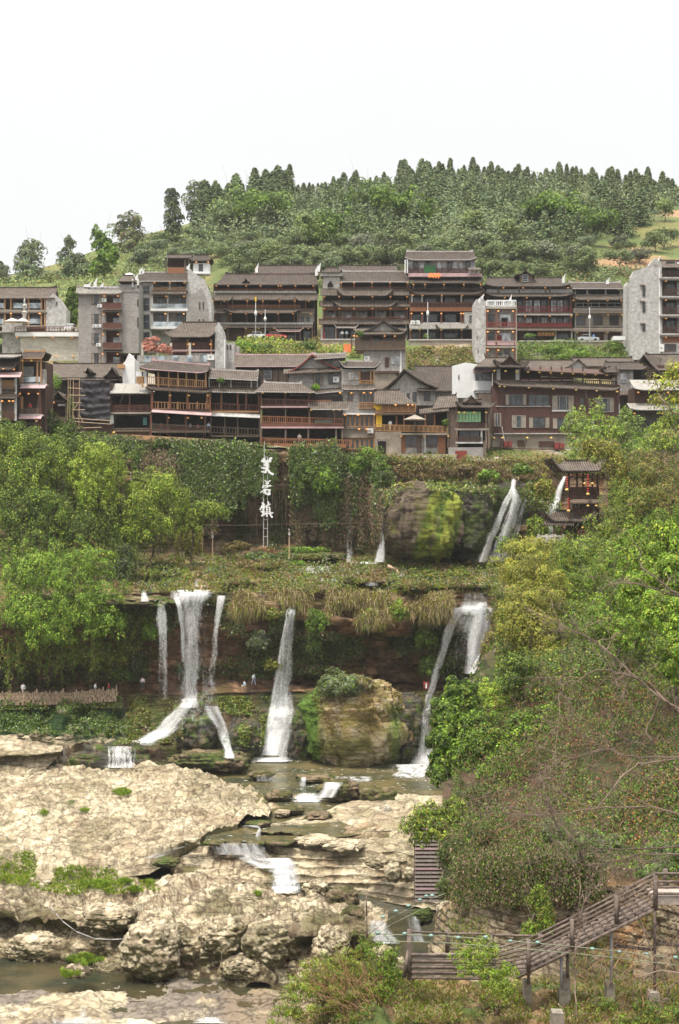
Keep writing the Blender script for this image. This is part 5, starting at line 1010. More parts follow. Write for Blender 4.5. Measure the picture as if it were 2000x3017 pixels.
def white_brick():
 b = Bld('town_house','whitewashed brick house with a red edged gable roof, corner tower and honey timber lattice doors',850,1320,232,0,hang='whitewashed brick house')
 b.box('wall',852,1010,1092,1235,1.0,8,M_WBRICK);b.gableroof(845,919,1030,1044,1098,1098,.2,8,M_TILEM,.25,edge=M_RED,wall=None)
 b.poly('gable',[(868,1094),(919,1052),(932,1058),(1000,1062),(1004,1096)],.98,3,M_WBRICK);b.roof(926,1018,1045,1056,.3,2.5,mat=M_TILEM,edge=M_EDGE,vrb=1042,veb=1050)
 b.window(949,979,1058,1073,.95,M_GWOOD,M_GLASS,4);b.eave(834,1004,1088,1100,.4,M_TILEM,d0=1,vrb=1080,veb=1093)
 b.window(922,950,1100,1135,.95,M_RWOOD,M_GLASS,3,1,cur=.2);b.window(968,986,1098,1132,.95,M_RWOOD,M_GLASS,2);b.ac(990,1118,.4,1.0,.9);b.ac(985,1174,.4,1.0,.9)
 b.eave(925,1012,1148,1158,.5,M_TILEM,d0=1,edge=M_EDGE,vrb=1141,veb=1150);b.window(930,941,1160,1181,.95,M_OWOOD,M_GLASS,1);b.window(961,985,1158,1183,.95,M_RWOOD,M_GLASS,3)
 b.box('tower',1006,1104,1088,1218,0,7,M_WBRICK);b.roof(1000,1120,1064,1080,.9,2,mat=M_TILE,hip=1.2,curl=1.0,edge=M_EDGE,vrb=1067)
 b.window(1025,1056,1096,1120,-.05,M_YWOOD,M_GLASSL,3,3);b.box('balcony_recess',1061,1101,1094,1130,-.03,.02,M_DWOOD);b.posts([1060,1092,1101],1092,1130,-.1,.1,M_YWOOD);b.rail(1062,1100,1121,1131,-.15,8,M_YWOOD)
 b.eave(1008,1106,1133,1145,.7,M_TILEM,curl=.15,edge=M_EDGE);b.window(1023,1040,1156,1182,-.05,M_OWOOD,M_GLASS,2,2);b.window(1057,1100,1155,1200,-.05,M_YWOOD,M_GLASS,4);b.rail(1058,1100,1186,1205,-.25,8,M_YWOOD,lattice=True)
 b.lanterns([1002,1035,1072,1092],1158,-.5);b.slab(988,1105,1217,.25,-.2,3,M_WHITE);b.back(1010,1104,1218,1330,.4,5,M_GWOOD)
 for v0,v1 in ((1224,1258),(1292,1324)):
  for k in range(6):u = 1018 + 14 * k;b.window(u,u + 13,v0,v1,.34,M_YWOOD,M_GLASS,1,1,.14,part='lattice_door')
 b.box('grey_band',1010,1104,1260,1290,.1,.4,M_STUC);b.slab(1006,1104,1260,.12,-.2,.4,M_GREYP);b.posts([1008,1103],1220,1330,.1,.13,M_YWOOD);b.ac(1091,1269,-.3,1.0,.8);b.lanterns([1016,1055,1105],1223,-.4);b.lanterns([1058,1080],1265,-.4)
white_brick()
def grey_barn():
 b = Bld('barn','grey rendered barn with a big sagging gable roof and three small windows',1125,1200,241,0)
 b.gableroof(1122,1190,1284,1086,1150,1140,-.9,10,M_TILE,.3,shift=6.5,edge=M_TILEM);b.poly('wall',[(1140,1215),(1140,1140),(1190,1096),(1262,1142),(1282,1146),(1284,1215)],0,9,M_GREYP)
 b.box('annex_wall',1283,1362,1146,1215,.5,6,M_GREYP);b.roof(1230,1383,1080,1150,1.0,7.5,mat=M_TILE,hipl=0,hip=1.8,sag=.05,veb=1152,vrb=1080)
 b.window(1198,1207,1158,1176,-.05,M_DWOOD,M_GLASS,1);b.window(1215,1227,1155,1182,-.05,M_DWOOD,M_GLASS,1,2);b.window(1249,1267,1151,1180,-.05,M_DWOOD,M_GLASS,2,3)
 b.ac(1248,1209,-1,1,.9);b.ac(1262,1209,-1,1,.9)
grey_barn()
def deck_house():
 b = Bld('tea_house','low tea house with honey timber deck and yellow door on a stone terrace',1105,1330,228,0,hang='tea house deck')
 b.roof(1103,1222,1150,1189,.9,4,mat=M_TILEM,sag=.05,hipl=0,hip=2.2,veb=1190);b.box('orange_screen',1126,1224,1190,1214,-.3,-.15,M_OWOOD);b.rail(1126,1224,1190,1216,-.4,20,M_YWOOD,part='timber_screen');b.box('wall',1106,1128,1184,1222,0,.6,M_YWOOD)
 b.slab(1106,1224,1217,.2,-.6,4,M_GWOOD);b.back(1106,1320,1190,1345,3.0,4,M_INT);b.posts([1122,1168,1190,1253,1280],1222,1255,.6,.12,M_OWOOD);b.box('yellow_door',1108,1125,1222,1258,.3,.5,M_YEL)
 x,z = b.at(1114,1197,-.1);MB().lathe(0,0,[(.62,0),(.6,.05),(.1,.06)],14).build('yellow_disc',M_YEL,b.root).matrix_local = __import__('mathutils').Matrix.Translation((x,-.05,z)) @ __import__('mathutils').Matrix.Rotation(math.radians(90),4,'X')
 b.eave(1236,1322,1205,1218,1.0,M_TILEM,vrb=1196,veb=1209);b.rail(1105,1318,1251,1271,-1.0,60,M_YWOOD,v0b=1256,v1b=1276,th=.035,part='deck_railing');b.slab(1180,1322,1276,.3,-1.1,3,M_STUC)
 b.box('left_wall',1106,1182,1272,1345,-.2,3,M_STUC);b.box('door',1113,1137,1300,1342,-.3,-.19,M_INT);b.window(1111,1140,1294,1298,-.5,M_DWOOD,M_DWOOD,1,part='sign_board')
 x0,z0 = b.at(1115,1296,-.62);m = MB()
 for k in range(4):
  xx = x0 + .32 * k;m.box(xx,xx + .2,-.63,-.61,z0 + .06,z0 + .1).box(xx + .08,xx + .12,-.632,-.612,z0 - .12,z0 + .12).box(xx,xx + .2,-.634,-.614,z0 - .1,z0 - .06)
 m.build('sign_lettering',M_WHITE,b.root)
 b.box('right_wall',1182,1316,1280,1345,.2,3,M_GREYP)
 for u0,u1 in ((1192,1228),(1256,1288)):b.window(u0,u1,1284,1318,.14,M_RWOOD,M_GLASS,3,3)
 b.box('timber_panel',1180,1194,1284,1334,.1,.2,M_OWOOD);b.box('timber_panel',1228,1242,1284,1334,.1,.2,M_GWOOD);b.box('timber_panel',1290,1316,1284,1336,.1,.2,M_OWOOD);b.box('dark_gap',1313,1323,1276,1340,-.05,.1,M_INT);b.lanterns([1182,1250,1320],1285,-.6,'yellow');b.lanterns([1165,1202,1215],1193,-.8)
 b.posts([1252],1276,1345,-.6,.12,M_PALEP)
 u = Bld('parasol','grey patio parasol standing on the tea house deck',1225,1262,225,0,'parasol');x,z = 0,0
 x,z = u.at(1222,1262,0); _,zt = u.at(1222,1222,0);h = zt - z;MB().lathe(x,0,[(1.8,z + h * .62),(1.75,z + h * .66),(.1,z + h)],8).build('canopy',M_STUC,u.root);MB().bar((x,0,z),(x,0,z + h * .9),.04).build('pole',M_IRON,u.root)
 t = Bld('terrace_wall','stone terrace wall below the tea house with a rusty red railing',1130,1365,224.5,0,'wall');t.box('stone_face',1120,1345,1338,1375,.5,3,M_STONE);t.box('step',1230,1345,1352,1375,-.3,.5,M_LSTONE);t.rail(1128,1330,1340,1358,-.8,9,M_RWOOD,v0b=1362,v1b=1380,lattice=True,part='rusty_railing')
 t.box('step',1130,1240,1360,1380,-.5,.4,M_LSTONE)
deck_house()
def green_sign_house():
 b = Bld('town_house','dark timber tower house with a green printed screen under its curled roof',1322,1310,228,0,hang='house with the green screen')
 b.box('plank_wall',1324,1344,1204,1318,0,4,M_GWOOD);b.back(1344,1440,1200,1320,1.4,4,M_INT);b.posts([1345,1432,1440,1320],1200,1320,0,.16,M_GWOOD)
 b.roof(1274,1352,1168,1204,.6,4,mat=M_TILEM,hip=0,hipl=1.2,sag=0,veb=1196,vrb=1164);b.roof(1344,1464,1178,1199,1.1,1.6,mat=M_TILE,hip=2.2,curl=.9,sag=.3);b.gableroof(1362,1389,1418,1163,1184,1184,-.4,4,M_TILE,.2,wall=M_GWOOD,wv=1188,part='pediment_roof')
 b.box('green_screen',1345,1416,1213,1243,.2,.3,M_GREEN);x,z = b.at(1350,1222,.18);m = MB();rr = random.Random(4)
 for k in range(7):
  xx = x + .5 * k
  for j in range(5):m.box(xx + rr.uniform(0,.08),xx + rr.uniform(.2,.34),.17 - .002 * j,.18 - .002 * j,z - .22 * j,z - .22 * j + .05)
  m.box(xx + .14,xx + .19,.155,.165,z - .95,z + .1)
 m.build('screen_lettering',M_DWOOD,b.root)
 b.rail(1344,1438,1246,1262,-.1,24,M_DWOOD,solid=True);b.slab(1340,1440,1262,.3,-.2,1.4,M_STUC);b.window(1352,1414,1264,1300,1.2,M_DWOOD,M_GLASS,2);b.rail(1344,1418,1288,1302,-.1,18,M_DWOOD,lattice=True);b.slab(1342,1422,1302,.25,-.2,1.4,M_PALEP);b.box('white_post',1416,1421,1262,1305,-.05,.1,M_PALEP)
 b.lanterns([1352,1368,1397,1432],1215,-.3,'yellow');b.lanterns([1342,1396,1424],1322,-.2,'yellow')
 t = Bld('basement_wall','patterned grey brick basement wall with a rusty red metal door',1330,1370,226,0,'wall');t.box('brick_wall',1322,1430,1318,1385,0,3,M_GBRICK);t.box('red_door',1341,1375,1328,1365,-.1,0,M_RED);t.posts([1428],1300,1370,-.2,.2,M_GWOOD)
green_sign_house()
def white_block():
 b = Bld('town_house','bright white plastered house with a projecting white balcony behind the brown hall',1333,1165,238,0)
 b.poly('wall',[(1333,1140),(1333,1078),(1372,1068),(1450,1080),(1450,1172),(1333,1172)],0,1.2,M_WHITE);b.box('balcony',1398,1450,1122,1150,-2,0,M_WHITE);b.box('balcony_base',1402,1452,1150,1158,-1.9,0,M_PALEP)
 b.window(1399,1414,1100,1124,-.6,M_WHITE,M_GLASS,1);b.window(1418,1450,1097,1120,-.6,M_DWOOD,M_GLASS,2);b.box('red_awning',1396,1446,1090,1096,-2,-.5,M_PINK);b.window(1350,1353,1104,1118,-.04,nx=1)
white_block()
def brown_hall():
 b = Bld('hall','large reddish brown panelled hall with curtained windows and an open roof-top gallery',1450,1290,233,-1.5,hang='large brown hall')
 b.box('panelled_wall',1450,1826,1138,1276,0,9,M_PANEL);b.box('basement_wall',1428,1826,1276,1368,.5,5,M_STUC);b.box('side_wall',1412,1452,1160,1280,.6,5,M_GWOOD)
 for u in (1469,1484,1554,1622,1690,1755,1817):b.box('pilaster',u,u + 3,1142,1278,-.08,0,M_DWOOD)
 for (u0,u1,v0,v1,c,n) in ((1488,1552,1160,1194,.15,4),(1557,1620,1162,1196,0,3),(1627,1690,1166,1208,.22,3),(1708,1722,1170,1198,0,1),(1757,1808,1172,1214,.2,3),(1508,1549,1224,1260,.25,3),(1557,1620,1228,1262,.18,4),(1627,1690,1230,1264,.2,4),(1455,1476,1218,1256,.2,2),(1700,1750,1234,1266,.2,3)):
  b.window(u0,u1,v0,v1,-.05,M_DWOOD if c == 0 or n == 4 else M_GREYP,M_GLASS,n,1,.09,cur=c)
 b.box('sill',1460,1622,1196,1198,-.15,0,M_PALEP);b.box('sill',1626,1692,1209,1212,-.15,0,M_WHITE);b.box('sill',1456,1690,1276,1279,-.15,0,M_PALEP)
 b.roof(1456,1828,1117,1134,1.2,.8,mat=M_TILEM,back=False,rdg=False,curl=.6,cw=.06,edge=M_TILE,vrb=1133,veb=1150);b.box('pink_edge',1460,1824,1119,1121,.8,.95,M_PINK)
 b.slab(1452,1826,1134,.4,0,9,M_DWOOD);b.posts([1458,1532,1557,1592,1624,1654,1686,1717,1767,1815],1080,1134,.9,.11,M_DWOOD);b.posts([1468,1524],1088,1120,.9,.3,M_PALEP)
 b.rail(1470,1818,1112,1124,1.0,60,M_DWOOD,v0b=1124,v1b=1138);b.back(1462,1600,1085,1135,4.5,3,M_DWOOD)
 b.roof(1400,1500,1055,1080,.8,4,mat=M_TILEM,sag=0,hipl=2,hip=0);b.roof(1456,1562,1058,1080,1.2,1.8,mat=M_TILE,hip=3,curl=1.2,sag=.4);b.gableroof(1466,1502,1536,1044,1072,1072,-.5,5,M_TILE,.22,wall=M_DWOOD,wv=1074,part='pediment_roof')
 b.roof(1545,1822,1081,1090,.7,3,mat=M_DWOOD,sag=0,th=.12,rdg=False,vrb=1090,veb=1104,hipl=.2);b.roof(1776,1826,1082,1096,.9,1.2,mat=M_TILE,hip=1.2,curl=.6)
 b.lanterns(lin(1456,1788,11),lambda u:1092 + (u - 1456) * .038,0,'yellow',.26);b.lanterns([1472,1486,1558,1630,1697,1758,1818],lambda u:1138 + (u - 1472) * .045,-1.1,'yellow',.24);b.lanterns([1455,1480,1553,1624,1690],1290,-.4,'yellow',.24)
 b.box('cabinet',1484,1495,1300,1316,-.3,.5,M_RED);b.box('cabinet',1498,1508,1300,1316,-.3,.5,M_RED);b.box('vent',1526,1545,1297,1314,.3,.5,M_DWOOD);b.box('vent',1588,1632,1300,1316,.3,.5,M_DWOOD);b.box('cabinet',1634,1648,1304,1322,-.3,.5,M_RED);b.box('cabinet',1650,1662,1306,1322,-.3,.5,M_RED)
 for (ua,va,ub,vb) in ((1432,1318,1668,1326),(1452,1288,1445,1325),(1480,1288,1472,1322),(1552,1288,1545,1320),(1490,1318,1492,1350),(1504,1318,1504,1350),(1540,1320,1540,1350),(1478,1256,1486,1300)):
  p = b.at(ua,va,-.2);q = b.at(ub,vb,-.2);MB().bar((p[0],-.2,p[1]),(q[0],-.2,q[1]),.09).build('strut',M_DWOOD if ua != 1478 else M_PALEP,b.root)
 b.box('drain_pipe',1823,1826,1190,1280,-.1,.1,M_PALEP)
brown_hall()
def right_roofs():
 def rh(lab,u0,u1,v0,v1,Y,vb,wm=M_STUC,nm='town_house',**k):
  b = Bld(nm,lab,u0,vb,Y,0,group=None);b.roof(u0,u1,v0,v1,.8,4.5,**k);b.back(u0 + 6,u1 - 6,v1 - 2,vb,0,7,wm);return b
 rh('low house with a brown tiled roof behind the gallery of the brown hall',1550,1700,1062,1085,258,1110,mat=M_TILEM)
 b = Bld('town_house','pale gabled house with grey render between the tiled roofs right of centre',1640,1110,250,0);b.gableroof(1640,1705,1760,1056,1092,1094,-.5,9,M_TILEM,.2,wall=M_PALEP,wv=1100)
 b = rh('long low house with a lichen covered tiled roof at the right',1700,1880,1055,1078,262,1110,mat=M_TILEM)
 b = Bld('town_house','blue grey house with a latticed loft and tall windows behind the brown hall',1780,1160,246,0,hang='blue grey house')
 b.roof(1784,1908,1068,1088,.9,3,mat=M_TILE,curl=.5,hip=.6);b.back(1816,1866,1086,1160,0,5,M_GREYP);b.window(1826,1846,1100,1128,-.05,M_PALEP,M_GLASSL,2);b.box('white_post',1858,1863,1098,1156,-.2,0,M_PALEP);b.back(1866,1910,1088,1160,1,5,M_INT);b.eave(1818,1876,1152,1162,.8,M_TILEM);b.back(1822,1876,1160,1196,.5,4,M_DWOOD);b.window(1830,1850,1174,1190,.45,M_GWOOD,M_GLASS,3)
 b = Bld('barn','timber barn with an open lattice gable and mossy roof at the right edge',1880,1120,252,0);b.gableroof(1868,1896,1960,1044,1064,1108,-.6,9,M_TILEM,.2,shift=8);b.back(1880,1960,1075,1130,.6,6,M_DWOOD);m = MB()
 for k in range(12):
  x,z = b.at(1884 + k * 5.2,1060 + k * 3.2,-.1);x2,z2 = b.at(1884 + k * 5.2,1108,-.1);m.box(x - .05,x + .05,-.15,-.05,z2,z)
 for k in range(7):
  x,z = b.at(1884,1064 + 7 * k,-.1);x2, _ = b.at(1890 + k * 10,1064,-.1);m.box(x,x2,-.2,-.14,z - .05,z + .05)
 m.build('lattice',M_GWOOD,b.root)
 b.roof(1925,2060,1045,1090,.6,6,mat=M_TILEM)
 b = Bld('restaurant','stone and timber restaurant with two broad pale eaves at the right edge',1860,1280,238,2,hang='restaurant at the right edge')
 b.back(1874,2060,1140,1215,.8,5,M_DWOOD);b.back(1868,2060,1205,1350,.6,5,M_DSTONE);b.roof(1868,2060,1119,1148,.9,2.5,mat=M_CONC2,sag=0,th=.12,curl=.3,back=False,rdg=False);b.roof(1855,2060,1188,1207,1.5,.7,mat=M_CONC2,sag=0,th=.12,curl=.3,back=False,rdg=False)
 b.window(1912,1936,1170,1186,.7,M_YWOOD,M_GLASS,3);b.window(1950,1988,1166,1186,.7,M_PALEP,M_GLASS,4);b.lanterns([1880,1968],1156,-.6);b.lanterns([1869,1952],1218,-1);b.lanterns([1872,1894],1284,-.4,'yellow')
 b = Bld('cottage','low cottage roof of diagonal tiles half hidden by trees beside the pavilion',1795,1390,205,0);b.roof(1800,1930,1335,1392,.5,3.5,mat=M_TILEM,sag=0,gable=M_STUC);b.back(1806,1924,1388,1440,0,5,M_DWOOD)
 b = Bld('garden_wall','pale broken stone wall on the slope at the right edge',1930,1370,200,0,'wall');b.poly('wall_face',[(1938,1380),(1936,1310),(1944,1308),(1948,1322),(2010,1316),(2060,1310),(2060,1380)],0,.6,M_GREYP)
right_roofs()

def pavilion():
 b = Bld('pavilion','two storey timber pavilion with curled roofs and strings of red lanterns',1600,1600,172,0,'pavilion')
 b.roof(1632,1790,1358,1386,1.0,2.2,mat=M_TILEM,hip=1.8,curl=1.5,sag=.5,out=.3,cw=.2,edge=M_TILE);b.posts([1676,1700,1718,1760],1394,1590,0,.11,M_DWOOD);b.box('lintel',1676,1762,1404,1409,-.1,.1,M_GWOOD)
 b.rail(1678,1764,1436,1462,-.1,14,M_DWOOD,solid=True);b.slab(1676,1766,1462,.2,-.2,3);b.posts([1700,1745],1394,1440,2.2,.1,M_DWOOD);b.roof(1682,1782,1458,1480,.6,.4,mat=M_GWOOD,back=False,rdg=False,sag=0,part='plank_awning')
 b.back(1694,1766,1480,1510,1.8,2,M_GWOOD);b.rail(1688,1766,1497,1512,-.1,14,M_DWOOD,solid=True);b.window(1696,1706,1482,1497,1.7,M_WHITE,M_GLASSL,1)
 b.roof(1610,1748,1506,1534,.9,1.8,mat=M_TILEM,hip=1.6,curl=1.2,sag=.5,out=.3,cw=.2,edge=M_TILE);b.roof(1600,1692,1530,1545,1.2,.6,mat=M_TILEM,sag=0,hipl=.6,back=False,rdg=False)
 b.posts([1632,1655],1546,1592,-1.0,.11,M_DWOOD);b.posts([1757],1555,1594,-.9,.08,M_PALEP);b.back(1680,1764,1540,1590,.8,2.6,M_DWOOD);b.rail(1704,1764,1562,1582,-.8,12,M_RWOOD);b.slab(1584,1770,1592,.3,-1.6,3.5,M_STUC,part='floor')
 b.rail(1585,1660,1580,1594,-1.5,9,M_LSTONE,th=.09,part='stone_balustrade');b.posts([1586,1610,1635,1660],1574,1598,-1.5,.12,M_LSTONE);b.box('bench',1664,1683,1578,1600,-1.3,-.6,M_OWOOD);b.box('piling',1600,1760,1600,1640,-.5,3,M_STUC)
 for (u,v,n) in ((1670,1404,5),(1732,1396,8),(1675,1466,5)):
  x,z = b.at(u,v,-.9);h = P(0,0,1);o = empty('lantern_string',tuple(b.O + np.array((x,-.9,z))),0,'string of red silk lanterns hanging from the %s of the pavilion' % {1670:'upper left corner',1732:'upper right side',1675:'middle storey corner'}[u],'lantern string','red lantern strings on the pavilion')
  for k in range(n):MB().lathe(0,0,[(.05,-.03),(.12,-.07),(.15,-.13),(.12,-.2),(.05,-.24)],8).build('lantern',M_REDL,o,True,(0,0,-.28 * k))
  MB().lathe(0,0,[(.08,0),(.2,-.08),(.2,-.2),(.06,-.28)],8).build('tip_lantern',M_LAMPY,o,True,(0,0,-.28 * n - .04))
 b.hang = 'pavilion';b.lanterns([1686,1706],1400,-.8,'red',.18);b.lanterns([1732,1757],1490,-.6,'yellow',.2);b.lanterns([1716],1554,-.7,'yellow',.2);b.lanterns([1722,1745],1424,-.7,'yellow',.2)
pavilion()

# ---------------- the lanterns themselves: one model per colour, copied
LM = {'amber':M_LAMP,'yellow':M_LAMPY,'red':M_REDL};proto = {}
WORD = {'amber':'small amber lantern','yellow':'small yellow lantern','red':'small red lantern'}
ORD = ['first','second','third','fourth','fifth','sixth','seventh','eighth','ninth','tenth','eleventh','twelfth']
from collections import defaultdict
byh = defaultdict(list)
for L_ in LANT:byh[(L_[1],L_[2])].append(L_)
for (h,c),Ls in byh.items():
 Ls.sort(key=lambda q:q[5]);rows = []
 for q in Ls:
  if rows and q[5] - rows[-1][-1][5] < 9:rows[-1].append(q)
  else:rows.append([q])
 for ri,rw in enumerate(rows):
  rw.sort(key=lambda q:q[4])
  for qi,(p, _, _,r,u_,v_) in enumerate(rw):
   col_ = (ORD[qi] + ' ' if len(rw) > 1 else '') + WORD[c] + (' from the left' if len(rw) > 1 else '')
   lab = col_ + (' in row %s from the top' % ['one','two','three','four','five','six','seven','eight','nine'][ri] if len(rows) > 1 else '') + ' on the ' + h
   g = '%ss of the %s' % (WORD[c],h);WD = lab.split()
   if len(WD) > 16:lab = lab.replace(' from the top','')
   if len(lab.split()) > 16:lab = lab.replace('small ','')
   if c not in proto:
    t = empty('lantern',p,0,lab,'lantern',g);MB().lathe(0,0,[(.3,-.6),(.75,-.35),(1,0),(.75,.35),(.3,.6)],8).build('shade',LM[c],t,True);MB().lathe(0,0,[(.32,.6),(.3,.75),(.05,1.4)],6).build('cap',M_DWOOD,t);t.scale = (r,r,r);proto[c] = t
   else:copy_tree(proto[c],p,0,r,lab,g)

# ================================================================== ROCKS AND FALLING WATER
DBW,DBH,DBS = 420,520,6
DB = np.full((DBH,DBW),1e9)
def db_add(name):
 G,n1,U,V = SURF[name]
 # refine so that every cell is met
 G = np.asarray(G)
 for a in (0,.25,.5,.75):
  for b in (0,.25,.5,.75):
   Q = (G[:-1,:-1] * (1 - a) * (1 - b) + G[1:,:-1] * a * (1 - b) + G[:-1,1:] * (1 - a) * b + G[1:,1:] * a * b)
   U_,V_ = uv_of(Q);iu = ((U_ + 200) / DBS).astype(int);iv = (V_ / DBS).astype(int)
   ok = (iu >= 0) & (iu < DBW) & (iv >= 0) & (iv < DBH);np.minimum.at(DB,(iv[ok],iu[ok]),Q[...,1][ok])
for k in list(SURF):
 if 'water' not in k and k != 'hill_back':db_add(k)
def surfY(u,v):
 iu = np.clip(((np.asarray(u,float) + 200) / DBS).astype(int),0,DBW - 1);iv = np.clip((np.asarray(v,float) / DBS).astype(int),0,DBH - 1);return DB[iv,iu]
def blob_np(u,v,Y,ru,rv,rd=None,seed=1,nu=72,nv=46,amp=.22,freq=1.3,kind=1,squash=None,strat=0.0,power=2.4,ribs=0):
 k = Y / F;R = np.array((ru * k,(rd if rd is not None else ru * k),rv * k));th = np.linspace(0,2 * math.pi,nu);ph = np.linspace(0,math.pi,nv);PH,TH = np.meshgrid(ph,th,indexing='ij')
 d = np.stack([np.sin(PH) * np.cos(TH),np.sin(PH) * np.sin(TH),np.cos(PH)],-1);e = 2 / power;ds = np.sign(d) * np.abs(d) ** e
 ds /= np.maximum(1,np.linalg.norm(ds,axis=-1,keepdims=True) / 1.12)
 m = R.mean();q = ds * R
 o = amp * fbm(q / m * freq + seed * 7.7,5,seed,kind=kind) + amp * .45 * fbm(q / m * freq * 4 + seed,5,seed + 3,kind=1)
 if ribs:o = o + ribs * fbm(q * (1.1,1.1,.16) + seed,4,seed + 9,kind=1) * (.3 + .7 * np.sin(PH))
 G = q * (1 + o[...,None])
 if strat:G = G + d * strat * strata(G + np.array((seed * 9.,0,0)),R[2] * .22,1.0,seed=seed)[...,None]
 C = np.array(P(u,v,Y));return G + C,d,C
def rock(name,label,u,v,Y,ru,rv,rd=None,seed=1,color=None,cat='rock',group=None,mat=None,**k):
 G,d,C = blob_np(u,v,Y,ru,rv,rd,seed,**k);nn = grid_normals(G);nn = np.where((nn * d).sum(-1,keepdims=True) < 0,-nn,nn);U,V = uv_of(G)
 col_ = (color or pale_col(.3,seed=seed,dirt=.3))(G,nn,U,V,None,None)
 o = mesh_np(name,(G - C).reshape(-1,3),grid_faces(*G.shape[:2]),mat or M_ROCK,colr=col_.reshape(-1,3),dom='POINT',smooth=True,loc=tuple(C))
 tag(o,label,cat,group);SURF[o.name] = (G,nn,U,V);return o
def dome_col(G,n,U,V,S,T):
 a = fbm(G * 0.35 * (1,1,.3),4,301);b = fbm(G * 1.2,4,303);sl = U + (V - 1540) * .3;g = np.exp(-((sl - 1325) / 34) ** 2) + .8 * np.exp(-((sl - 1262) / 22) ** 2)
 return mixc((0.13,0.095,0.065),(OLIVE * .9,sst(-.1,.3,b)),((0.13,0.21,0.025),sst(.3,.6,g + .4 * a)),((0.27,0.29,0.04),sst(.5,.8,g + .5 * b) * .85),((0.16,0.12,0.09),sst(.1,.4,a) * .5 * (1 - np.clip(g,0,1))))
rock('mossy_dome','huge overhanging dome of dripping rock covered in bright moss',1238,1535,214,122,116,6.5,31,dome_col,'rock',None,M_CLIFF,nu=230,nv=130,amp=.16,freq=1.0,power=2.7,ribs=.10)
rock('mossy_dome','darker slanting rock buttress between the mossy dome and the fan waterfall',1385,1545,216,70,112,5.5,33,lambda G,n,U,V,S,T:mixc((0.07,0.06,0.045),(MOSS * .7,sst(-.1,.3,fbm(G * .6,4,5))),(GRASS * .6,sst(.1,.3,fbm(G * .3,3,8)))),'rock',None,M_CLIFF,nu=170,nv=110,amp=.16,power=2.6,ribs=.14)
rock('mossy_dome','mossy green rock slope behind the fan waterfall',1490,1540,219.5,85,120,5,35,lambda G,n,U,V,S,T:mixc((0.075,0.065,0.05),(MOSS * .8,sst(-.1,.25,fbm(G * .5,4,15))),((0.11,0.15,.03),sst(.1,.3,fbm(G * .3,3,18)) * sst(1540,1590,U))),'rock',None,M_CLIFF,nu=170,nv=110,amp=.16,power=2.6,ribs=.14)
def bb_col(G,n,U,V,S,T):
 a = fbm(G * 0.3,4,311);b = fbm(G * 1.1,4,313,kind=1);low = sst(2165,2185,V + 14 * a)
 return mixc((0.24,0.19,0.06),(STRAW * .9,sst(-.1,.2,fbm(G * 1.4,4,316))),(PALE * .9,sst(.02,.3,b) * .8),(OLIVE * 1.1,sst(0,.3,a) * .5),(PALE,low * sst(-.35,.1,b)),(OLIVE * 1.2,low * sst(.0,.3,a)),((0.09,0.16,0.02),sst(965,925,U + 20 * a) + np.exp(-((U - 1165) / 22) ** 2) * sst(2060,2090,V) * .8))
rock('boulder','enormous mossy tan boulder standing between the centre and right waterfalls',1050,2140,193,158,130,6.5,41,bb_col,'boulder',None,M_ROCK,nu=260,nv=170,amp=.12,freq=1.6,power=4.2,ribs=.07,strat=.3)
dkc = lambda G,n,U,V,S,T:mixc((0.085,0.08,0.06),(MOSS * 1.0,sst(-.05,.25,fbm(G * .7,4,321))),(TAN * .5,sst(.1,.35,fbm(G * 1.5,3,323))))
rock('boulder','dark wet boulder under the left waterfall splitting its water',575,2150,192,62,78,4,43,dkc,'boulder',None,M_CLIFF,nu=110,nv=80,amp=.25)
rock('boulder','dark dripping rock right of the centre waterfall base',885,2170,193,42,80,3.5,45,dkc,'boulder',None,M_CLIFF,nu=90,nv=70,amp=.25)
rock('boulder','dark dripping rock left of the right waterfall base',1205,2150,192,45,100,3.5,47,dkc,'boulder',None,M_CLIFF,nu=90,nv=70,amp=.25)
rock('boulder','dark rock ledge left of the centre waterfall base',720,2180,192,50,65,3.5,48,dkc,'boulder',None,M_CLIFF,nu=90,nv=70,amp=.25)
rock('rock_lip','grey rounded rock lip beside the top of the right waterfall',1295,1790,198,48,38,3,49,lambda G,n,U,V,S,T:mixc((0.20,0.18,0.14),(MOSS,sst(.0,.3,fbm(G * .6,4,5)))),'rock',None,M_CLIFF,amp=.18)
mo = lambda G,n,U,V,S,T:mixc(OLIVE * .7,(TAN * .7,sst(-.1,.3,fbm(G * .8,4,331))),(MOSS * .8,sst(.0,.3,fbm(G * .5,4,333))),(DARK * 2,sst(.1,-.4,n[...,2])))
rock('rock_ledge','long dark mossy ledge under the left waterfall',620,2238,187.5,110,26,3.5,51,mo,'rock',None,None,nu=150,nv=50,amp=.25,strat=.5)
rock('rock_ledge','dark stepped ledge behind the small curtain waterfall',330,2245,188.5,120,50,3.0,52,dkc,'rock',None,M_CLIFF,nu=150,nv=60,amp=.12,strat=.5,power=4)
pc = pale_col(.15,seed=341,dirt=.35,vert=.5);pm = pale_col(.9,seed=343,dirt=.7,vert=1)
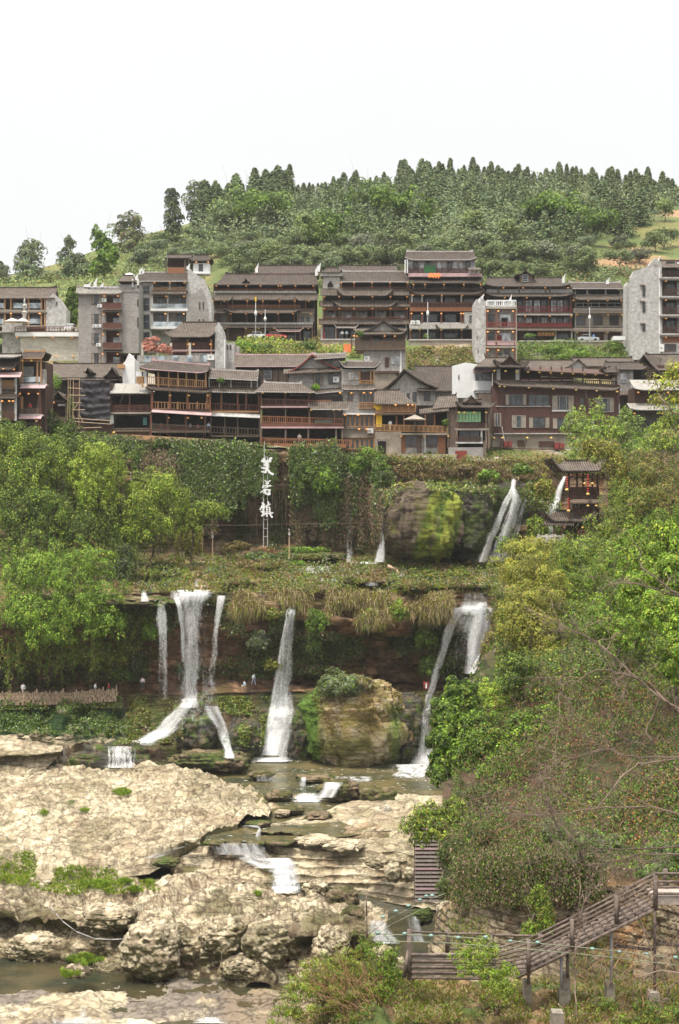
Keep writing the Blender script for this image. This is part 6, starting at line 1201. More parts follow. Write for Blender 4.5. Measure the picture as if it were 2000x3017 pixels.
for i,(u,v,ru,rv,dY,lab,cc) in enumerate([(420,1770,100,13,199.2,'dark mossy ledge at the left end of the terrace lip',mo),(760,1668,90,9,214,'long tan rock ledge across the middle of the terrace',mo),(460,1695,70,10,208,'tan rock ledge at the left end of the terrace',mo),(940,1640,90,12,218.5,'brown stone bank behind the wide terrace cascade',mo),(1080,1712,80,8,204,'tan ledge near the middle of the terrace lip',mo),(1240,1728,90,8,202,'low tan ledge right of the driftwood log',mo),(1380,1725,60,7,202,'smooth pale ledge above the right waterfall',pc),(700,1720,60,8,203,'mossy ledge above the dry grass left of the centre fall',mo),(105,2168,17,15,190,'pale rounded boulder, largest of the cluster at the left foot of the slope',pc),(134,2162,13,10,190.5,'pale boulder touching the right side of the largest one at the left',pc),(143,2176,9,6,189.5,'low pale stone in front of the left boulder cluster',pc),
 (202,2172,15,11,189.5,'pale egg shaped boulder alone right of the left boulder cluster',pc),(175,2176,12,5,189.5,'flat pale stone beside the egg shaped boulder',pc),(222,2152,22,10,190.8,'flat pale slab above the egg shaped boulder',pc),(270,2152,10,9,190.3,'square pale stone on the slope right of the flat slab',pc),
 (328,2145,9,8,190.5,'small pale stone high on the mossy slope',pc),(250,2130,12,7,191.5,'tan stone below the stone parapet',pc),(185,2095,18,9,194,'tan outcrop under the footpath parapet',pc),(60,2166,12,6,189.5,'low pale stone at the left edge of the cluster',pc),(300,2165,11,5,189.8,'flat tan stone at the water edge',pc),
 (1158,2570,26,30,146.5,'upright pale rock with a dark hollow beside the slatted frame',pc),(1112,2540,34,16,148,'broad pale slab leaning above the upright rock',pc),(1205,2575,16,22,145.5,'pale broken rock against the slatted frame',pc),(1180,2535,20,9,147.5,'small pale block behind the slatted frame',pc),(1010,2490,60,14,155,'long pale bedded block on the right shelf',pc),(930,2475,55,10,156.5,'thin pale slab above the long bedded block',pc),
 (930,2620,38,26,139.5,'grey craggy rock on top of the foreground rocks',pale_col(.5,seed=351,dirt=.9,vert=.9)),(1010,2650,44,36,138.5,'olive mossy rock behind the craggy rock',mo),(1040,2700,34,26,134,'olive rock at the right end of the foreground rocks',mo),(565,2475,26,14,155,'rounded pale rock at the head of the cascade',pc),(490,2540,40,12,150,'mossy stone pile beside the cascade',mo),
 (1245,2700,32,22,92,'mossy overhanging rock above the stream by the stone bank',mo),(1130,2810,34,22,84,'pale jagged rock behind the left end of the stairway',pc),(1175,2850,22,30,78,'narrow pale rock beside the stairway post',pc),(230,2862,42,16,122,'dark edged flat rock standing in the left pool',pale_col(.6,seed=361,dirt=.9)),(1310,2700,26,45,76,'pale smooth rock spur at the corner of the stone bank',pc),
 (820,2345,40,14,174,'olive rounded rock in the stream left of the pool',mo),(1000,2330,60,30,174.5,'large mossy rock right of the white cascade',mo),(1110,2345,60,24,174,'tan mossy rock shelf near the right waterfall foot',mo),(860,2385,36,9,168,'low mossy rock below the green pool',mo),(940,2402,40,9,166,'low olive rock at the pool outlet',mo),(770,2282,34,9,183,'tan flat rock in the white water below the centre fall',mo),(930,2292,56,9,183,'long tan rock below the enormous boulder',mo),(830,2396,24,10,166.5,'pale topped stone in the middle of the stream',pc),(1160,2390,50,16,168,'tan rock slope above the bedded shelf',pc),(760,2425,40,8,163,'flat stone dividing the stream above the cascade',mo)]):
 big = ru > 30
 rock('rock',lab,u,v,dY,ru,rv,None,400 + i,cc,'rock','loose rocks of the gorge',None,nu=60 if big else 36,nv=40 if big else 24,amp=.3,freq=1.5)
big_ = pale_col(.35,seed=371,dirt=.6,vert=.9)
for i,(u,v,Y,ru,rv,rd,lab) in enumerate([(445,2800,124.6,78,88,2.6,'large smooth pale boulder bulging from the foreground rocks, left of centre'),
 (668,2760,125.6,60,62,2,'craggy foreground boulder under the thin dark wire'),
 (790,2775,124.6,66,66,2.2,'broad foreground boulder right of the dark wire'),
 (980,2790,124.4,50,58,1.8,'grey boulder behind the light green shrub'),
 (720,2850,123.4,60,34,1.6,'low mossy foreground rock at the water, centre'),
 (320,2700,130.2,60,34,2,'pale overhanging lip of rock above the rope'),
 (100,2790,130.2,70,40,1.6,'shaded brown rock under the overhang at the left'),
 (330,2850,127.2,50,26,1.5,'low dark rock at the pool edge'),
 (720,2650,138,50,18,1.6,'flat pale stone on top of the foreground rocks'),
 (548,2325,177,66,28,3,'brownish craggy hump on the pale rock platform'),
 (470,2350,174,50,26,2.5,'cracked hump in the middle of the rock platform'),
 (340,2400,168,50,20,2.5,'pale knobbly outcrop on the rock platform'),
 (630,2484,155.2,26,6,.8,'flat wet stone at the lip of the cascade, leftmost'),
 (690,2487,155,22,5,.8,'flat wet stone at the lip of the cascade, second'),
 (752,2484,155.2,24,7,.8,'flat wet stone at the lip of the cascade, third'),
 (822,2483,155.4,34,9,.9,'flat wet stone at the lip of the cascade, rightmost')]):
 rock('rock',lab,u,v,Y + (.9 if v > 2500 else .3),ru * 1.15,rv,rd,470 + i,big_ if not 2480 < v < 2490 else mo,'rock','boulders of the foreground',None,nu=110,nv=80,amp=.24,freq=1.0 + .07 * (i % 5),power=2.3)
for k in list(SURF):
 if k.startswith(('mossy','boulder','rock')) and k != 'rock_platform':db_add(k)

M_FALL = mat_fall('white_water',0.5);M_FALL2 = mat_fall('thin_white_water',0.5,4.0,0.3,0.8,0.35);M_SPRAY = mat_fall('spray_drops',0.55,3.5,1.5,0.8,1.0);M_FOAM = mat_fall('foam',0.5,1.2,1.2,0.85,0.3)
def fall(name,label,path,d=0.25,layers=3,nu=22,step=10,mat=None,off=0.3,cat='waterfall',group=None,kind=None,conv=True,edge=.45,spread=.9,flat=False,seed=1):
 """path: rows (left u, right u, v, Y or None[, extra density]); hugs the rock in front of which it falls"""
 root = None;Vs = [];Fs = [];W = [];Dn = [];base = 0;path = [tuple(p) + ((0,) if len(p) == 4 else ()) for p in path]
 P5 = np.array([[p[0],p[1],p[2],np.nan if p[3] is None else p[3],p[4]] for p in path],float);vv = P5[:,2];n = max(8,int(abs(vv[-1] - vv[0]) / step) + 2);t0 = np.linspace(0,1,n);tk = (vv - vv[0]) / (vv[-1] - vv[0]) if abs(vv[-1] - vv[0]) > 1e-6 else np.linspace(0,1,len(vv))
 L,R_,V_,X = (np.interp(t0,tk,P5[:,i]) for i in (0,1,2,4))
 good = ~np.isnan(P5[:,3]);Yb = np.interp(t0,tk[good],P5[good,3]) if good.any() else np.full(n,1e9)
 for ly in range(layers):
  s = np.linspace(0,1,nu);Wd = (R_ - L);sp = (ly - (layers - 1) / 2) * spread
  U = L[:,None] + Wd[:,None] * s[None,:] + Wd[:,None] * .06 * sp + 3.0 * fbm(np.stack([s[None,:] * 2 + 0 * L[:,None],V_[:,None] * .012 + 0 * s[None,:],np.full((n,nu),ly * 9.1 + seed)],-1),2,3)
  V2 = np.repeat(V_[:,None],nu,1);Y0 = np.repeat(Yb[:,None],nu,1)
  if not flat:
   Yc = surfY(U,V2);Yc = np.where(Yc > 1e8,Y0,Yc);Yr = np.minimum(np.where(Y0 > 1e8,Yc,Y0),Yc - off)
   if conv:Yr = np.minimum.accumulate(Yr,0)
   Yr = (Yr + np.roll(Yr,1,1) + np.roll(Yr,-1,1)) / 3 if nu > 4 else Yr
  else:Yr = Y0
  Yr = Yr - ly * .14 - .25 * np.sin(s * math.pi)[None,:] * (0 if flat else 1)
  G = PA(U,V2,Yr);dx = (U - U.mean(1,keepdims=True)) / F * Yr;dl = np.concatenate([[0],np.cumsum(np.linalg.norm(np.diff(G[:,nu // 2],axis=0),axis=1))])
  W.append(np.stack([dx + ly * 13.7 + seed * 5.1,np.repeat(dl[:,None],nu,1) + ly * 7.3,np.full((n,nu),float(ly))],-1).reshape(-1,3))
  ed = np.minimum(s,1 - s)[None,:] + .13 * fbm(np.stack([U * .03,V2 * .02,0 * U + ly * 5.],-1),3,seed);Dn.append((d + X[:,None] - edge * (1 - sst(0,.32,ed)) + 0 * U).ravel())
  Vs.append(G.reshape(-1,3));Fs.append(grid_faces(n,nu) + base);base += n * nu
 V = np.concatenate(Vs);C = V.mean(0);o = mesh_np(name,V - C,np.concatenate(Fs),mat or M_FALL,smooth=True,loc=tuple(C))
 a = o.data.attributes.new('wuv','FLOAT_VECTOR','POINT');a.data.foreach_set('vector',np.concatenate(W).astype(np.float32).ravel());a = o.data.attributes.new('dens','FLOAT','POINT');a.data.foreach_set('value',np.concatenate(Dn).astype(np.float32))
 return tag(o,label,cat,group,kind)
fall('waterfall','tall white left waterfall, broadest of the three at the left',[(506,628,1738,None,.3),(506,628,1756,None,.3),(508,622,1775,None,-.02),(514,610,1800,None,-.02),(524,604,1850,None,.03),(526,596,1930,None,.03),(528,592,2000,None,.02),(526,592,2055,None,.02),(515,592,2085,None,0)],.2,seed=1)
fall('waterfall','bright strand on the left rim of the broadest left waterfall',[(508,530,1760,None,.2),(518,540,1790,None,.2),(530,545,1850,None,.1),(532,548,1950,None,0)],.25,2,8,seed=2)
fall('waterfall','white chute sliding left off the wet boulder below the left waterfall',[(545,590,2058,None,.0),(512,572,2085,None,.02),(478,548,2115,None,.05),(446,532,2148,None,.1),(410,510,2168,None,.15),(385,455,2188,None,.2)],.2,3,14,6,seed=3)
fall('waterfall','thin veil waterfall farthest left in the lower cliff',[(460,488,1780,None,.2),(456,494,1820,None,.25),(460,498,1870,None,.1),(458,502,1950,None,.0),(456,506,2060,None,-.08)],.14,2,12,seed=4)
fall('waterfall','slender veil waterfall right of the broadest left one',[(636,666,1755,None,.25),(630,656,1800,None,.1),(624,648,1860,None,.0),(616,646,1930,None,-.03),(606,634,2000,None,-.08),(598,640,2070,None,-.12)],.16,3,12,seed=5)
fall('waterfall','forked white fall on dark rock right of the wet boulder',[(592,650,2080,None,.1),(596,668,2110,None,.15),(625,675,2145,None,.1),(640,682,2175,None,.2),(650,688,2200,None,.15),(655,696,2234,None,.25)],.12,3,14,seed=6)
fall('waterfall','tall single waterfall in the centre of the picture',[(857,880,1742,None,.35),(848,876,1775,None,.2),(836,872,1830,None,.05),(822,868,1900,None,.0),(812,868,1980,None,.0),(802,866,2040,None,.05),(786,872,2110,None,.12),(768,862,2180,None,.15),(754,852,2236,None,.2)],.22,3,20,seed=7)
fall('waterfall','bright left rim strand of the centre waterfall',[(848,862,1775,None,.2),(826,840,1880,None,.15),(806,826,2000,None,.2),(784,812,2120,None,.2),(775,805,2236,None,.3)],.22,2,8,seed=8)
fall('waterfall','white curtain at the lip of the right waterfall',[(1342,1462,1748,None,-.08),(1340,1462,1768,None,-.05),(1336,1460,1785,None,.2),(1326,1458,1812,None,.05)],.15,3,24,5,seed=9)
fall('waterfall','left branch of the right waterfall falling in a long curve',[(1326,1400,1790,None,.2),(1318,1366,1815,None,.15),(1304,1348,1850,None,.1),(1292,1324,1910,None,.0),(1274,1304,1970,None,.0),(1258,1286,2030,None,.12),(1254,1276,2050,None,.1)],.2,3,14,seed=10)
fall('waterfall','right branch of the right waterfall, widest and brightest',[(1370,1458,1790,None,.25),(1374,1450,1840,None,.2),(1372,1432,1890,None,.15),(1366,1418,1940,None,.1),(1360,1404,1985,None,.05)],.25,3,18,seed=11)
fall('waterfall','lower reach of the right waterfall splashing down dark rock',[(1252,1278,2046,None,.15),(1238,1276,2100,None,.02),(1236,1276,2150,None,.05),(1226,1284,2200,None,.1),(1200,1300,2255,None,.25)],.15,3,16,seed=12)
fall('waterfall','small curtain waterfall over the ledge at lower left',[(296,410,2199,None,.0),(298,408,2235,None,.0),(294,412,2262,None,.05)],.12,3,36,6,M_FALL2,edge=.3,seed=13)
fall('waterfall','three thin trickles left of the small curtain waterfall',[(258,292,2199,None,-.05),(258,292,2262,None,-.1)],.08,2,12,6,seed=14)
fall('waterfall','single thin trickle near the left rock shelf',[(185,193,2200,None,.1),(184,196,2225,None,.1),(178,200,2250,None,-.1)],.15,1,6,6,seed=15)
fall('waterfall','fan waterfall on the upper cliff, left strand',[(1508,1522,1398,None,.2),(1502,1520,1440,None,.2),(1480,1508,1470,None,.15),(1452,1482,1540,None,.15),(1426,1456,1600,None,.15),(1404,1436,1656,None,.25)],.2,2,12,seed=16)
fall('waterfall','fan waterfall on the upper cliff, broad middle strand',[(1505,1522,1440,None,.1),(1500,1540,1480,None,.1),(1478,1522,1540,None,.05),(1452,1506,1600,None,.02),(1424,1500,1656,None,.05)],.22,3,18,seed=17)
fall('waterfall','fan waterfall on the upper cliff, thin right strand',[(1545,1556,1465,None,.1),(1528,1544,1510,None,.1),(1508,1530,1570,None,.05),(1490,1512,1640,None,0)],.15,1,8,seed=18)
fall('waterfall','slanting waterfall partly behind the pavilion',[(1658,1668,1404,None,.3),(1634,1656,1450,None,.3),(1612,1646,1505,None,.3),(1604,1642,1550,None,.05),(1598,1640,1605,None,.05)],.25,3,12,seed=19)
fall('waterfall','short white fall at the left foot of the mossy dome',[(1126,1134,1500,211.5,-.1),(1118,1132,1560,211,-.05),(1114,1136,1600,210.8,.2),(1098,1136,1656,210.5,.4)],.15,2,12,seed=20,off=.1)
fall('waterfall','faint misty trickle in the dark gully of the upper cliff',[(1016,1040,1380,None,-.12),(1014,1042,1530,None,-.05),(1010,1048,1600,None,.0),(1012,1050,1656,None,.15)],.1,2,12,seed=21)
fall('waterfall','hair thin drip down the face of the mossy dome',[(1183,1190,1458,None,.1),(1180,1187,1500,None,-.05),(1172,1178,1640,None,-.1)],.1,1,5,seed=22)
fall('waterfall','hair thin trickle left of the right waterfall on grey rock',[(1262,1270,1780,None,.0),(1258,1268,1840,None,.0)],.12,1,5,seed=23)
g = 'small terrace cascades'
for i,(a,lab) in enumerate([([(872,1010,1668,None,.1),(872,1012,1690,None,.1)],'wide low cascade on the middle terrace'),([(918,992,1695,None,.05),(916,994,1713,None,.05)],'second low cascade in front of the wide terrace one'),([(1044,1064,1680,None,.1),(1044,1066,1690,None,.1)],'tiny cascade right of the wide terrace one'),
 ([(1186,1200,1668,None,.2),(1180,1196,1680,None,.2),(1172,1190,1700,None,.2)],'slanting little cascade beside the driftwood log'),([(596,612,1712,None,.2),(592,614,1728,None,.2)],'small cascade feeding the left waterfall'),([(574,586,1708,None,.1),(572,586,1728,None,.1)],'tiny cascade left of the feeder cascade'),([(416,430,1738,None,.1),(414,440,1772,None,.15)],'small cascade at the left end of the terrace'),([(1080,1110,1716,None,.1),(1078,1112,1726,None,.1)],'tiny cascade near the terrace edge')]):
 fall('cascade',lab,a,.2,2,16,4,cat='cascade',group=g,seed=30 + i,off=.15,edge=.15)
g = 'river cascades'
for i,(a,lab) in enumerate([([(598,800,2484,None,-.02),(604,806,2500,None,.12),(622,806,2518,None,.18)],'broad top step of the main river cascade'),([(650,805,2516,None,.1),(690,815,2535,None,.1),(740,868,2558,None,.12)],'middle step of the main river cascade'),([(765,872,2528,None,.25),(786,884,2560,None,.25),(800,882,2590,None,.3),(800,884,2620,None,.4)],'bright lowest chute of the main river cascade'),
 ([(952,1012,2305,None,.35),(942,1002,2325,None,.3),(930,988,2350,None,.35)],'curved white chute beside the large mossy rock'),([(860,955,2336,None,.05),(858,958,2352,None,.45)],'row of small white spills above the green pool'),([(750,815,2284,None,-.05),(745,820,2302,None,.05)],'pair of small spills below the centre waterfall'),
 ([(882,905,2290,None,.1),(876,905,2320,None,.25)],'narrow spill left of the long tan rock'),([(1118,1165,2355,None,-.12),(1108,1155,2392,None,-.05)],'little spill on the tan rock shelf'),([(520,575,2494,None,-.1),(440,520,2512,None,-.04),(410,470,2528,None,-.02)],'side rivulet curling round the pale platform'),([(700,770,2432,None,.2),(760,772,2440,None,.1),(745,772,2468,None,.2)],'small riffle above the main cascade'),
 ([(1078,1150,2712,None,.1),(1075,1160,2740,None,.15),(1095,1190,2780,None,.2)],'white rapids behind the stairway'),([(1190,1240,2700,None,.0),(1200,1250,2740,None,.1),(1210,1260,2775,None,.2)],'small dark fall behind the stairway'),([(236,266,2962,None,-.1),(222,280,3004,None,.0)],'little white spill on the bottom ledges'),([(130,320,2998,None,.0),(130,330,3016,None,.15)],'foamy rill along the bottom left edge'),([(560,660,2996,None,.0),(560,680,3014,None,.2)],'foamy rill at the bottom centre')]):
 fall('cascade',lab,a,.12,3,24,5,cat='cascade',group=g,seed=50 + i,off=.2,edge=.42)
for i,(a,lab) in enumerate([([(500,632,1800,None,-.12),(520,610,1950,None,-.1),(505,610,2060,None,-.02),(420,600,2180,None,-.05)],'drifting spray round the broadest left waterfall'),([(590,660,1900,None,-.1),(580,670,2050,None,-.05),(600,700,2200,None,-.08)],'drifting spray round the slender veil fall'),([(815,890,1850,None,-.14),(790,890,2000,None,-.06),(740,880,2236,None,.0)],'drifting spray round the centre waterfall'),([(1285,1370,1880,None,-.15),(1220,1300,2080,None,-.06),(1180,1310,2255,None,.02)],'drifting spray round the right waterfall'),([(455,505,1900,None,-.12),(440,520,2100,None,-.1),(420,520,2170,None,-.08)],'faint spray below the farthest left veil')]):
 fall('spray',lab,a,.02,1,26,8,M_SPRAY,.9,'spray','waterfall spray',seed=90 + i,edge=.3)
fall('waterfall','thin veil of water joining the strands of the left waterfall group',[(480,665,1800,None,-.1),(485,660,1900,None,-.04),(480,665,2040,None,.0),(440,670,2150,None,-.02)],.04,2,34,10,edge=.25,seed=24)
fall('waterfall','thin veil between the two branches of the right waterfall',[(1330,1440,1815,None,.15),(1312,1430,1870,None,-.02),(1296,1420,1930,None,-.08),(1280,1400,2000,None,-.12)],.08,2,26,8,edge=.3,seed=25)
# foam where the water lands
def foam(label,u0,u1,v0,v1,Y0,Y1,x=.1,seed=1):
 o = fall('foam',label,[(u0,u1,v0,Y0,x),((u0 * 3 + u1) / 4 * .3 + u0 * .7,u1,(v0 + v1) / 2,(Y0 + Y1) / 2,x),(u0,u1,v1,Y1,x - .1)],.15,1,24,3,M_FOAM,cat='foam',group='foam patches on the river',flat=True,seed=seed,edge=.4);return o
foam('white foam line under the centre waterfall',730,860,2232,2244,190.4,188.8,.35,1);foam('foam line under the small curtain waterfall',255,412,2262,2274,186.2,185.2,.35,2)
foam('spreading foam at the foot of the right waterfall',1130,1300,2252,2292,187.5,183,.12,3);foam('foam where the left chute meets the river',380,470,2182,2196,190,189.5,.2,4)
foam('foam along the edge of the green pool',855,960,2350,2362,173.6,172.3,.3,5);foam('foam below the main river cascade',795,885,2612,2630,147.5,147,.3,6);foam('thin foam streaks beside the enormous boulder',900,1150,2288,2304,183.3,181.6,.0,7);foam('foam streak on the upper pool below the fan waterfall',1000,1130,1655,1662,214.5,213.8,.15,8)

# ================================================================== PLANTS
rng = np.random.default_rng(11)
PAL = {
 'lime':[(0.321,0.366,0.038),(0.255,0.316,0.033),(0.166,0.228,0.022),(0.399,0.415,0.061)],
 'bright':[(0.170,0.297,0.020),(0.120,0.217,0.017),(0.240,0.376,0.031),(0.090,0.168,0.014)],
 'green':[(0.110,0.183,0.019),(0.080,0.144,0.015),(0.160,0.237,0.024),(0.060,0.109,0.013)],
 'dark':[(0.047,0.074,0.013),(0.063,0.096,0.014),(0.033,0.053,0.010),(0.087,0.121,0.019)],
 'olive':[(0.180,0.150,0.026),(0.135,0.121,0.022),(0.235,0.175,0.037),(0.090,0.088,0.015)],
 'yellow':[(.34,.31,.045),(.26,.25,.04),(.18,.21,.035),(.40,.35,.06)],
 'hill':[(0.169,0.216,0.079),(0.130,0.179,0.066),(0.225,0.265,0.101),(0.095,0.136,0.057)],
 'hilllime':[(0.231,0.301,0.082),(0.176,0.244,0.068),(0.287,0.348,0.109),(0.120,0.169,0.051)],
 'conifer':[(0.131,0.189,0.090),(0.101,0.151,0.075),(0.169,0.225,0.106),(0.204,0.218,0.099)],
 'brown':[(.20,.13,.085),(.155,.10,.065),(.27,.185,.12),(.11,.075,.05)],
 'straw':[(.46,.35,.19),(.37,.27,.14),(.54,.43,.26),(.24,.18,.09)],
 'ivy':[(0.070,0.116,0.021),(0.049,0.085,0.016),(0.103,0.155,0.026),(0.130,0.138,0.028)],
 'grey':[(0.167,0.184,0.112),(0.127,0.149,0.084),(0.206,0.216,0.140),(0.088,0.108,0.060)],
 'red':[(.40,.11,.035),(.48,.18,.05),(.30,.08,.03),(.38,.22,.06)],
 'flame':[(.48,.19,.13),(.38,.13,.09),(.52,.28,.20),(.22,.09,.06)],
}
def colors(n,pal,r,mix=None):
 p = np.array(PAL[pal]);c = p[r.integers(0,len(p),n)]
 if mix:
  for nm,f in mix:q = np.array(PAL[nm]);m = r.random(n) < f;c[m] = q[r.integers(0,len(q),int(m.sum()))]
 return c * r.uniform(.78,1.25,(n,1))
def leaves(p,nrm,size,r,aspect=.5,droop=.3,wild=.6):
 n = len(p);nn = nrm + r.normal(0,wild,(n,3));nn /= np.linalg.norm(nn,axis=1,keepdims=True) + 1e-9
 t = r.normal(0,1,(n,3)) + np.array((0,0,-droop * 3));t -= nn * (t * nn).sum(1,keepdims=True);t /= np.linalg.norm(t,axis=1,keepdims=True) + 1e-9
 b = np.cross(nn,t);L = (np.ones(n) * size * r.uniform(.6,1.4,n))[:,None];w_ = L * aspect
 V = np.stack([p - t * L * .5,p + b * w_ * .5 + t * L * .05,p + t * L * .5,p - b * w_ * .5 + t * L * .05],1).reshape(-1,3)
 return V,np.arange(4 * n).reshape(-1,4)
class Veg:
 def __init__(s):s.V = [];s.F = [];s.C = [];s.n = 0
 def add(s,V,F_,C):s.V.append(V);s.F.append(F_ + s.n);s.C.append(C);s.n += len(V)
 def build(s,name,mat,parent=None,loc=None):
  V = np.concatenate(s.V);loc = np.array(loc if loc is not None else (0,0,0));return mesh_np(name,V - loc,np.concatenate(s.F),mat,parent,np.concatenate(s.C),'FACE',False,None if parent else tuple(loc))
def fib(n,r):
 i = np.arange(n) + r.random();z = 1 - 2 * i / n;t = i * 2.399963;q = np.sqrt(np.maximum(0,1 - z * z));return np.stack([q * np.cos(t),q * np.sin(t),z],1)
def lump_pts(C,R,n,r,ksub=14,rsub=.38,face=-.35,weep=0.0,rough=.25,fill=.12):
 """leaf points on clusters carried by an ellipsoid; the far underside is left thin"""
 d = fib(ksub * 2,r);d = d[(d[:,1] < .45) & (d[:,2] > -.75)];R = np.array(R);k = len(d)
 sc_ = (1 + rough * r.normal(0,.7,(k,1)));cs = C + d * R * .78 * sc_;wgt = r.uniform(.5,1.5,k);wgt /= wgt.sum();idx = r.choice(k,n,p=wgt)
 e = r.normal(0,1,(n,3));e /= np.linalg.norm(e,axis=1,keepdims=True);e = np.where((e[:,1:2] > .5) & (r.random((n,1)) < .7),e * (1,-1,1),e);e = np.where((e[:,2:3] < -.2) & (r.random((n,1)) < .6),e * (1,1,-1),e)
 rs = rsub * (r.uniform(.6,1.25,k))[idx][:,None] * R * r.uniform(.75,1.05,(n,1)) ** .5;p = cs[idx] + e * rs
 if weep:p[:,2] -= weep * R[2] * (r.random(n) ** 2) * (.3 + np.abs(e[:,0]))
 nr = e * .7 + d[idx] * .5 + np.array((0,0,.25));nr /= np.linalg.norm(nr,axis=1,keepdims=True)
 m = r.random(n) < fill;p[m] = C + r.normal(0,.4,(int(m.sum()),3)) * R;lump_pts.t = r.uniform(.55,1.3,k)[idx][:,None]
 return p,nr
def limb_mesh(base,tops,r0,r,bend=.15,n=6):
 m = MB()
 fork = np.array(base) * .45 + np.mean(np.array(tops),0) * .55;fork[0] = base[0] * .7 + fork[0] * .3;fork[1] = base[1] * .7 + fork[1] * .3
 pts = [tuple(np.array(base) + (fork - np.array(base)) * t + np.array((bend * math.sin(t * 3),0,0))) for t in np.linspace(0,1,5)];m.path(pts,r0,n,r0 * .6)
 for tp in tops:
  tp = np.array(tp);k = np.linspace(0,1,5);pp = [tuple(fork + (tp - fork) * a + np.array((0,0,.15 * np.linalg.norm(tp - fork) * math.sin(a * math.pi)))) for a in k];m.path(pp,r0 * .5,5,r0 * .12)
  for q in range(3):
   a = pp[2 + (q % 2)];dd = r.normal(0,1,3) * np.linalg.norm(tp - fork) * .35;m.bar(a,tuple(np.array(a) + dd + np.array((0,0,abs(dd[2])))),r0 * .18,4,r0 * .05)
 return m
def tree(name,label,lumps,n,leaf,pal,base,cat='tree',group=None,mat=None,aspect=.5,droop=.3,weep=0,mix=None,seed=1,trunk=.25,ksub=14,rsub=.38,rough=.25,part='crown',stem='trunk',wild=.32,bark=None,fill=.08):
 """lumps: (u, v, Y, ru, rv[, depth m]) in picture rows; base: (u, v, Y)"""
 r = np.random.default_rng(seed);B = np.array(P(*base));root = empty(name,tuple(B),0,label,cat,group);vg = Veg();tops = []
 ar = np.array([l[3] * l[4] for l in lumps],float);ar /= ar.sum()
 for l,a in zip(lumps,ar):
  k = l[2] / F;C = np.array(P(l[0],l[1],l[2]));R = (l[3] * k,(l[5] if len(l) > 5 else .8 * l[3] * k),l[4] * k);nn = max(30,int(n * a));p,nr = lump_pts(C,R,nn,r,ksub,rsub,weep=weep,rough=rough,fill=fill)
  V,F_ = leaves(p,nr,leaf,r,aspect,droop,wild);vg.add(V - B,F_,colors(nn,pal,r,mix) * lump_pts.t);tops.append(C - B)
 vg.build(part,mat or M_LEAF,root);limb_mesh((0,0,0),tops,trunk,r).build(stem,bark or M_BARK,root,True)
 return root
def in_poly(u,v,poly):
 poly = np.array(poly,float);c = np.zeros(len(u),bool);j = len(poly) - 1
 for i in range(len(poly)):
  a,b = poly[i],poly[j];cond = ((a[1] > v) != (b[1] > v)) & (u < (b[0] - a[0]) * (v - a[1]) / (b[1] - a[1] + 1e-12) + a[0]);c ^= cond;j = i
 return c
def region(poly,n,r,nscale=0.02,thr=-.1,seed=0,aniso=(1,1)):
 """random picture points inside poly where a patchy noise is high"""
 poly = np.array(poly,float);lo,hi = poly.min(0),poly.max(0);out = []
 for _ in range(12):
  q = r.random((n * 2,2)) * (hi - lo) + lo;m = in_poly(q[:,0],q[:,1],poly);q = q[m]
  if nscale:q = q[vn(np.stack([q[:,0] * nscale * aniso[0],q[:,1] * nscale * aniso[1],0 * q[:,0] + seed],-1),seed) > thr + r.normal(0,.12,len(q))]
  out.append(q)
  if sum(map(len,out)) >= n:break
 return np.concatenate(out)[:n]
def onsurf(q,off,r,spread=0.0):
 Y = surfY(q[:,0],q[:,1]);ok = Y < 1e8;q = q[ok];Y = Y[ok] - off - spread * r.random(len(q));return PA(q[:,0],q[:,1],Y),q
def cover(vg,poly,n,leaf,pal,r,off=.1,spread=.5,mix=None,nscale=.02,thr=-.1,seed=0,aspect=.5,droop=.2,wild=.6,nrm=(0,-.6,.8),lift=0,aniso=(1,1)):
 q = region(poly,n,r,nscale,thr,seed,aniso);p,q = onsurf(q,off,r,spread);k = len(p)
 if lift:p[:,2] += lift * r.random(k) ** 1.5
 V,F_ = leaves(p,np.tile(nrm,(k,1)),leaf,r,aspect,droop,wild);vg.add(V,F_,colors(k,pal,r,mix))
def tufts(vg,poly,n,h,pal,r,blades=9,w=.05,nscale=.03,thr=-.1,seed=0,off=.05,mix=None,hang=0.0,spread=.3):
 """grass: fans of thin blades; hang > 0 lets them droop over the edge"""
 q = region(poly,n,r,nscale,thr,seed);p,q = onsurf(q,off,r,spread);k = len(p);p = np.repeat(p,blades,0);m = len(p)
 d = r.normal(0,.5,(m,3));d[:,2] = 1 - 2 * hang * (r.random(m)) if hang else 1;d[:,1] -= .35 * (1 + hang);L = h * r.uniform(.5,1.3,(m,1));d /= np.linalg.norm(d,axis=1,keepdims=True)
 s_ = np.cross(d,(0,1,0));s_ /= np.linalg.norm(s_,axis=1,keepdims=True) + 1e-9;tip = p + d * L;tip[:,2] -= .25 * L[:,0] * (1 + 1.5 * hang)
 mid = p + d * L * .55;V = np.stack([p - s_ * w * .5,p + s_ * w * .5,mid + s_ * w * .4,mid - s_ * w * .4,mid - s_ * w * .4,mid + s_ * w * .4,tip + s_ * w * .05,tip - s_ * w * .05],1).reshape(-1,3)
 F_ = np.arange(8 * m).reshape(-1,4);vg.add(V,F_,np.repeat(colors(m,pal,r,mix),2,0))
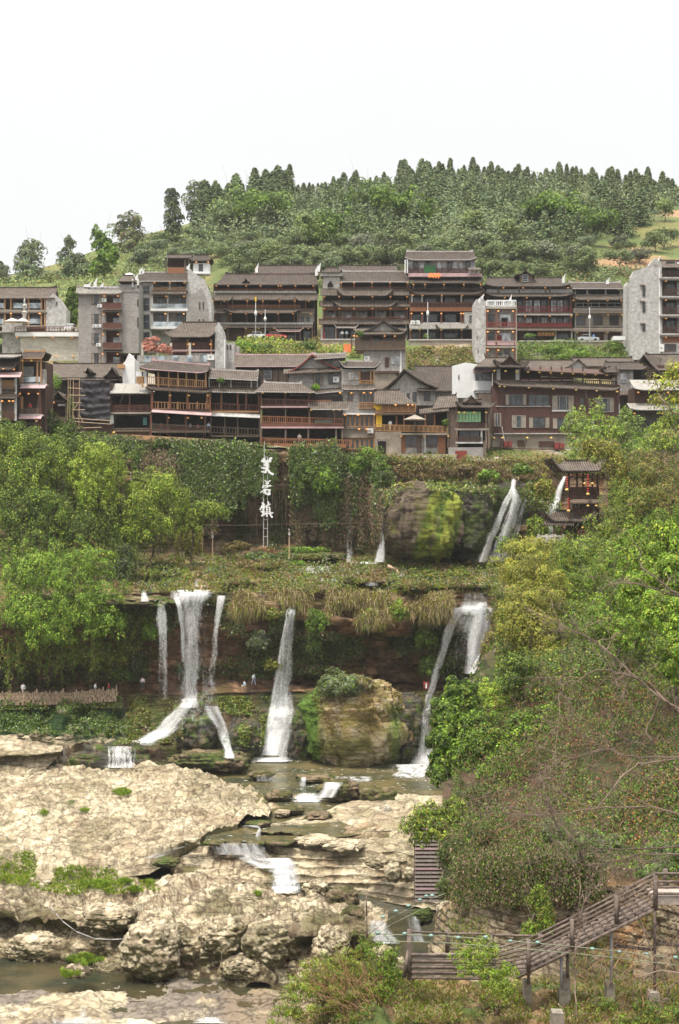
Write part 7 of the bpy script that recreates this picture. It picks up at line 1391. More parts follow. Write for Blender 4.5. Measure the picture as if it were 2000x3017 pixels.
def curtains(vg,tops,r,leaf,pal,per=26,off=.3,mix=None,sway=.25,aspect=.5):
 """hanging creepers: tops = list of (u, v0, v1)"""
 for (u,v0,v1) in tops:
  n = max(6,int((v1 - v0) * per / 100));t = r.random(n) ** .85;v = v0 + (v1 - v0) * t;uu = u + r.normal(0,4 + 0 * t) + r.normal(0,3.0,n) * (1 - .4 * t)
  Y = surfY(uu,v);Y = np.where(Y > 1e8,np.nan,Y);Y = np.where(np.isnan(Y),np.nanmin(Y) if not np.isnan(Y).all() else 220,Y);ytop = np.nanmin(Y) - off
  p = PA(uu,v,ytop - sway * r.random(n));V,F_ = leaves(p,np.tile((0,-.9,.3),(n,1)),leaf,r,aspect,.8,.5);vg.add(V,F_,colors(n,pal,r,mix))
def tubes(vg,polys,rad,colr,r,taper=.3,sides=3):
 """thin stems as 3-sided tubes; polys: list of (k, 3) arrays, rad: radius each"""
 for pts,ra in zip(polys,rad):
  pts = np.asarray(pts,float);k = len(pts);d = np.gradient(pts,axis=0);d /= np.linalg.norm(d,axis=1,keepdims=True) + 1e-9;a = np.cross(d,(.3,1,.2));a /= np.linalg.norm(a,axis=1,keepdims=True) + 1e-9;b = np.cross(d,a)
  rr = (ra * np.linspace(1,taper,k))[:,None];ring = [pts + rr * (a * math.cos(2 * math.pi * j / sides) + b * math.sin(2 * math.pi * j / sides)) for j in range(sides)];V = np.stack(ring,1).reshape(-1,3)
  i = np.arange(k - 1)[:,None] * sides;j = np.arange(sides)[None,:];j2 = (j + 1) % sides;F_ = np.stack([i + j,i + j2,i + sides + j2,i + sides + j],-1).reshape(-1,4);c = np.array(colr) * r.uniform(.7,1.3);vg.add(V,F_,np.tile(c,(len(F_),1)))

# ---------------- far hill: conifers and shrubs, a few models copied many times
def conifer_proto(k):
 r = np.random.default_rng(100 + k);H = 12.0;vg = Veg();n = 1500;z = r.random(n) ** .8;layer = np.floor(z * 15) / 15 + .03 * r.random(n);wdt = (2.3 + .4 * (k % 3)) * (1 - layer) ** (.75 if k < 2 else .62) * (.75 + .25 * np.sin(layer * 95)) + .12;th = r.random(n) * 6.283;rr = wdt * r.uniform(.35,1.08,n)
 p = np.stack([rr * np.cos(th),rr * np.sin(th),1.2 + layer * (H - 1.2) - rr * .28 + .15 * r.normal(0,1,n)],-1);nr = np.stack([np.cos(th) * .6,np.sin(th) * .6,np.full(n,.7)],-1);V,F_ = leaves(p,nr,.85,r,.42,.35,.35);vg.add(V,F_,colors(n,'conifer',r,[('hill',.2)]))
 root = empty('conifer',(0,0,0),0,'dark conifer in the dense plantation on the hill','tree','conifers on the hill');vg.build('crown',M_NEEDLE,root);MB().bar((0,0,-.6),(0,0,H * .9),.2,6,.03).build('trunk',M_BARK,root);return root
def round_proto(k,pal,H=7.,nm='broadleaf_tree',n=2400,leaf=.48,wide=1.0):
 r = np.random.default_rng(200 + k);vg = Veg();tops = []
 for j in range(5 + k % 3):
  C = np.array((r.normal(0,.24) * H * wide,r.normal(0,.2) * H * wide,H * (.45 + .32 * r.random())));R = np.array((H * .27 * wide,H * .27 * wide,H * .24)) * r.uniform(.75,1.2);nn = n // 6;p,nr = lump_pts(C,R,nn,r,8,.5);V,F_ = leaves(p,nr,leaf,r,.6,.2,.35);vg.add(V,F_,colors(nn,pal,r) * lump_pts.t);tops.append(C)
 root = empty(nm,(0,0,0),0,'x','tree' if nm != 'shrub' else 'shrub');vg.build('crown' if nm != 'shrub' else 'foliage',M_LEAF,root);limb_mesh((0,0,-.5),tops,.16,r).build('trunk' if nm != 'shrub' else 'stem',M_BARK,root);return root
cp = [conifer_proto(k) for k in range(4)];used = [False] * 4
HG = SURF['hill'];
def hill_at(u,v):
 Y = float(surfY(u,v));return P(u,v,Y if Y < 1e8 else 440)
R1 = random.Random(5)
def put(protos,used,i,loc,sc,label,group,cat=None):
 rz = R1.uniform(0,6.28)
 if not used[i]:o = protos[i];used[i] = True;o.location = loc;o.rotation_euler = (R1.uniform(-.06,.06),R1.uniform(-.06,.06),rz);o.scale = (sc,sc,sc) if not hasattr(sc,'__len__') else sc;o['label'] = label;o['group'] = group
 else:o = copy_tree(protos[i],loc,rz,sc,label,group);o.rotation_euler = (R1.uniform(-.06,.06),R1.uniform(-.06,.06),rz)
 return o
ridge_u = [p[0] for p in hill_top];ridge_v = [p[1] for p in hill_top]
def ridge(u):return float(np.interp(u,ridge_u,ridge_v))
top_v = lambda u:float(np.interp(u,[560,640,700,760,850,920,980,1060,1120,1180,1240,1330,1420,1500,1600,1700,1800,1900,2010],[535,520,512,500,495,560,515,505,520,480,466,466,470,485,480,478,480,490,540]))
low_v = lambda u:(28 if u < 1620 else -6) + float(np.interp(u,[560,700,800,900,1000,1080,1150,1230,1280,1380,1480,1560,1650,1750,1850,1930,2010],[640,640,650,700,700,690,720,690,640,640,650,700,740,740,700,640,600]))
made = 0;tries = 0;spots = []
while made < 288 and tries < 6000:
 tries += 1;u = R1.uniform(575,2040);rv = ridge(u);v = rv + 3 + (low_v(u) - rv) * R1.random() ** .9
 if made < 112:u = 600 + made * 12.9 + R1.uniform(-5,5);rv = ridge(u);v = rv + R1.uniform(2,14)
 elif v > low_v(u) or any(abs(u - a) < 11 and abs(v - b) < 7 for a,b in spots):continue
 if 700 < u < 960 and v > 655:continue
 spots.append((u,v));loc = hill_at(u,v);h = max(6,min(13.5,(v - rv) * .02 + (rv - top_v(u) + 6) / F * loc[1] * R1.uniform(.62,1.15)));sc = h / 12;lab = 'dark conifer in the dense plantation on the hill'
 put(cp,used,R1.randrange(4),(loc[0],loc[1],loc[2] - .3),(sc * R1.uniform(1.1,1.5),sc * 1.2,sc),lab,'conifers on the hill');made += 1
rp = [round_proto(k,p,7,'broadleaf_tree') for k,p in enumerate(['hilllime','hill','green'])];ru = [False] * 3
sp = [round_proto(k + 5,p,4,'shrub',1500,.36,1.25) for k,p in enumerate(['hill','hill','conifer','grey'])];su = [False] * 4
for i in range(230):
 u = R1.uniform(420,2040);v = R1.uniform(max(ridge(u) + 30,low_v(u) - 10 if u > 560 else 0),815)
 if v > 835:continue
 loc = hill_at(u,v)
 if 1720 < u and R1.random() < .88:continue
 put(sp,su,R1.choice([0,0,1,1,2,3]),(loc[0],loc[1],loc[2] - .6),R1.uniform(.6,1.5),'rounded shrub on the scrubby hillside below the conifers','shrubs on the hillside')
for i,(u,v,h,k) in enumerate([(905,745,11,0),(860,760,9,1),(960,755,8,2),(1000,720,9,2),(1180,690,12,2),(1230,700,10,2),(1130,700,9,1),(1560,700,10,1),(1610,700,11,2),(1680,700,11,2),(1740,720,9,2),(830,700,10,1),(770,690,12,2),(720,680,12,2),(650,700,12,1),(1090,650,11,2),(1400,710,9,0),(1500,730,8,0),(1960,650,7,0),(1915,720,4,0),(1450,780,6,1),(1710,790,6,1),(800,790,7,0),(1040,790,6,1)]):
 loc = hill_at(u,v);put(rp,ru,k,(loc[0],loc[1],loc[2] - .4),h / 7,['pale lime broadleaf tree on the hill slope','grey green broadleaf tree on the hill slope','dark broadleaf tree on the hill slope'][k],'broadleaf trees on the hill')
# skyline trees at the left, each with its own outline
for i,(lab,lumps,base,pal,mx_) in enumerate([
 ('tall rounded tree at the left on the skyline above the terrace',[(90,745,385,38,34),(80,790,385,46,40),(100,830,385,48,40),(96,722,385,20,18)],(92,880,385),'conifer',[('hill',.4)]),
 ('tree with a narrow pointed top left of the grey apartment block',[(205,722,380,16,26),(196,765,380,28,30),(230,800,380,42,44),(190,830,380,30,40)],(210,880,380),'conifer',[('dark',.3)]),
 ('bright green leafy tree above the grey apartment block',[(300,715,375,30,30),(318,750,375,30,36),(296,790,375,30,30),(284,690,375,12,24)],(305,850,375),'green',[('bright',.5)]),
 ('brownish broad tree on the skyline behind the lime tree',[(385,650,430,32,28),(395,690,430,38,34),(360,680,430,28,26),(380,725,430,36,28)],(385,765,430),'hill',[('brown',.4),('dark',.3)]),
 ('slender dark column of a tree standing alone on the skyline',[(505,590,440,20,28),(512,630,440,22,30),(510,675,440,25,26)],(510,720,440),'dark',[('conifer',.4)]),
 ('tall dark tree right of the slender one on the skyline',[(578,562,445,26,26),(575,605,445,34,34),(590,650,445,34,36)],(582,700,445),'dark',[('conifer',.5)]),
 ('tall dark tree with a broad base left of the plantation',[(650,605,440,26,30),(645,655,440,36,40),(660,700,440,34,30)],(650,735,440),'dark',[('conifer',.5)]),
 ('feathery tree top leaving the picture at the left edge',[(0,800,390,26,30),(20,850,390,30,30)],(5,890,390),'hill',[('grey',.4)]),
 ('lime green bush under the skyline trees at the left',[(140,850,370,40,30),(175,865,370,36,24),(60,862,372,40,18)],(150,890,370),'olive',[('hilllime',.4)]),
 ('dark shrub filling the gap beside the pale gable wall',[(212,900,300,20,40),(205,950,300,18,40),(220,870,300,16,26)],(210,985,300),'green',[('dark',.4)]),
 ('dark rounded tree behind the roof-top pavilion',[(440,750,400,30,24),(560,735,400,40,26),(610,750,400,34,26)],(520,790,400),'hill',[('conifer',.5)])]):
 tree('skyline_tree',lab,lumps,5200,.7,pal,base,seed=40 + i,mix=mx_,ksub=9,rsub=.45,rough=.35)
vg = Veg();r = np.random.default_rng(3)
HP = [(380,770),(480,725),(560,690),(800,620),(1000,600),(1300,560),(1700,560),(1760,640),(1740,790),(2010,800),(2010,840),(1000,840),(300,900)]
cover(vg,[(560,690),(760,625),(1000,590),(1300,562),(1700,566),(2010,606),(2010,625),(1850,680),(1650,735),(560,740)],34000,.8,'conifer',r,.3,1.5,[('hill',.3)],.01,-.6,3,lift=7,nrm=(0,-.5,.8))
cover(vg,HP,60000,.6,'hill',r,.2,1.0,[('conifer',.3),('hilllime',.12),('olive',.1)],.02,-.15,5,lift=1.6)
cover(vg,HP,5000,.7,'brown',r,.2,.8,[('olive',.4)],.015,.1,8,lift=1.0)
cover(vg,[(0,905),(0,830),(200,780),(400,720),(600,690),(600,900)],12000,.7,'hilllime',r,.2,1.0,[('olive',.4),('hill',.3)],.02,-.4,6,lift=1.6)
tag(vg.build('undergrowth',M_LEAF),'green scrub and brush covering the hill','undergrowth',kind='stuff')

# ---------------- between the streets
vg = Veg();r = np.random.default_rng(4)
for poly,n,pal in [([(1440,1350),(1830,1350),(1830,1400),(1440,1400)],3500,'olive'),([(1040,1350),(1440,1360),(1440,1395),(1100,1380)],2500,'olive'),([(700,1003),(820,1000),(900,1030),(940,1050),(690,1048)],3500,'lime'),([(830,1030),(940,1005),(960,1060),(830,1060)],2500,'olive'),([(1195,1040),(1400,1030),(1400,1085),(1195,1085)],5000,'olive'),([(1525,1020),(1850,1010),(1860,1068),(1525,1068)],6000,'green'),([(935,1025),(1060,1025),(1060,1050),(935,1050)],1500,'lime')]:
 cover(vg,poly,n,.45,pal,r,.2,1.2,[('green',.3),('brown',.12)],.03,-.5,7,lift=1.2)
tufts(vg,[(1195,1050),(1400,1040),(1400,1085),(1195,1085)],500,.9,'straw',r,7,.1)
tag(vg.build('weeds',M_LEAF),'weeds and brambles on the bank between the streets','weeds',kind='stuff')
for i,(u,v,ru_,rv_,Y,pal,lab) in enumerate([(720,1022,34,20,277,'bright','bright green bush below the widest hotel'),(780,1028,34,18,276,'green','green bush right of the bright one below the widest hotel'),(905,1022,24,16,276,'green','dark bush in front of the corner tower hotel'),(1250,1035,22,16,276,'olive','olive bush under the tallest hotel wall'),(1630,1030,28,20,275,'green','dark bush on the stone wall under the dormer hotel'),(1800,1025,32,18,275,'green','bush at the right end of the stone wall under the garages'),(1700,1045,40,14,272,'bright','low bright bush on the bank right of the slim house'),
 (155,1125,22,26,236,'bright','young bright green tree behind the ivy shed'),(650,1122,10,8,228.6,'green','potted shrub on the restaurant roof gallery'),(930,1142,12,10,230,'bright','small bush growing on the restaurant roof'),(1060,985,12,10,254,'green','creeper on the pediment house corner'),(1255,992,8,8,285,'green','round potted bush before the tallest hotel'),(1560,990,14,7,286,'green','plants along the parapet under the orange sign'),(1312,1246,9,10,227,'green','potted plant at the end of the tea house deck'),(1265,1338,8,7,226,'green','small bush on the terrace step below the tea house'),(1285,1342,7,6,226,'green','second small bush on the terrace step')]):
 tree('shrub',lab,[(u,v,Y,ru_,rv_),(u + ru_ * .4,v + rv_ * .2,Y - .3,ru_ * .6,rv_ * .7)],900,.38 if Y > 240 else .3,pal,(u,v + rv_ + 4,Y),'shrub',seed=300 + i,part='foliage',stem='stem',trunk=.08)
tree('flame_vine','red flowering creeper trained between the stone posts of the roof terrace',[(440,1024,246.4,22,20),(480,1030,246.4,20,18),(455,1000,246.6,16,8),(500,1035,246.2,8,14)],2200,.3,'flame',(460,1060,246.5),'climbing plant',seed=77,part='foliage',stem='stem',trunk=.08,rough=.35)

# ---------------- cliff creepers and terrace growth
r = np.random.default_rng(21);vg = Veg()
T_ = []
for i in range(400):
 u = r.uniform(655,1130) if r.random() < .8 else r.uniform(300,655)
 if 1000 < u < 1040 and r.random() < .6:continue
 if 785 < u < 830 and r.random() < .5:continue
 if vn(np.array([[u * .033,7.7,2.]]),6)[0] < -.12:continue
 v0 = float(np.interp(u,[300,640,760,1040,1130],[1285,1298,1322,1335,1350])) + abs(r.normal(0,14));L = (60 + 190 * abs(vn(np.array([[u * .02,3.3,1.]]),4))[0] + 60 * r.random()) * (1.0 if u < 1000 else .9)
 if 720 < u < 860:L *= .6
 T_.append((u,v0,v0 + L))
curtains(vg,T_,r,.42,'ivy',100,.35,[('green',.25)])
for (u0,u1,n,L) in ((500,600,90,180),(860,1000,120,150),(930,990,60,210),(600,700,60,190)):
 curtains(vg,[(r.uniform(u0,u1),1320 + r.normal(0,12),1330 + L * r.uniform(.6,1.1)) for _ in range(n)],r,.4,'ivy',90,.9,[('bright',.15)],.5)
cover(vg,[(650,1290),(1120,1330),(1120,1620),(700,1620)],6500,.42,'ivy',r,.15,.6,[('dark',.3),('olive',.15)],.018,.15,12,aspect=.6,droop=.8,nrm=(0,-.9,.35),aniso=(1,.35))
cover(vg,[(330,1280),(640,1298),(780,1325),(780,1370),(600,1360),(330,1340)],5000,.4,'green',r,.1,.7,[('dark',.4),('brown',.2)],.02,-.5,19,droop=.6,nrm=(0,-.9,.35));cover(vg,[(120,1180),(220,1180),(330,1290),(330,1400),(90,1400)],5000,.4,'green',r,.15,.8,[('dark',.3),('lime',.1)],.02,-.5,13,droop=.6,nrm=(0,-.9,.35))
tag(vg.build('ivy',M_LEAFW),'dark ivy hanging in curtains down the upper cliff','ivy',kind='stuff')
vg = Veg();T_ = [(r.uniform(420,640),1320 + abs(r.normal(0,40)),1430 + r.uniform(0,160)) for _ in range(420)] + [(r.uniform(860,1130),1400 + abs(r.normal(0,50)),1520 + r.uniform(0,100)) for _ in range(160)]
curtains(vg,T_,r,.42,'brown',65,.5,[('ivy',.25)],aspect=.28)
st = [];rd = []
for _ in range(380):
 u = r.uniform(300,1120);v0 = r.uniform(1330,1470);v1 = v0 + r.uniform(60,170);Y = float(min(surfY(u,v0),surfY(u,v1))) - .3
 k = 7;t = np.linspace(0,1,k);pts = PA(u + 5 * np.cumsum(r.normal(0,.6,k)),v0 + (v1 - v0) * t,np.full(k,Y));st.append(pts);rd.append(r.uniform(.02,.05))
tubes(vg,st,rd,(.17,.12,.08),r)
tag(vg.build('dead_creepers',M_LEAF),'withered brown creepers hanging on the upper cliff','creepers',kind='stuff')

vg = Veg();r = np.random.default_rng(31)
TP = [(330,1640),(560,1640),(900,1640),(1130,1655),(1470,1660),(1470,1755),(1100,1750),(880,1748),(640,1745),(400,1745),(330,1745)]
cover(vg,TP,13000,.34,'green',r,.05,.5,[('grey',.3),('olive',.25),('dark',.1)],.022,-.15,3,lift=.8)
cover(vg,TP,6000,.34,'olive',r,.05,.4,[('brown',.5)],.03,.0,9,lift=.5)
tufts(vg,TP,1500,.8,'straw',r,8,.07,.03,.0,14,mix=[('olive',.5)]);tufts(vg,TP,1200,.6,'lime',r,8,.06,.03,.05,15)
tag(vg.build('terrace_weeds',M_LEAF),'mixed weeds and bushes on the middle terrace','undergrowth',kind='stuff')
vg = Veg()
LIP = [(640,1745),(850,1742),(1000,1745),(1330,1748),(1330,1830),(1200,1860),(1000,1830),(850,1790),(700,1820),(640,1770)]
tufts(vg,LIP,2100,1.15,'straw',r,8,.07,.022,.0,4,mix=[('brown',.2),('olive',.4),('lime',.15)],hang=.75,spread=.8)
tufts(vg,[(1130,1375),(1480,1365),(1640,1370),(1640,1410),(1400,1420),(1200,1410)],1400,1.3,'straw',r,9,.08,.02,-.3,5,mix=[('brown',.4),('olive',.3)],hang=.5,spread=.8)
tufts(vg,[(930,2010),(1180,2030),(1190,2110),(1100,2160),(960,2160),(915,2060)],350,.5,'olive',r,8,.05,.02,.1,6,mix=[('olive',.3),('brown',.2)],hang=.5)
tag(vg.build('dry_grass',M_LEAF),'straw coloured grass hanging over the cliff edges','grass',kind='stuff')
vg = Veg()
LC = [(330,1760),(620,1770),(830,1790),(1340,1800),(1480,1830),(1480,2010),(1250,2010),(900,2000),(640,2000),(330,2010)]
cover(vg,LC,11000,.36,'dark',r,.15,.7,[('green',.35),('brown',.15)],.014,.16,5,droop=.6,nrm=(0,-.9,.4));cover(vg,[(0,1900),(330,1900),(360,2030),(0,2030)],1300,.36,'dark',r,.1,.4,[('green',.4)],.02,.05,6,droop=.6,nrm=(0,-.9,.4))
cover(vg,[(1130,1370),(1650,1365),(1660,1640),(1520,1640),(1440,1450),(1200,1440),(1130,1500)],10000,.36,'green',r,.15,.8,[('olive',.35),('lime',.12),('brown',.1)],.02,-.15,7,droop=.5,nrm=(0,-.8,.5))
cover(vg,[(330,2050),(540,2050),(540,2190),(330,2190)],4000,.3,'olive',r,.1,.3,[('green',.4)],.03,0,8);cover(vg,[(640,2050),(820,2050),(780,2200),(660,2200)],3500,.3,'green',r,.1,.3,[('olive',.4),('lime',.1)],.03,-.1,9)
cover(vg,[(0,2060),(360,2050),(360,2085),(0,2092)],3000,.26,'dark',r,1.5,.5,[('olive',.3),('green',.4)],.03,-.3,20);cover(vg,[(0,2075),(170,2062),(330,2110),(420,2160),(300,2170),(0,2160)],7000,.28,'dark',r,.05,.3,[('green',.5)],.02,-.5,10,lift=.3)
tag(vg.build('cliff_plants',M_LEAFW),'damp green plants clinging to the lower cliff and slopes','cliff plants',kind='stuff')
# shrubs of the cliffs and terrace, one by one
for i,(u,v,ru_,rv_,Y,pal,mx_,lab) in enumerate([
 (1085,1360,62,55,219,'green',[('bright',.3)],'big rounded bush at the top right of the upper cliff'),(1120,1400,40,50,218.5,'green',[('grey',.3)],'bush hanging below the big rounded one'),(960,1420,40,60,221,'green',[('bright',.2)],'thick ivy bush hanging left of the dark gully'),(900,1400,36,60,221,'ivy',[('green',.4)],'ivy bush hanging right of the hanging characters'),
 (1000,2020,72,52,188,'grey',[('green',.4),('dark',.2)],'large grey green bush on top of the enormous boulder'),(1050,2010,60,34,189,'olive',[('grey',.4),('brown',.1)],'olive bush behind the large grey green one'),(930,1830,34,44,196,'green',[('bright',.3)],'leafy bush on the cliff right of the centre waterfall'),(925,1900,26,44,197,'dark',[('green',.5)],'dark bush hanging below the leafy one'),
 (1095,1830,42,50,196,'green',[('olive',.4)],'bush on the cliff in the middle of the dry grass'),(1170,1800,30,40,196,'bright',[('olive',.4)],'yellowish vine bush left of the right waterfall'),(1255,1880,40,60,198,'dark',[('green',.4)],'dark bush under the grey rock lip'),(1270,1960,40,50,199,'dark',[('green',.4)],'dark bush low beside the right waterfall branch'),(760,1890,38,36,197.5,'grey',[('dark',.4)],'grey leaved bush left of the centre waterfall'),(800,1810,26,24,198,'olive',[('green',.4)],'olive bush at the lip left of the centre waterfall'),(800,1960,26,22,198,'olive',[('lime',.4)],'low bush overhanging the footpath'),
 (700,1800,30,36,198.3,'dark',[('green',.5)],'very dark bush right of the slender veil fall'),(440,1860,26,36,198,'green',[('bright',.3)],'bush beside the farthest left veil fall'),(360,1990,30,30,200,'dark',[('green',.5)],'dark bush above the footpath at the left'),
 (630,1690,36,22,209,'green',[('grey',.4)],'rounded bush on the terrace beside the left lamp pole'),(545,1700,42,16,207,'olive',[('green',.4)],'low olive bush at the left of the terrace'),(640,1720,40,14,204,'grey',[('green',.5)],'low grey bush behind the left waterfall lip'),(780,1698,50,14,210,'grey',[('green',.4)],'long low grey bush in the middle of the terrace'),(830,1640,60,18,219,'green',[('grey',.4)],'green bush under the hanging characters'),(900,1620,70,16,220,'green',[('bright',.2)],'low bright bush right of the hanging characters'),(760,1640,44,18,219,'green',[('grey',.4)],'green bush under the character frame'),
 (700,1610,44,22,220,'olive',[('brown',.3)],'olive bush between the lamp poles'),(880,1660,24,12,214,'bright',[],'small bright fern bush at the stone ledge'),(450,1715,50,18,206,'dark',[('grey',.5)],'dark bush at the left end of the terrace'),(480,1670,40,22,212,'green',[('brown',.3)],'bush behind the left end of the terrace'),(905,1708,36,12,207,'green',[('grey',.4)],'bush in front of the wide terrace cascade'),(1110,1690,36,16,208,'brown',[('olive',.5)],'brown bush behind the driftwood log'),(1260,1695,50,16,207,'green',[('olive',.5)],'low green bush at the right of the terrace'),(1340,1690,46,14,208,'olive',[('green',.5)],'long low bush under the fan waterfall'),(1340,1735,28,18,200.5,'green',[('bright',.4)],'small bush at the lip of the right waterfall'),(1420,1715,30,14,204,'olive',[('straw',.3)],'dry bush above the right waterfall'),
 (1440,1400,34,26,214,'green',[('bright',.4)],'green bush above the mossy dome'),(1540,1385,34,24,213,'green',[('dark',.4)],'dark bush above the fan waterfall'),(1600,1440,30,44,211,'olive',[('lime',.4)],'olive growth between the fan waterfall and the pavilion'),(1370,1380,40,18,216,'olive',[('brown',.4)],'dry bush below the brown hall'),(1200,1440,40,24,212,'olive',[('lime',.3),('brown',.2)],'shaggy growth on the left shoulder of the mossy dome'),(1290,1440,50,24,212,'green',[('olive',.3)],'shaggy growth on top of the mossy dome'),(1580,1560,30,60,211,'green',[('lime',.3)],'green growth on the rock left of the pavilion'),
 (130,1240,40,60,226,'green',[('dark',.5)],'ivy mass swallowing the left wall of the shed'),(190,1270,50,50,225.5,'dark',[('green',.5)],'ivy mass under the shed opening'),(270,1300,50,36,225,'dark',[('green',.4),('olive',.2)],'ivy mass below the scaffolding'),(210,1200,14,40,230,'dark',[('green',.5)],'ivy column at the right side of the shed')]):
 s3 = [(u,v,Y,ru_ * .8,rv_ * .8),(u - ru_ * .45,v + rv_ * .2,Y - .2,ru_ * .5,rv_ * .6),(u + ru_ * .45,v + rv_ * .15,Y - .2,ru_ * .55,rv_ * .6)]
 tree('shrub',lab,s3,int(500 + ru_ * rv_ * .75),.36 if Y > 200 else .33,pal,(u,v + rv_ * .7,Y + 1.2),'shrub','bushes of the gorge',seed=500 + i,part='foliage',stem='stem',trunk=.1,mix=mx_,ksub=10,rough=.3)

# ---------------- great bamboo and vine masses at the left
for i,(lab,lumps,n,pal,mx_,leaf,wp,base) in enumerate([
 ('arching bamboo clump at the top of the left mass, farthest left',[(40,1330,212,80,60),(120,1310,212,60,46),(20,1400,210,70,70),(100,1390,210,70,70),(-20,1290,212,60,50),(165,1360,209,40,60)],24000,'green',[('lime',.35),('dark',.15)],.3,.5,(50,1560,214)),
 ('pale green bamboo clump with a drooping tip, second from the left',[(290,1350,210,66,46),(240,1400,209,50,46),(330,1400,210,60,60),(290,1440,209,60,60),(255,1450,206,26,60)],21000,'lime',[('green',.35),('bright',.2)],.29,.5,(290,1600,213)),
 ('broad pale bamboo clump right of the drooping one',[(460,1425,211,76,44),(500,1470,211,66,50),(420,1490,210,66,60),(470,1540,211,70,50),(400,1560,210,60,50)],21000,'lime',[('green',.4),('bright',.2)],.29,.55,(450,1640,214)),
 ('bamboo branch reaching right over the dry creepers',[(590,1500,212,50,30),(640,1505,212,34,24),(560,1540,212,40,36),(655,1515,212,16,16)],4800,'lime',[('green',.5)],.34,.5,(560,1640,214)),
 ('deep green vine mass in the middle of the left side',[(160,1500,207,90,70),(60,1500,207,90,80),(230,1560,206,80,70),(100,1580,206,90,70),(300,1570,208,60,70),(0,1600,207,60,90),(350,1620,208,50,60),(180,1640,205,80,50)],32000,'green',[('dark',.3),('lime',.14)],.32,.4,(150,1760,210)),
 ('huge saturated green vine curtain over the left cliff edge',[(120,1700,198,90,80),(220,1700,197.5,90,80),(300,1760,197.0,70,70),(100,1810,196.0,90,70),(220,1810,196.0,90,70),(150,1870,195.5,80,46),(320,1830,196.0,60,50),(60,1700,198.5,60,90),(270,1650,198.5,70,50),(40,1790,196.5,50,60)],42000,'bright',[('green',.45),('lime',.1),('olive',.04)],.3,.3,(180,1960,203)),
 ('shadowed vine wall behind the bamboo clumps of the left mass',[(60,1340,214,120,70),(200,1330,214,90,60),(330,1330,214,90,50),(100,1450,213,120,80),(300,1500,212.5,90,70),(420,1590,213,90,50),(200,1610,209,90,50),(60,1640,207,80,60),(360,1560,212,60,60)],26000,'green',[('dark',.6),('lime',.05)],.34,.5,(200,1700,214)),
 ('dark bluish shrub between the vine curtain and the terrace',[(360,1690,205,40,50),(370,1640,206,26,40),(350,1740,204,30,40)],4000,'dark',[('grey',.35),('green',.2)],.34,.2,(365,1790,206)),
 ('olive grass and vine tongue beside the left waterfall',[(400,1830,199.5,50,36),(420,1800,199.8,36,26),(380,1880,199.5,36,46),(360,1930,199.8,26,36)],5000,'olive',[('green',.4),('lime',.2)],.32,.5,(390,1960,201)),
 ('dark vine bush at the picture edge below the corner restaurant',[(20,1270,214,60,40),(90,1290,214,50,36),(-30,1330,213,50,60)],6000,'green',[('dark',.4),('lime',.1)],.36,.4,(20,1400,216)),
 ('yellow green hanging bamboo fringe behind the left lamp pole',[(575,1600,215,24,50),(540,1610,215,26,40)],2600,'olive',[('lime',.4)],.32,.6,(560,1680,217))]):
 tree('bamboo_clump' if 'bamboo' in lab else 'vine_mass',lab,lumps,n,leaf,pal,base,'bamboo' if 'bamboo' in lab else 'vines',seed=700 + i,part='foliage',stem='stem',mix=mx_,ksub=34,rsub=.25,weep=wp,rough=.45,aspect=.42,droop=.55,trunk=.2)
vg = Veg();r = np.random.default_rng(41)
curtains(vg,[(r.uniform(0,330),1880 + r.normal(0,20),1930 + abs(r.normal(0,40))) for _ in range(120)],r,.32,'green',50,1.5,[('olive',.4)],.4)
tag(vg.build('hanging_vine_ends',M_LEAF),'ragged vine ends hanging over the dark left overhang','vines',kind='stuff')

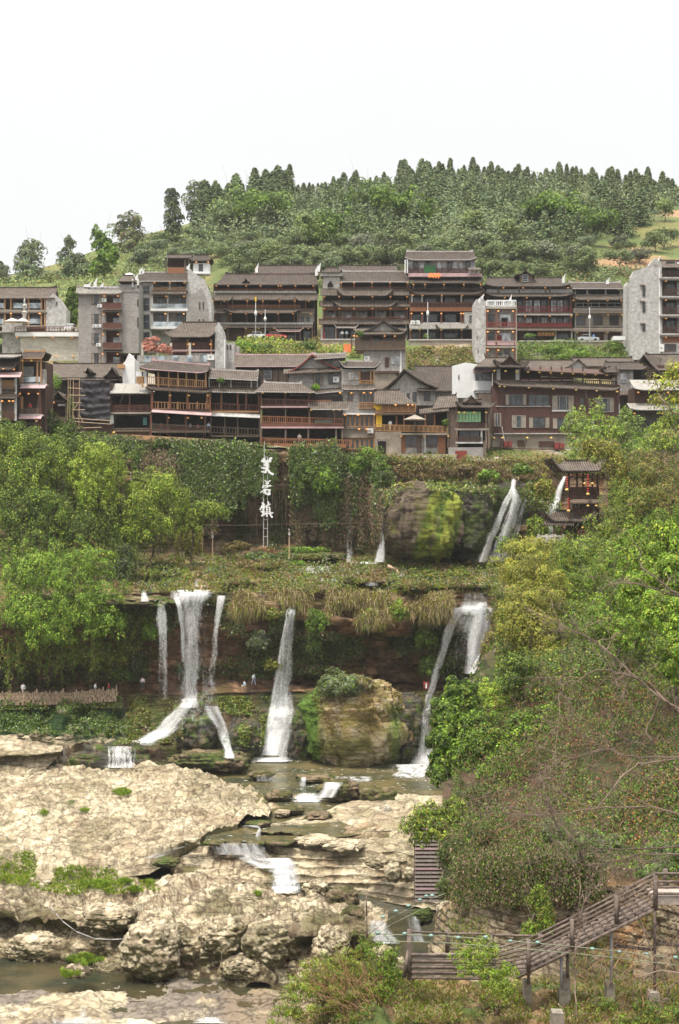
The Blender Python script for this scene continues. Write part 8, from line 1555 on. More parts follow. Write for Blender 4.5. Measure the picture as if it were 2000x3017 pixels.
# ================================================================== RIGHT BANK AND FOREGROUND
for i,(nm,lab,L_,n,pal,mx_,leaf,wp,base,kw) in enumerate([
 ('bamboo_clump','yellow green bamboo in the middle of the right bank, glowing gold',[(1560,1610,134,70,30),(1540,1680,132,80,50),(1600,1700,131,70,60),(1560,1770,129,90,60),(1590,1860,127,90,70),(1530,1840,127,60,60),(1620,1930,125,60,50)],30000,'yellow',[('lime',.25)],.24,.7,(1590,1990,130),{}),
 ('bamboo_clump','pale green bamboo just right of the golden one',[(1700,1640,138,80,60),(1740,1720,135,80,60),(1680,1740,133,60,60),(1720,1820,130,90,60)],17000,'bright',[('lime',.4),('dark',.2)],.24,.6,(1710,1900,134),{}),
 ('bamboo_clump','bamboo plumes rising behind the pavilion',[(1860,1420,168,60,70),(1825,1480,165,40,70),(1880,1500,160,70,70),(1820,1560,156,70,60),(1800,1540,160,26,40)],20000,'green',[('yellow',.2),('lime',.3)],.28,.6,(1840,1660,165),{}),
 ('bamboo_clump','olive bamboo leaning over the upper pavilion roof',[(1770,1325,168,50,30),(1815,1370,167,40,46),(1740,1310,168,30,22),(1825,1430,166,34,40)],8000,'olive',[('yellow',.3),('lime',.2)],.27,.7,(1790,1500,171),{}),
 ('young_tree','light green young tree with upright shoots before the brown hall',[(1740,1290,190,70,60),(1700,1250,190,40,50),(1760,1220,190,24,40),(1790,1280,190,40,50),(1720,1340,190,60,34)],7500,'bright',[('lime',.4),('hilllime',.3)],.32,.0,(1750,1400,190),{}),
 ('young_tree','second light green tree right of the one with upright shoots',[(1850,1280,192,60,56),(1840,1230,192,24,34),(1880,1330,190,56,40),(1800,1350,189,44,34)],6000,'bright',[('hilllime',.5)],.32,.0,(1850,1400,191),{}),
 ('tree','rounded green tree at the right edge under the pale eaves',[(1960,1280,185,60,44),(1990,1230,185,50,44),(1940,1310,184,46,34),(2020,1320,183,50,50)],6500,'green',[('lime',.4)],.3,.0,(1980,1390,186),{}),
 ('tree','twiggy olive tree on the bank right of the pavilion',[(1940,1400,150,80,60),(1980,1480,145,70,70),(1920,1480,146,60,50),(1900,1350,152,50,30)],12000,'olive',[('green',.3),('brown',.15)],.24,.1,(1950,1600,148),{}),
 ('broadleaf_tree','vivid green leafy tree filling the right edge',[(1960,1590,92,80,80),(1900,1660,90,80,70),(1980,1700,88,80,80),(1880,1740,88,60,60),(1950,1810,86,90,70),(2000,1900,84,60,80),(1990,1980,84,50,50),(1860,1600,96,50,50)],26000,'bright',[('lime',.3),('green',.2)],.2,.2,(1990,2100,88),dict(aspect=.45)),
 ('broadleaf_tree','mid green tree between the pale bamboo and the vivid tree',[(1800,1680,112,70,60),(1830,1780,108,70,70),(1780,1850,106,80,60),(1850,1880,104,60,60)],15000,'green',[('bright',.4),('olive',.2)],.2,.3,(1820,1960,110),{}),
 ('shrub','green shrubs at the foot of the pavilion',[(1640,1640,150,60,26),(1720,1638,150,70,28),(1800,1620,150,50,40),(1500,1610,150,40,24)],8000,'green',[('lime',.3),('dark',.15)],.25,.2,(1690,1680,152),{}),
 ('shrub','dark shrubs left below the golden bamboo',[(1480,1790,138,40,50),(1500,1880,135,50,60),(1470,1950,134,40,50)],7000,'dark',[('green',.4),('olive',.2)],.22,.3,(1500,2000,137),{}),
 ('shrub','thin pale grassy brush beside the right waterfall branch',[(1450,1900,136,40,60),(1430,1980,134,40,40),(1500,1960,133,40,30)],5000,'olive',[('straw',.3),('lime',.2)],.3,.2,(1460,2030,135),dict(aspect=.16)),
 ('leafy_bush','dark round bush crowning the middle of the right bank',[(1530,1970,116,55,45),(1510,2020,115,45,40),(1570,2030,115,45,45)],7500,'dark',[('green',.5),('lime',.08)],.2,.2,(1530,2100,118),{}),
 ('leafy_bush','lime green bush left of the dark round bush',[(1440,2040,118,48,36),(1480,2080,117,50,40),(1450,2110,117,40,40)],6000,'lime',[('bright',.5)],.2,.4,(1460,2150,119),{}),
 ('leafy_bush','broad leaved vine mound beside the right waterfall foot',[(1360,2050,112,55,45),(1320,2110,111,55,50),(1390,2130,110,60,50),(1310,2190,109,46,60),(1370,2240,108,60,60),(1300,2270,108,40,50)],19000,'green',[('bright',.3),('dark',.45),('lime',.06)],.24,.2,(1350,2380,112),dict(aspect=.7,rough=.4)),
 ('leafy_bush','shady vine mass in the centre of the right bank',[(1450,2190,106,80,60),(1530,2150,105,70,60),(1560,2240,103,80,70),(1470,2290,103,70,60),(1600,2130,105,60,60),(1560,2330,100,80,60)],21000,'green',[('bright',.3),('dark',.3),('olive',.1)],.2,.3,(1500,2440,108),dict(aspect=.6)),
 ('leafy_bush','leafy branch drooping left over the slatted frame',[(1260,2400,92,50,34),(1215,2430,91,36,30),(1290,2440,91,50,40),(1240,2470,91,30,24),(1330,2400,92,50,50)],7500,'green',[('lime',.3),('olive',.2)],.17,.4,(1380,2480,95),dict(rough=.5)),
 ('leafy_bush','dark ivy column above the corner of the stone bank',[(1330,2520,84,46,60),(1350,2590,81,50,50),(1400,2480,86,60,60),(1310,2620,79,20,34),(1420,2560,82,50,50)],11000,'dark',[('green',.2),('brown',.2)],.15,.5,(1360,2680,84),{}),
 ('leafy_bush','vine strands with drying leaves beneath the shady mass',[(1390,2360,98,50,60),(1450,2380,97,50,60),(1500,2430,93,60,50)],7000,'dark',[('green',.4),('brown',.15)],.17,.7,(1440,2480,99),{}),
 ('shrub','blue green shrub above the upper landing of the stairway',[(1960,2560,54,60,36),(1900,2570,54,40,20),(1940,2500,55,40,26),(2010,2520,54,40,40)],3500,'green',[('grey',.4)],.11,.2,(1960,2610,56),{}),
 ('shrub','blue green shrub in the middle of the brown thicket',[(1720,2480,62,70,40),(1640,2450,63,50,40),(1800,2490,61,50,30)],6000,'green',[('dark',.3),('grey',.3)],.12,.3,(1700,2540,64),{}),
 ('shrub','bright weedy vines hanging down the stone bank',[(1590,2650,64,30,50),(1610,2710,63,30,40),(1560,2740,62,26,30)],3500,'bright',[('olive',.4)],.1,.6,(1590,2780,66),dict(rough=.5)),
 ('shrub','small leaved green shrub growing through the stairway railing',[(1430,2800,48.4,50,40),(1400,2850,48.2,60,34),(1460,2880,48,50,40),(1480,2920,47.6,40,40),(1370,2810,48.6,36,30),(1500,2860,48.2,30,20)],5200,'bright',[('lime',.5),('green',.2)],.085,.2,(1460,2990,48.6),dict(rough=.6,fill=.3,ksub=16,rsub=.26,trunk=.03)),
 ('shrub','feathery light green shrub at the bottom centre',[(960,2870,51,70,50),(900,2920,50.5,70,50),(1010,2840,51.5,50,50),(860,2980,50,60,40),(990,2920,50.5,70,50),(1050,2870,51,40,40)],13000,'bright',[('olive',.4),('lime',.3)],.1,.1,(950,3040,51),dict(aspect=.28,rough=.6,trunk=.04)),
 ('shrub','taller spray of fine leaves left of the stairway post',[(1120,2860,51,50,60),(1150,2830,51.2,30,50),(1080,2800,51.4,40,40),(1170,2880,50.8,30,40),(1100,2920,50.6,50,36)],6000,'bright',[('olive',.4),('green',.3)],.1,.1,(1130,2980,51),dict(aspect=.3,rough=.6,trunk=.03)),
 ('shrub','green undergrowth at the bottom right corner',[(1950,2990,45,80,30),(1870,3010,45,60,24),(1780,2960,46,40,24),(1900,2960,46,40,20)],3500,'green',[('olive',.4)],.1,.0,(1920,3040,46),dict(rough=.5,trunk=.03)),
 ('twig_tree','sparse spring leaves on a twig entering at the upper right edge',[(1960,1130,42,46,30),(1940,1180,42,30,26),(1985,1090,42,30,30),(1990,1180,42,30,30)],1100,'yellow',[('lime',.5)],.10,.2,(2020,1260,42),dict(fill=.4,rough=.6,trunk=.03,rsub=.5))]):
 tree(nm,lab,L_,n,leaf,pal,base,nm.replace('_',' '),seed=900 + i,part='crown' if 'tree' in nm else 'foliage',stem='trunk' if 'tree' in nm else 'stem',mix=mx_,weep=wp,ksub=kw.pop('ksub',28),rsub=kw.pop('rsub',.27),rough=kw.pop('rough',.42),aspect=kw.pop('aspect',.42),droop=.5,trunk=kw.pop('trunk',.12),**kw)
vg = Veg();r = np.random.default_rng(51)
BK = [(1480,1600),(2010,1350),(2010,2650),(1700,2620),(1480,2660),(1330,2640),(1300,2350),(1330,2100),(1440,2000),(1480,1750)]
cover(vg,[(1480,1620),(2010,1350),(2010,2050),(1450,2080)],42000,.26,'dark',r,.1,2.0,[('olive',.15),('green',.35),('lime',.05)],.015,-.4,3,lift=1.0,droop=.4,nrm=(0,-.7,.7))
cover(vg,[(1330,2050),(2010,2000),(2010,2560),(1330,2560)],36000,.17,'dark',r,.1,2.0,[('brown',.25),('red',.03),('green',.4)],.015,-.35,4,lift=.8,droop=.5,nrm=(0,-.8,.6))
cover(vg,[(1650,2030),(2010,2000),(2010,2560),(1600,2560)],1400,.11,'red',r,1.5,2.5,None,.02,.05,6)
cover(vg,[(1420,2560),(1800,2560),(1750,2650),(1500,2700),(1440,2680)],3000,.12,'brown',r,.1,.8,[('olive',.4)],.02,-.2,7,droop=.8)
curtains(vg,[(r.uniform(1330,1780),2520 + r.normal(0,25),2620 + r.uniform(0,60)) for _ in range(260)],r,.13,'dark',60,.5,[('brown',.4),('green',.1)],.6)
cover(vg,[(1300,2500),(1780,2480),(1800,2600),(1300,2700)],4500,.13,'dark',r,.1,1.2,[('brown',.5),('olive',.15)],.02,-.4,17,droop=.8,nrm=(0,-.9,.4))
tag(vg.build('bank_undergrowth',M_LEAF),'tangled undergrowth covering the right bank','undergrowth',kind='stuff')
# brown thicket of canes
vg = Veg();pl = [];rd = []
def cane(u,v,Y,L,ang,bend,k=7,w=None):
 t = np.linspace(0,1,k);a = ang + bend * t + np.cumsum(r.normal(0,.12,k));du = np.cumsum(np.cos(a)) * L / k;dv = np.cumsum(np.sin(a)) * L / k;return PA(u + du,v + dv,Y + np.cumsum(r.normal(0,.25,k)))
q = region([(1420,2080),(1600,2000),(2010,1960),(2010,2600),(1440,2620),(1330,2500)],1700,r,.012,-.3,2)
for u,v in q:
 Y = float(surfY(u,v));Y = (70 if Y > 1e8 else Y) - r.uniform(.6,5);pl.append(cane(u,v,Y,r.uniform(30,130),r.uniform(0,6.28),r.normal(0,1.2)));rd.append(r.uniform(.008,.026) * Y / 65)
tubes(vg,pl[:1250],rd[:1250],(.20,.10,.06),r);tubes(vg,pl[1250:],rd[1250:],(.24,.15,.095),r);pl = [];rd = []
for u,v in region([(1500,1620),(2000,1400),(2000,2000),(1480,2050)],260,r,0):Y = float(surfY(u,v)) - r.uniform(2,5);pl.append(cane(u,v,Y,r.uniform(50,170),r.uniform(-2.6,-.6),r.normal(0,.6)));rd.append(r.uniform(.015,.035))
tubes(vg,pl,rd,(.17,.14,.09),r);pl = [];rd = []
for _ in range(330):u = r.uniform(1400,1760);v = r.uniform(2420,2640);pl.append(cane(u,v,float(surfY(u,v)) - .6,r.uniform(40,130),1.57 + r.normal(0,.12),0));rd.append(r.uniform(.008,.018))
tubes(vg,pl,rd,(.16,.10,.06),r)
tag(vg.build('bramble_thicket',M_LEAF),'brown leafless brambles and canes matted over the right bank','brambles',kind='stuff')
# near bank ground growth
vg = Veg();NB = [(790,3017),(900,2985),(1040,2905),(1150,2880),(2010,2895),(2010,3017)]
tufts(vg,NB,1500,.28,'olive',r,9,.015,.02,-.15,5,mix=[('straw',.35),('bright',.25)]);cover(vg,NB,9000,.09,'green',r,.02,.3,[('olive',.4),('brown',.3)],.02,-.1,6,lift=.2)
cover(vg,[(1300,2700),(2010,2680),(2010,2900),(1300,2900)],3000,.1,'green',r,.05,.2,[('olive',.5)],.014,.15,8)
tufts(vg,[(0,2500),(180,2495),(260,2540),(430,2600),(480,2625),(380,2635),(200,2640),(0,2600)],900,.45,'bright',r,9,.05,.02,.05,9,mix=[('lime',.5)])
for (gu,gv,a,b,n) in ((360,2335,32,12,70),(130,2395,14,6,20),(250,2388,14,6,20),(290,2606,46,14,160),(395,2622,22,10,70),(370,2598,26,7,60),(440,2600,20,7,50),(760,2636,14,6,30),(170,2872,70,14,160),(250,2830,60,18,160)):
 tufts(vg,[(gu - a,gv),(gu,gv - b),(gu + a,gv),(gu,gv + b)],n,.5,'bright',r,9,.045,0,-1,10,mix=[('lime',.3)])
tag(vg.build('grass',M_LEAF),'short fresh grass tufts on the rocks and near bank','grass',kind='stuff')
vg = Veg();pl = [];rd = []
for _ in range(190):pl.append(cane(r.uniform(960,1130),r.uniform(2900,2990),50 + r.normal(0,.6),r.uniform(60,190),-2.2 + r.normal(0,.45),r.normal(0,.4)));rd.append(r.uniform(.006,.014))
for _ in range(70):pl.append(cane(r.uniform(1700,2000),r.uniform(2850,3017),45 + r.normal(0,.5),r.uniform(60,200),-1.5 + r.normal(0,.5),r.normal(0,.5)));rd.append(r.uniform(.005,.012))
tubes(vg,pl,rd,(.26,.15,.08),r);tag(vg.build('dead_brushwood',M_LEAF),'heap of dead reddish brushwood in the bottom foreground','brushwood',kind='stuff')
# bare trees reaching in from the right
def bare(label,mains,Y,rad,seed,colr=M_TWIG,subs=12,tipr=.005,buds=False):
 rr = np.random.default_rng(seed);root = empty('bare_tree',P(*mains[0][0],Y),0,label,'tree');B = np.array(P(*mains[0][0],Y));polys = [];rads = [];own = [];cur = [0]
 def grow(pts,ra,lev):
  polys.append(pts);rads.append(ra);own.append(cur[0])
  if lev >= 3:return
  n = [subs,7,4][lev]
  for _ in range(n):
   k = rr.integers(1,len(pts));p = pts[k];d = pts[k] - pts[k - 1];L = np.linalg.norm(pts[-1] - pts[0]) * rr.uniform(.2,.5);d = d / np.linalg.norm(d) + rr.normal(0,.75,3) * (1,.5,1) + np.array((0,0,.12));d /= np.linalg.norm(d);q = [p]
   for j in range(5):d = d + rr.normal(0,.22,3) + (0,0,-.03);d /= np.linalg.norm(d);q.append(q[-1] + d * L / 5)
   grow(np.array(q),max(tipr,ra * rr.uniform(.28,.5)),lev + 1)
 for m in mains:
  a = np.array(m,float);t = np.linspace(0,len(a) - 1,4 * len(a));u = np.interp(t,range(len(a)),a[:,0]);v = np.interp(t,range(len(a)),a[:,1]);pts = PA(u,v,Y + .5 * fbm(np.stack([t,t * 0,t * 0 + seed],-1),2,5)) - B + rr.normal(0,.012,(len(t),3));cur[0] += 1;grow(pts,rad,0)
 for nm,lo,hi,w_ in [('limb',rad * .6,9,k + 1) for k in range(cur[0])] + [('twigs',0,rad * .6,k + 1) for k in range(cur[0])]:
  v = Veg();sel = [(p,q) for p,q,c_ in zip(polys,rads,own) if lo < q <= hi and w_ in (0,c_)];v.n or 1;sel or sel.append((polys[0][:2],.001));tubes(v,[p for p, _ in sel],[q for _,q in sel],(.185,.135,.105),rr,.3,5 if nm == 'limb' else 3);v.build(nm,M_LEAF if 0 else M_BK,root)
M_BK = mat_leaf('pale_bark',rough=.85,trans=0.0,spec=.1)
bare('bare tree whose arching limbs cross the right side at mid height',[[(2040,2120),(1947,2057),(1871,1998),(1795,1973),(1752,1976),(1692,2008),(1632,2063)],[(2040,2110),(1965,2070),(1900,2000),(1840,1985),(1800,1990)],[(2040,2231),(1930,2232),(1844,2228),(1795,2204),(1719,2225),(1632,2252)],[(1947,2057),(1900,2160),(1870,2190),(1790,2150)],[(1871,1998),(1800,1925),(1740,1880),(1660,1845)]],34,.026,3)
bare('bare tree with long level limbs low on the right side',[[(2040,2412),(1925,2377),(1762,2380),(1594,2404),(1502,2388)],[(2040,2490),(1855,2504),(1746,2499),(1654,2464),(1600,2430)],[(2040,2520),(1900,2515),(1800,2540),(1725,2550),(1640,2520)],[(1654,2464),(1610,2350),(1590,2270)],[(1762,2380),(1830,2290),(1880,2250),(1990,2235)],[(1725,2550),(1700,2480),(1610,2390)]],36,.024,8)
bare('bare branches crossing the vivid green tree at the right edge',[[(2040,1775),(1963,1730),(1885,1664),(1885,1618),(1840,1560)],[(2030,1765),(1918,1732),(1876,1718),(1810,1720),(1760,1735)],[(2040,1240),(1980,1210),(1945,1170),(1925,1110)]],40,.026,12,subs=6)
bare('slender sapling standing in front of the stairway',[[(1700,2990),(1690,2830),(1706,2740),(1708,2640),(1706,2560),(1640,2470)],[(1690,2830),(1722,2660),(1712,2600)],[(1960,2900),(1880,2700),(1840,2620)],[(1900,2760),(1860,2820),(1800,2780)]],42,.022,15,subs=5,tipr=.005)
pl = bare('crooked pale branch in the bottom right corner',[[(2040,2895),(1990,2895),(1972,2910),(1968,2935),(1950,2950),(1920,2945),(1905,2925)],[(2040,2870),(1940,2860),(1870,2880)]],40,.03,18,subs=3)

# ---------------- the log railed stairway
M_LOG = mat_plain('weathered_log',(0.15,0.115,0.095),0.8,0.35,5,0.4,c2=(0.065,0.048,0.04));M_PLANK = mat_plain('pale_plank',(0.34,0.28,0.24),0.8,0.25,4,0.3)
S = empty('stairway',P(1560,2870,50),0,'weathered log stairway on stilts climbing along the stone bank','stairway');SB = np.array(P(1560,2870,50))
def q_(u,v,Y=50):return tuple(np.array(P(u,v,Y)) - SB)
def log(a,b,r_=.05,nm='rail',m=None,Y=50,Y2=None):MB().bar(q_(*a,Y),q_(*b,Y2 or Y),r_,8).build(nm,m or M_LOG,S,True)
for k,v in enumerate((2812,2831,2848,2864,2880)):log((1204,v),(1460,v + 4),.055);
for k in range(4):MB().box(*[c for c in (q_(1212,0)[0],q_(1460,0)[0])],.06,.11,q_(0,2862 - 17 * k + 14)[2],q_(0,2862 - 17 * k)[2]).build('plank',M_PLANK,S)
for (u,v0,v1,y) in ((1206,2738,2886,50),(1318,2738,2806,53),(1449,2752,2812,53),(1557,2768,2872,50),(1685,2708,2795,50),(1816,2638,2722,50),(1931,2578,2682,50),(1592,2752,2790,51.6),(1722,2690,2740,51.6),(1848,2612,2660,51.6),(1960,2560,2600,51.6)):log((u,v0),(u,v1),.085,'post',Y=y)
log((1190,2880),(1204,2800),.07,'post')
for v in (2751,2795):log((1320,v),(1449,v + 1),.05,Y=53)
log((1318,2751),(1206,2745),.04,Y=53,Y2=50);log((1449,2755),(1592,2758),.045,Y=53,Y2=51.6)
P0 = [(1450,2812,2868),(1557,2780,2864),(1685,2716,2796),(1816,2648,2730),(1931,2586,2670)]
for j in range(4):
 (u0,a0,b0),(u1,a1,b1) = P0[j],P0[j + 1]
 for k in range(6):log((u0,a0 + (b0 - a0) * k / 6),(u1,a1 + (b1 - a1) * k / 6),.042)
 for k in (0,2,4):log((u0,a0 - 14 + (b0 - a0) * k / 6),(u1,a1 - 14 + (b1 - a1) * k / 6),.038,Y=51.7)
log((1520,2882),(1935,2676),.065,'stringer');log((1520,2872),(1935,2668),.065,'stringer',Y=51.6)
for k in range(17):
 u = 1545 + 22.8 * k;v = 2866 - 11.4 * k;x, _,z = q_(u,v);MB().box(x - .16,x + .16,.05,1.6,z - .04,z).build('tread',M_LOG,S)
for v in (2574,2598,2614,2633):log((1931,v),(2040,v),.05)
for v0 in (2640,2655):MB().box(q_(1936,0)[0],q_(2060,0)[0],.02,1.7 if v0 == 2655 else .1,q_(0,v0 + 11)[2],q_(0,v0)[2]).build('plank',M_PLANK,S)
for (u,v0,v1) in ((1801,2740,2905),(1929,2676,2925),(1672,2808,2880),(1653,2812,2905),(1557,2868,2900)):log((u,v0),(u,v1),.055,'support_pole',M_IRON if u in (1801,1653) else M_LOG,Y=50.6)
log((1806,2786),(1925,2798),.06,'brace',Y=50.8);log((1934,2780),(2040,2788),.06,'brace',Y=50.8)
M_CONCD = mat_plain('stained_concrete',(.24,.21,.17),.9,.35,3,.4)
for i,(u,v0,v1,w_,Y) in enumerate(((1555,2893,2965,12,50.7),(1670,2872,2930,12,50.8),(1665,2922,2970,18,50.5),(1800,2898,2952,13,50.6),(1930,2925,2990,16,50.3),(1645,2985,3030,19,47))):
 b = Bld('concrete_footing',['narrow concrete footing under the lowest stairway post','tall concrete footing under the second support pole','broken concrete base around the tall footing','square concrete footing under the steel support pole','concrete footing under the upper landing','concrete block lying alone at the bottom edge'][i],u,v1,Y,0,'footing','concrete footings of the stairway');x0_,x1_,z0_,z1_ = b.rect(u - w_,u + w_,v0,v1,0);MB().prism([(x0_,z0_),(x1_,z0_ + .02),(x1_ - .03,z1_ - .02),(x0_ + .02,z1_)],0,.45).build('block',M_CONCD,b.root)
# slatted frame by the river
b = Bld('slatted_frame','tall slatted frame of faded pinkish boards leaning beside the stepped rock',1222,2655,104,0,'frame')
for k in range(24):v = 2380 + 11.8 * k;b.box('slat',1222,1306,v,v + 6,-.04 - .01 * k,.02 - .01 * k,M_PLANK if k % 5 else M_PINK)
b.box('shade_backing',1223,1305,2376,2656,.12,.2,M_DWOOD);b.posts([1222,1268,1306],2370,2658,.05,.06,M_GWOOD,part='upright')  # dark board added behind the slats, standing in for the shaded void
M_LAMPH = mat_plain('lamp_glass',(.16,.24,.21),.3,.2,3)
# light strings
for (lab,pts,lamps,Y) in (('green pole rail with a row of small flood lamps crossing before the stairway',[(1100,2752),(1300,2757),(1500,2772),(1700,2790),(1850,2806),(2040,2830)],[(1113,2750),(1192,2752),(1270,2758),(1350,2764),(1430,2762),(1504,2774),(1584,2778),(1745,2797),(1825,2805),(1905,2812),(1990,2822)],46.5),('sloping pole rail with round lamps rising left of the slatted frame',[(1080,2756),(1150,2705),(1230,2665),(1312,2632)],[(1128,2703),(1166,2686),(1203,2670),(1237,2653),(1256,2642),(1273,2640)],60)):
 B = np.array(P(*pts[0],Y));o = empty('lamp_rail',tuple(B),0,lab,'lamp rail');f = lambda u,v:tuple(np.array(P(u,v,Y)) - B)
 for dv in (0,20):MB().path([f(u,v + dv) for u,v in pts],.015,6).build('pole',M_RAILG,o,True) if 'M_RAILG' in globals() else (globals().__setitem__('M_RAILG',mat_plain('green_pole',(.20,.22,.14),.5,.2,3)),MB().path([f(u,v + dv) for u,v in pts],.015,6).build('pole',M_RAILG,o,True))
 for u,v in lamps:c = f(u,v - 2);k = Y / 46.5 * .8;MB().lathe(c[0],c[1],[(.05,c[2] - .05 * k),(.1 * k,c[2] - .03 * k),(.1 * k,c[2] + .02 * k),(.05 * k,c[2] + .05 * k)],10).build('lamp_head',M_LAMPH,o,True)
for (lab,pts,Y,ra) in (('thin rope looping down the front of the foreground rocks',[(150,2670),(165,2692),(185,2715),(225,2745),(280,2766),(330,2768),(372,2766)],123,.035),('thin dark wire hanging on the foreground rocks',[(648,2765),(652,2800),(655,2860)],121.5,.03),('thin steel pole standing by the stream rapids',[(1079,2628),(1080,2700),(1082,2770)],58,.03),('cable strung low across the upper cliff',[(590,1546),(700,1548),(850,1544),(1000,1542),(1090,1540)],217.5,.04),('rust coloured cable sagging under the pale roof restaurant',[(348,1297),(372,1290),(400,1294),(430,1298),(444,1292)],223.8,.07)):
 B = np.array(P(*pts[0],Y));o = MB().path([tuple(np.array(P(u,v,Y)) - B) for u,v in pts],ra,6).build('rope' if 'rope' in lab else 'cable' if 'cable' in lab or 'wire' in lab else 'pole',M_PALEP if 'rope' in lab else M_GWOOD,None,True,tuple(B));tag(o,lab,o.name.split('.')[0])
for (u,v0,v1,lab,Y) in ((626,1570,1652,'slim bamboo lamp pole at the left of the terrace',213),(852,1562,1640,'slim bamboo lamp pole right of the hanging characters',216),(596,1558,1620,'short lamp pole half hidden by the bamboo fringe',216)):
 b = Bld('lamp_pole',lab,u,v1,Y,0,'lamp pole','lamp poles on the terrace');b.posts([u],v0,v1 + 8,0,.09,M_BAMB,part='pole');b.box('lamp_head',u - 3,u + 3,v0 + 8,v0 + 15,-.3,0,M_PALEP);b.box('lamp_head',u - 3,u + 1,v0 - 4,v0,-.2,.1,M_PALEP)
# hanging characters
CH = [[[(385,285),(430,245),26,34],[(430,300),(560,285),34,30],[(560,240),(585,225),34,28],[(480,300),(490,400),34,24],[(435,355),(530,350),18,16],[(370,425),(430,445),14,22],[(430,445),(530,415),22,14],[(500,400),(460,520),22,26],[(460,525),(372,515),26,14],[(490,440),(545,530),20,26],[(545,530),(618,572),26,26],[(432,390),(530,385),12,12]],
  [[(448,708),(500,755),11,15],[(560,708),(490,765),13,16],[(465,775),(525,775),13,13],[(398,860),(410,822),18,14],[(410,822),(572,822),15,18],[(440,868),(530,840),9,10],[(350,970),(440,905),9,16],[(440,900),(560,915),16,17],[(470,905),(440,960),20,22],[(430,965),(520,1010),22,26],[(540,935),(545,1005),22,26],[(490,790),(500,850),10,10]],
  [[(392,1195),(435,1235),20,18],[(405,1230),(340,1342),20,16],[(385,1285),(440,1290),26,22],[(420,1240),(408,1440),24,22],[(370,1385),(445,1395),20,16],[(380,1472),(460,1430),20,18],[(520,1180),(522,1255),18,14],[(468,1265),(560,1222),15,14],[(482,1275),(488,1425),15,15],[(550,1290),(556,1430),15,15],[(485,1292),(550,1290),12,12],[(490,1342),(545,1340),8,8],[(490,1388),(545,1385),8,8],[(455,1432),(612,1412),15,18],[(480,1440),(492,1486),18,18],[(552,1430),(600,1502),18,24]]]
b = Bld('character_sign','sign',782,1610,216,0,'sign');b.root['label'] = 'three large white brush written characters on a ladder frame before the ivy cliff'
for u in (776,788):b.posts([u],1345 if u > 780 else 1350,1612,.25,.055,M_PALEP,part='frame_pole')
for v in (1346,1450,1556,1580,1530):b.box('rung',776,788,v,v + 2,.2,.3,M_PALEP)
b.posts([779],1300,1346,.25,.04,M_PALEP,part='frame_pole')
for ci,C_ in enumerate(CH):
 m = MB()
 for si,(a,c,r1,r2) in enumerate(C_):
  k = b.at(721,1320,0)[0] - b.at(720,1320,0)[0];A = np.array(b.at(720 + a[0] / 7.39,1320 + a[1] / 7.39,0));Cc = np.array(b.at(720 + c[0] / 7.39,1320 + c[1] / 7.39,0));r1 *= k / 7.39 * .92;r2 *= k / 7.39 * .92;th = math.atan2(Cc[1] - A[1],Cc[0] - A[0]);pl_ = [(A[0] + r1 * math.cos(th + math.pi / 2 + math.pi * j / 6),A[1] + r1 * math.sin(th + math.pi / 2 + math.pi * j / 6)) for j in range(7)] + [(Cc[0] + r2 * math.cos(th - math.pi / 2 + math.pi * j / 6),Cc[1] + r2 * math.sin(th - math.pi / 2 + math.pi * j / 6)) for j in range(7)]
  m.prism(pl_,-.12 - .004 * si,.1)
 m.build('character',M_WHITE,b.root)
# footpath parapet of rough upright stones
b = Bld('parapet','rough stone parapet with jagged upright stones along the left footpath',0,2060,197.5,0,'parapet');rr = random.Random(9);m = MB();m2 = MB()
for k in range(64):
 u = -10 + 5.6 * k;base = float(np.interp(u,[0,220,350],[2046,2044,2034]));x,z = b.at(u,base,0);h = rr.uniform(.1,.5) + (.3 if k % 7 == 0 else 0);w_ = rr.uniform(.08,.15);m.prism([(x - w_,z - .5),(x + w_,z - .5),(x + w_ * .8,z + h * .8),(x,z + h),(x - w_ * .9,z + h * .85)],rr.uniform(-.15,0),.3)
 for j in range(3):xx = x + rr.uniform(-.1,.1);zz = z - .5 - .36 * j;q = rr.uniform(.1,.2);m2.prism([(xx - q,zz - .2),(xx + q * .9,zz - .22),(xx + q,zz + .15),(xx - q * .6,zz + .2)],rr.uniform(-.4,-.1) - .1 * j,.5)
M_RUB = mat_plain('rubble',(.27,.20,.135),.9,.45,2.5,.5);m.build('upright_stones',M_RUB,b.root);m2.build('wall_face',M_RUB,b.root)
b = Bld('driftwood_log','pale driftwood log lying across the terrace stones',1160,1690,208,0,'log');m = MB().path([b.at(1142,1668,0)[:1] + (0,) + b.at(1142,1668,0)[1:],b.at(1168,1680,0)[:1] + (.3,) + b.at(1168,1680,0)[1:],b.at(1182,1700,0)[:1] + (-.2,) + b.at(1182,1700,0)[1:]],.3,7,.15);m.build('log',M_BAMB,b.root,True)
b = Bld('cylinder_sign','small red and white drum shaped sign above the enormous boulder',1255,2030,196.5,0,'sign');x,z = b.at(1255,2030,0);MB().lathe(x,0,[(.38,z),(.4,z + .1),(.4,z + .85),(.36,z + .95)],12).build('drum',M_RED,b.root,True);MB().box(x - .1,x + .1,-.44,-.41,z + .15,z + .8).build('white_strip',M_WHITE,b.root)

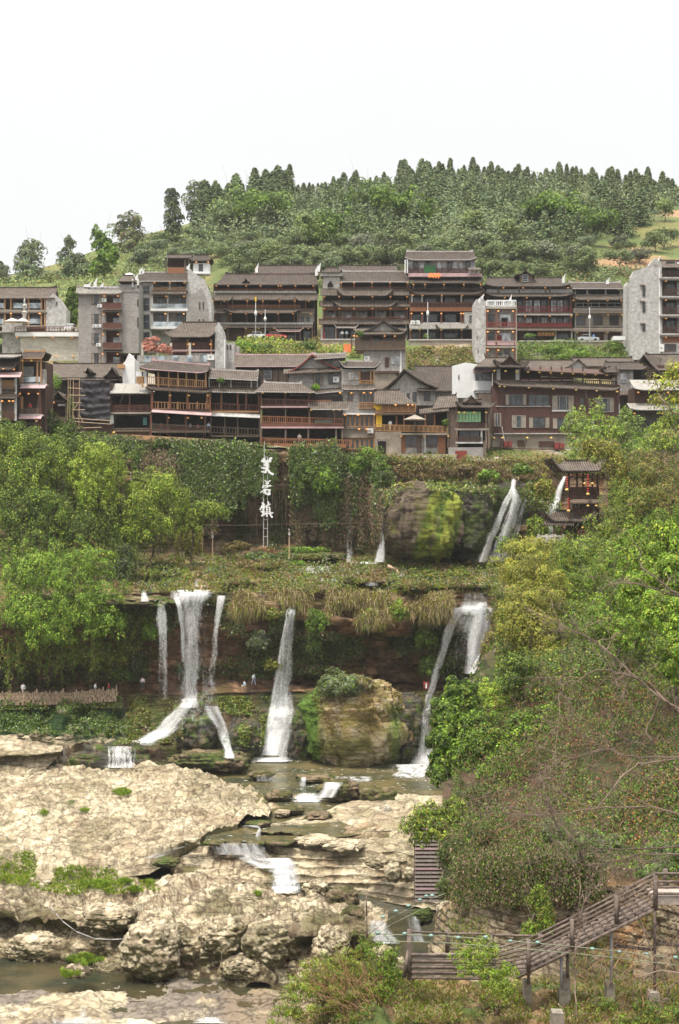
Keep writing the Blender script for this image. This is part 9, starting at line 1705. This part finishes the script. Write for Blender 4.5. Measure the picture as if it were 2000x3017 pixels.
# ---------------- people
SK = mat_plain('skin',(.45,.27,.19),.6,.1,3)
CL = {}
def cloth(c):
 if c not in CL:CL[c] = mat_plain('clothing',c,.8,.15,3)
 return CL[c]
def person(label,u,v,Y,top,bot,hair=(.02,.015,.012),pose='stand',face=0,sc=1.0,group=None):
 """v is the row of the feet (of the seat when sitting)"""
 root = empty('person',P(u,v,Y),math.radians(face),label,'person',group);root.scale = (sc,) * 3
 hz = {'stand':.92,'walk':.9,'sit':.1}[pose];sp = {'stand':(.09,0,0),'walk':(.08,.28,.0),'sit':(.1,0,0)}[pose]
 def sk(name,vs,es,rs,mat,lev=1):
  me = bpy.data.meshes.new(name);me.from_pydata(vs,es,[]);me.update();me.materials.append(mat);o = bpy.data.objects.new(name,me);col.objects.link(o);o.parent = root;md = o.modifiers.new('s','SKIN');md.use_smooth_shade = True
  for i,q in enumerate(rs):me.skin_vertices[0].data[i].radius = q if hasattr(q,'__len__') else (q,q)
  me.skin_vertices[0].data[0].use_root = True;o.modifiers.new('d','SUBSURF').levels = lev;o.modifiers['d'].render_levels = lev;return o
 hx = -.06 if pose == 'walk' else 0;H = hz
 hips = (0,0,H);ch = (0,hx * .5,H + .38);nk = (0,hx,H + .55);hd = (0,hx - .02,H + .72)
 if pose == 'sit':L = [[(.1,0,H),(.11,-.42,H + .03),(.11,-.42,-.42 + H),(.11,-.55,-.43 + H)],[(-.1,0,H),(-.11,-.42,H + .03),(-.11,-.40,-.42 + H),(-.11,-.53,-.43 + H)]]
 else:
  s_ = .3 if pose == 'walk' else .02;L = [[(.1,0,H - .04),(.1,-s_ * .6,.5),(.1,-s_ * .7,.08),(.1,-s_ * .7 - .14,.04)],[(-.1,0,H - .04),(-.1,s_ * .4,.49),(-.1,s_,.1),(-.1,s_ - .12,.04)]]
 A = [[(.19,hx * .6,H + .47),(.27,.03,H + .22),(.25,-.14,H + .04),(.25,-.2,H - .03)],[(-.19,hx * .6,H + .47),(-.27,.05,H + .22),(-.26,-.06,H + .02),(-.26,-.1,H - .06)]]
 vs = [hips,ch,nk,(0,hx - .01,H + .6),hd,(0,hx - .03,H + .8)];es = [(0,1),(1,2),(2,3),(3,4),(4,5)];rs = [.13,.15,.06,.055,.095,.07]
 for l in L:
  b0 = len(vs);vs += l;es += [(0,b0)] + [(b0 + i,b0 + i + 1) for i in range(3)];rs += [.085,.06,.042,.035]
 for a in A:
  b0 = len(vs);vs += a;es += [(1,b0)] + [(b0 + i,b0 + i + 1) for i in range(3)];rs += [.05,.042,.032,.03]
  for f in range(5):fx = (f - 2) * .016;vs.append((a[3][0] + fx,a[3][1] - .05 - .012 * (2 - abs(f - 2)),a[3][2] - .045 + (.03 if f == 0 else 0)));es.append((b0 + 3,len(vs) - 1));rs.append(.009)
 sk('body',vs,es,rs,SK)
 vs = [hips,ch,(0,hx * .8,H + .5)];es = [(0,1),(1,2)];rs = [.155,.175,.10]
 for a in A:b0 = len(vs);vs += a[:3];es += [(1,b0),(b0,b0 + 1),(b0 + 1,b0 + 2)];rs += [.07,.06,.048]
 sk('jacket',vs,es,rs,cloth(top))
 vs = [(0,0,H + .02)];es = [];rs = [.15]
 for l in L:b0 = len(vs);vs += l[:3];es += [(0,b0),(b0,b0 + 1),(b0 + 1,b0 + 2)];rs += [.10,.075,.06]
 sk('trousers',vs,es,rs,cloth(bot))
 MB().lathe(0,hx + .015,[(.09,H + .68),(.112,H + .74),(.108,H + .81),(.06,H + .865),(.01,H + .875)],12).build('hair',cloth(hair),root,True)
 MB().box(-.012,.012,hx - .135,hx - .1,H + .7,H + .735).build('nose',SK,root)
 return root
W_ = (.8,.8,.79);G_ = (.06,.065,.08);R_ = (.4,.03,.035)
person('person in a long white coat at the left end of the footpath',68,2048,198.2,W_,W_,face=20)
person('person in a white jacket carrying a dark bag further right on the footpath',280,2046,198.2,W_,(.3,.28,.25),pose='walk',face=80)
person('person in a dark red jacket bending on the footpath',321,2046,198.2,R_,G_,pose='walk',face=-80)
person('person in a pale pink top above the parapet end of the footpath',420,2030,198.4,(.6,.5,.52),G_,face=10)
person('person in a pale blue jacket squatting on the path between the falls',720,2022,198.6,(.4,.5,.62),(.35,.3,.25),pose='sit',face=-60);person('person in a white and blue jacket leaning by the path between the falls',747,2018,198.6,(.68,.72,.78),(.25,.3,.42),pose='walk',face=60)
person('person in a red top seated at a table in the three storey restaurant',475,1262,229.8,(.55,.05,.04),G_,pose='sit',face=20);person('person in a pink top at a table in the three storey restaurant',583,1264,229.8,(.62,.2,.24),G_,pose='sit',face=-30);person('diner in a white shirt beside the one in pink',561,1262,229.9,W_,G_,pose='sit',face=60);person('person in a blue and white shirt at the joint of the two restaurants',614,1275,229.2,(.45,.55,.72),G_,face=30)
person('person in pale pink on the lowest deck above the hanging characters',882,1308,227.4,(.75,.6,.55),(.4,.4,.4),face=0);person('person with a white back leaning over the tea house deck',1149,1268,228.2,W_,(.5,.4,.3),pose='walk',face=150)
person('person in a white shirt in the entrance of the corner tower hotel',1008,998,288.5,W_,G_,face=0);person('person in light blue beside the entrance of the corner tower hotel',1021,998,288.5,(.5,.65,.75),G_,face=0);person('person in blue on the street before the garages',1749,1008,286,(.08,.3,.6),(.1,.25,.5),face=30);person('person in a red jacket in the left edge restaurant gallery',88,1218,222.6,(.5,.06,.04),G_,face=0)
# parked cars
def car(lab,u,v,Y,c,rz=0):
 r_ = empty('parked_car',P(u,v,Y),math.radians(rz),lab,'car','cars parked by the back street');pm = mat_plain('car_paint',c,.25,.05,1,spec=.6)
 m = MB().prism([(-2.1,.35),(2.1,.35),(2.15,.75),(1.9,.88),(1.1,.95),(-1.7,1.0),(-2.1,.9)],-.85,.85);m.build('body',pm,r_);MB().prism([(-1.6,.99),(1.05,.94),(.45,1.4),(-1.1,1.45)],-.72,.72).build('cabin',M_GLASS,r_);MB().prism([(-1.1,1.45),(.45,1.4),(.4,1.47),(-1.05,1.52)],-.7,.7).build('car_roof',pm,r_)
 for x in (-1.35,1.35):
  for y in (-.86,.7):wv_ = MB().lathe(0,0,[(.33,0),(.33,.18),(.2,.19)],14).build('wheel',M_INT,r_);wv_.matrix_local = __import__('mathutils').Matrix.Translation((x,y + .16,.33)) @ __import__('mathutils').Matrix.Rotation(math.radians(90),4,'X')
 for y in (-.6,.6):MB().box(2.1,2.17,y - .15,y + .15,.62,.76).build('headlight',M_PALEP,r_)
car('white car parked on the stone terrace beside the grey apartment block',212,979,279,(.75,.75,.75),80);car('red car parked before the widest hotel',812,1001,284,(.5,.05,.06),10);car('silver car parked before the garages',1732,1008,285.5,(.45,.47,.5),0);car('white car behind the red one before the widest hotel',762,1000,284.5,(.7,.7,.7),-20)
# garden umbrella and ornament on the terrace at the left
for (u,w_,lab) in ((36,26,'pink beige parasol on the stone terrace, left of two'),(66,22,'cream parasol on the stone terrace, right of two')):
 b = Bld('parasol',lab,u,976,270,0,'parasol','parasols on the stone terrace');x,z = b.at(u,976,0);MB().lathe(x,0,[(w_ * .064,z + 1.75),(w_ * .062,z + 1.82),(.1,z + 2.5)],8).build('canopy',M_STRAWC if 'M_STRAWC' in globals() else globals().setdefault('M_STRAWC',mat_plain('parasol_cloth',(.62,.50,.42),.8,.1,1)),b.root);MB().bar((x,0,z),(x,0,z + 2.4),.04).build('pole',M_IRON,b.root)
b = Bld('stone_ornament','slender pale stone pagoda ornament on the terrace before the guest house',72,976,271,0,'ornament');x,z = b.at(72,976,0);MB().lathe(x,0,[(.4,z),(.3,z + 1.4),(.55,z + 1.6),(.25,z + 1.8),(.35,z + 3.0),(.6,z + 3.6),(.2,z + 3.9),(.3,z + 4.6),(.5,z + 4.9),(.15,z + 5.2),(.2,z + 5.9),(.02,z + 6.4)],8).build('tiers',M_CONC,b.root)
# ---------------- the air
hz = bpy.data.materials.new('air');hz.use_nodes = True;n_ = hz.node_tree;n_.nodes.clear();ho = n_.nodes.new('ShaderNodeOutputMaterial');pv = n_.nodes.new('ShaderNodeVolumePrincipled');pv.inputs['Color'].default_value = (.92,.94,.95,1);pv.inputs['Density'].default_value = 0.00010;pv.inputs['Anisotropy'].default_value = .2;n_.links.new(pv.outputs[0],ho.inputs['Volume'])
m = MB().box(-1300,1300,-20,1550,-190,150);o = m.build('haze',hz);tag(o,'pale damp haze over the whole valley','haze',kind='stuff')
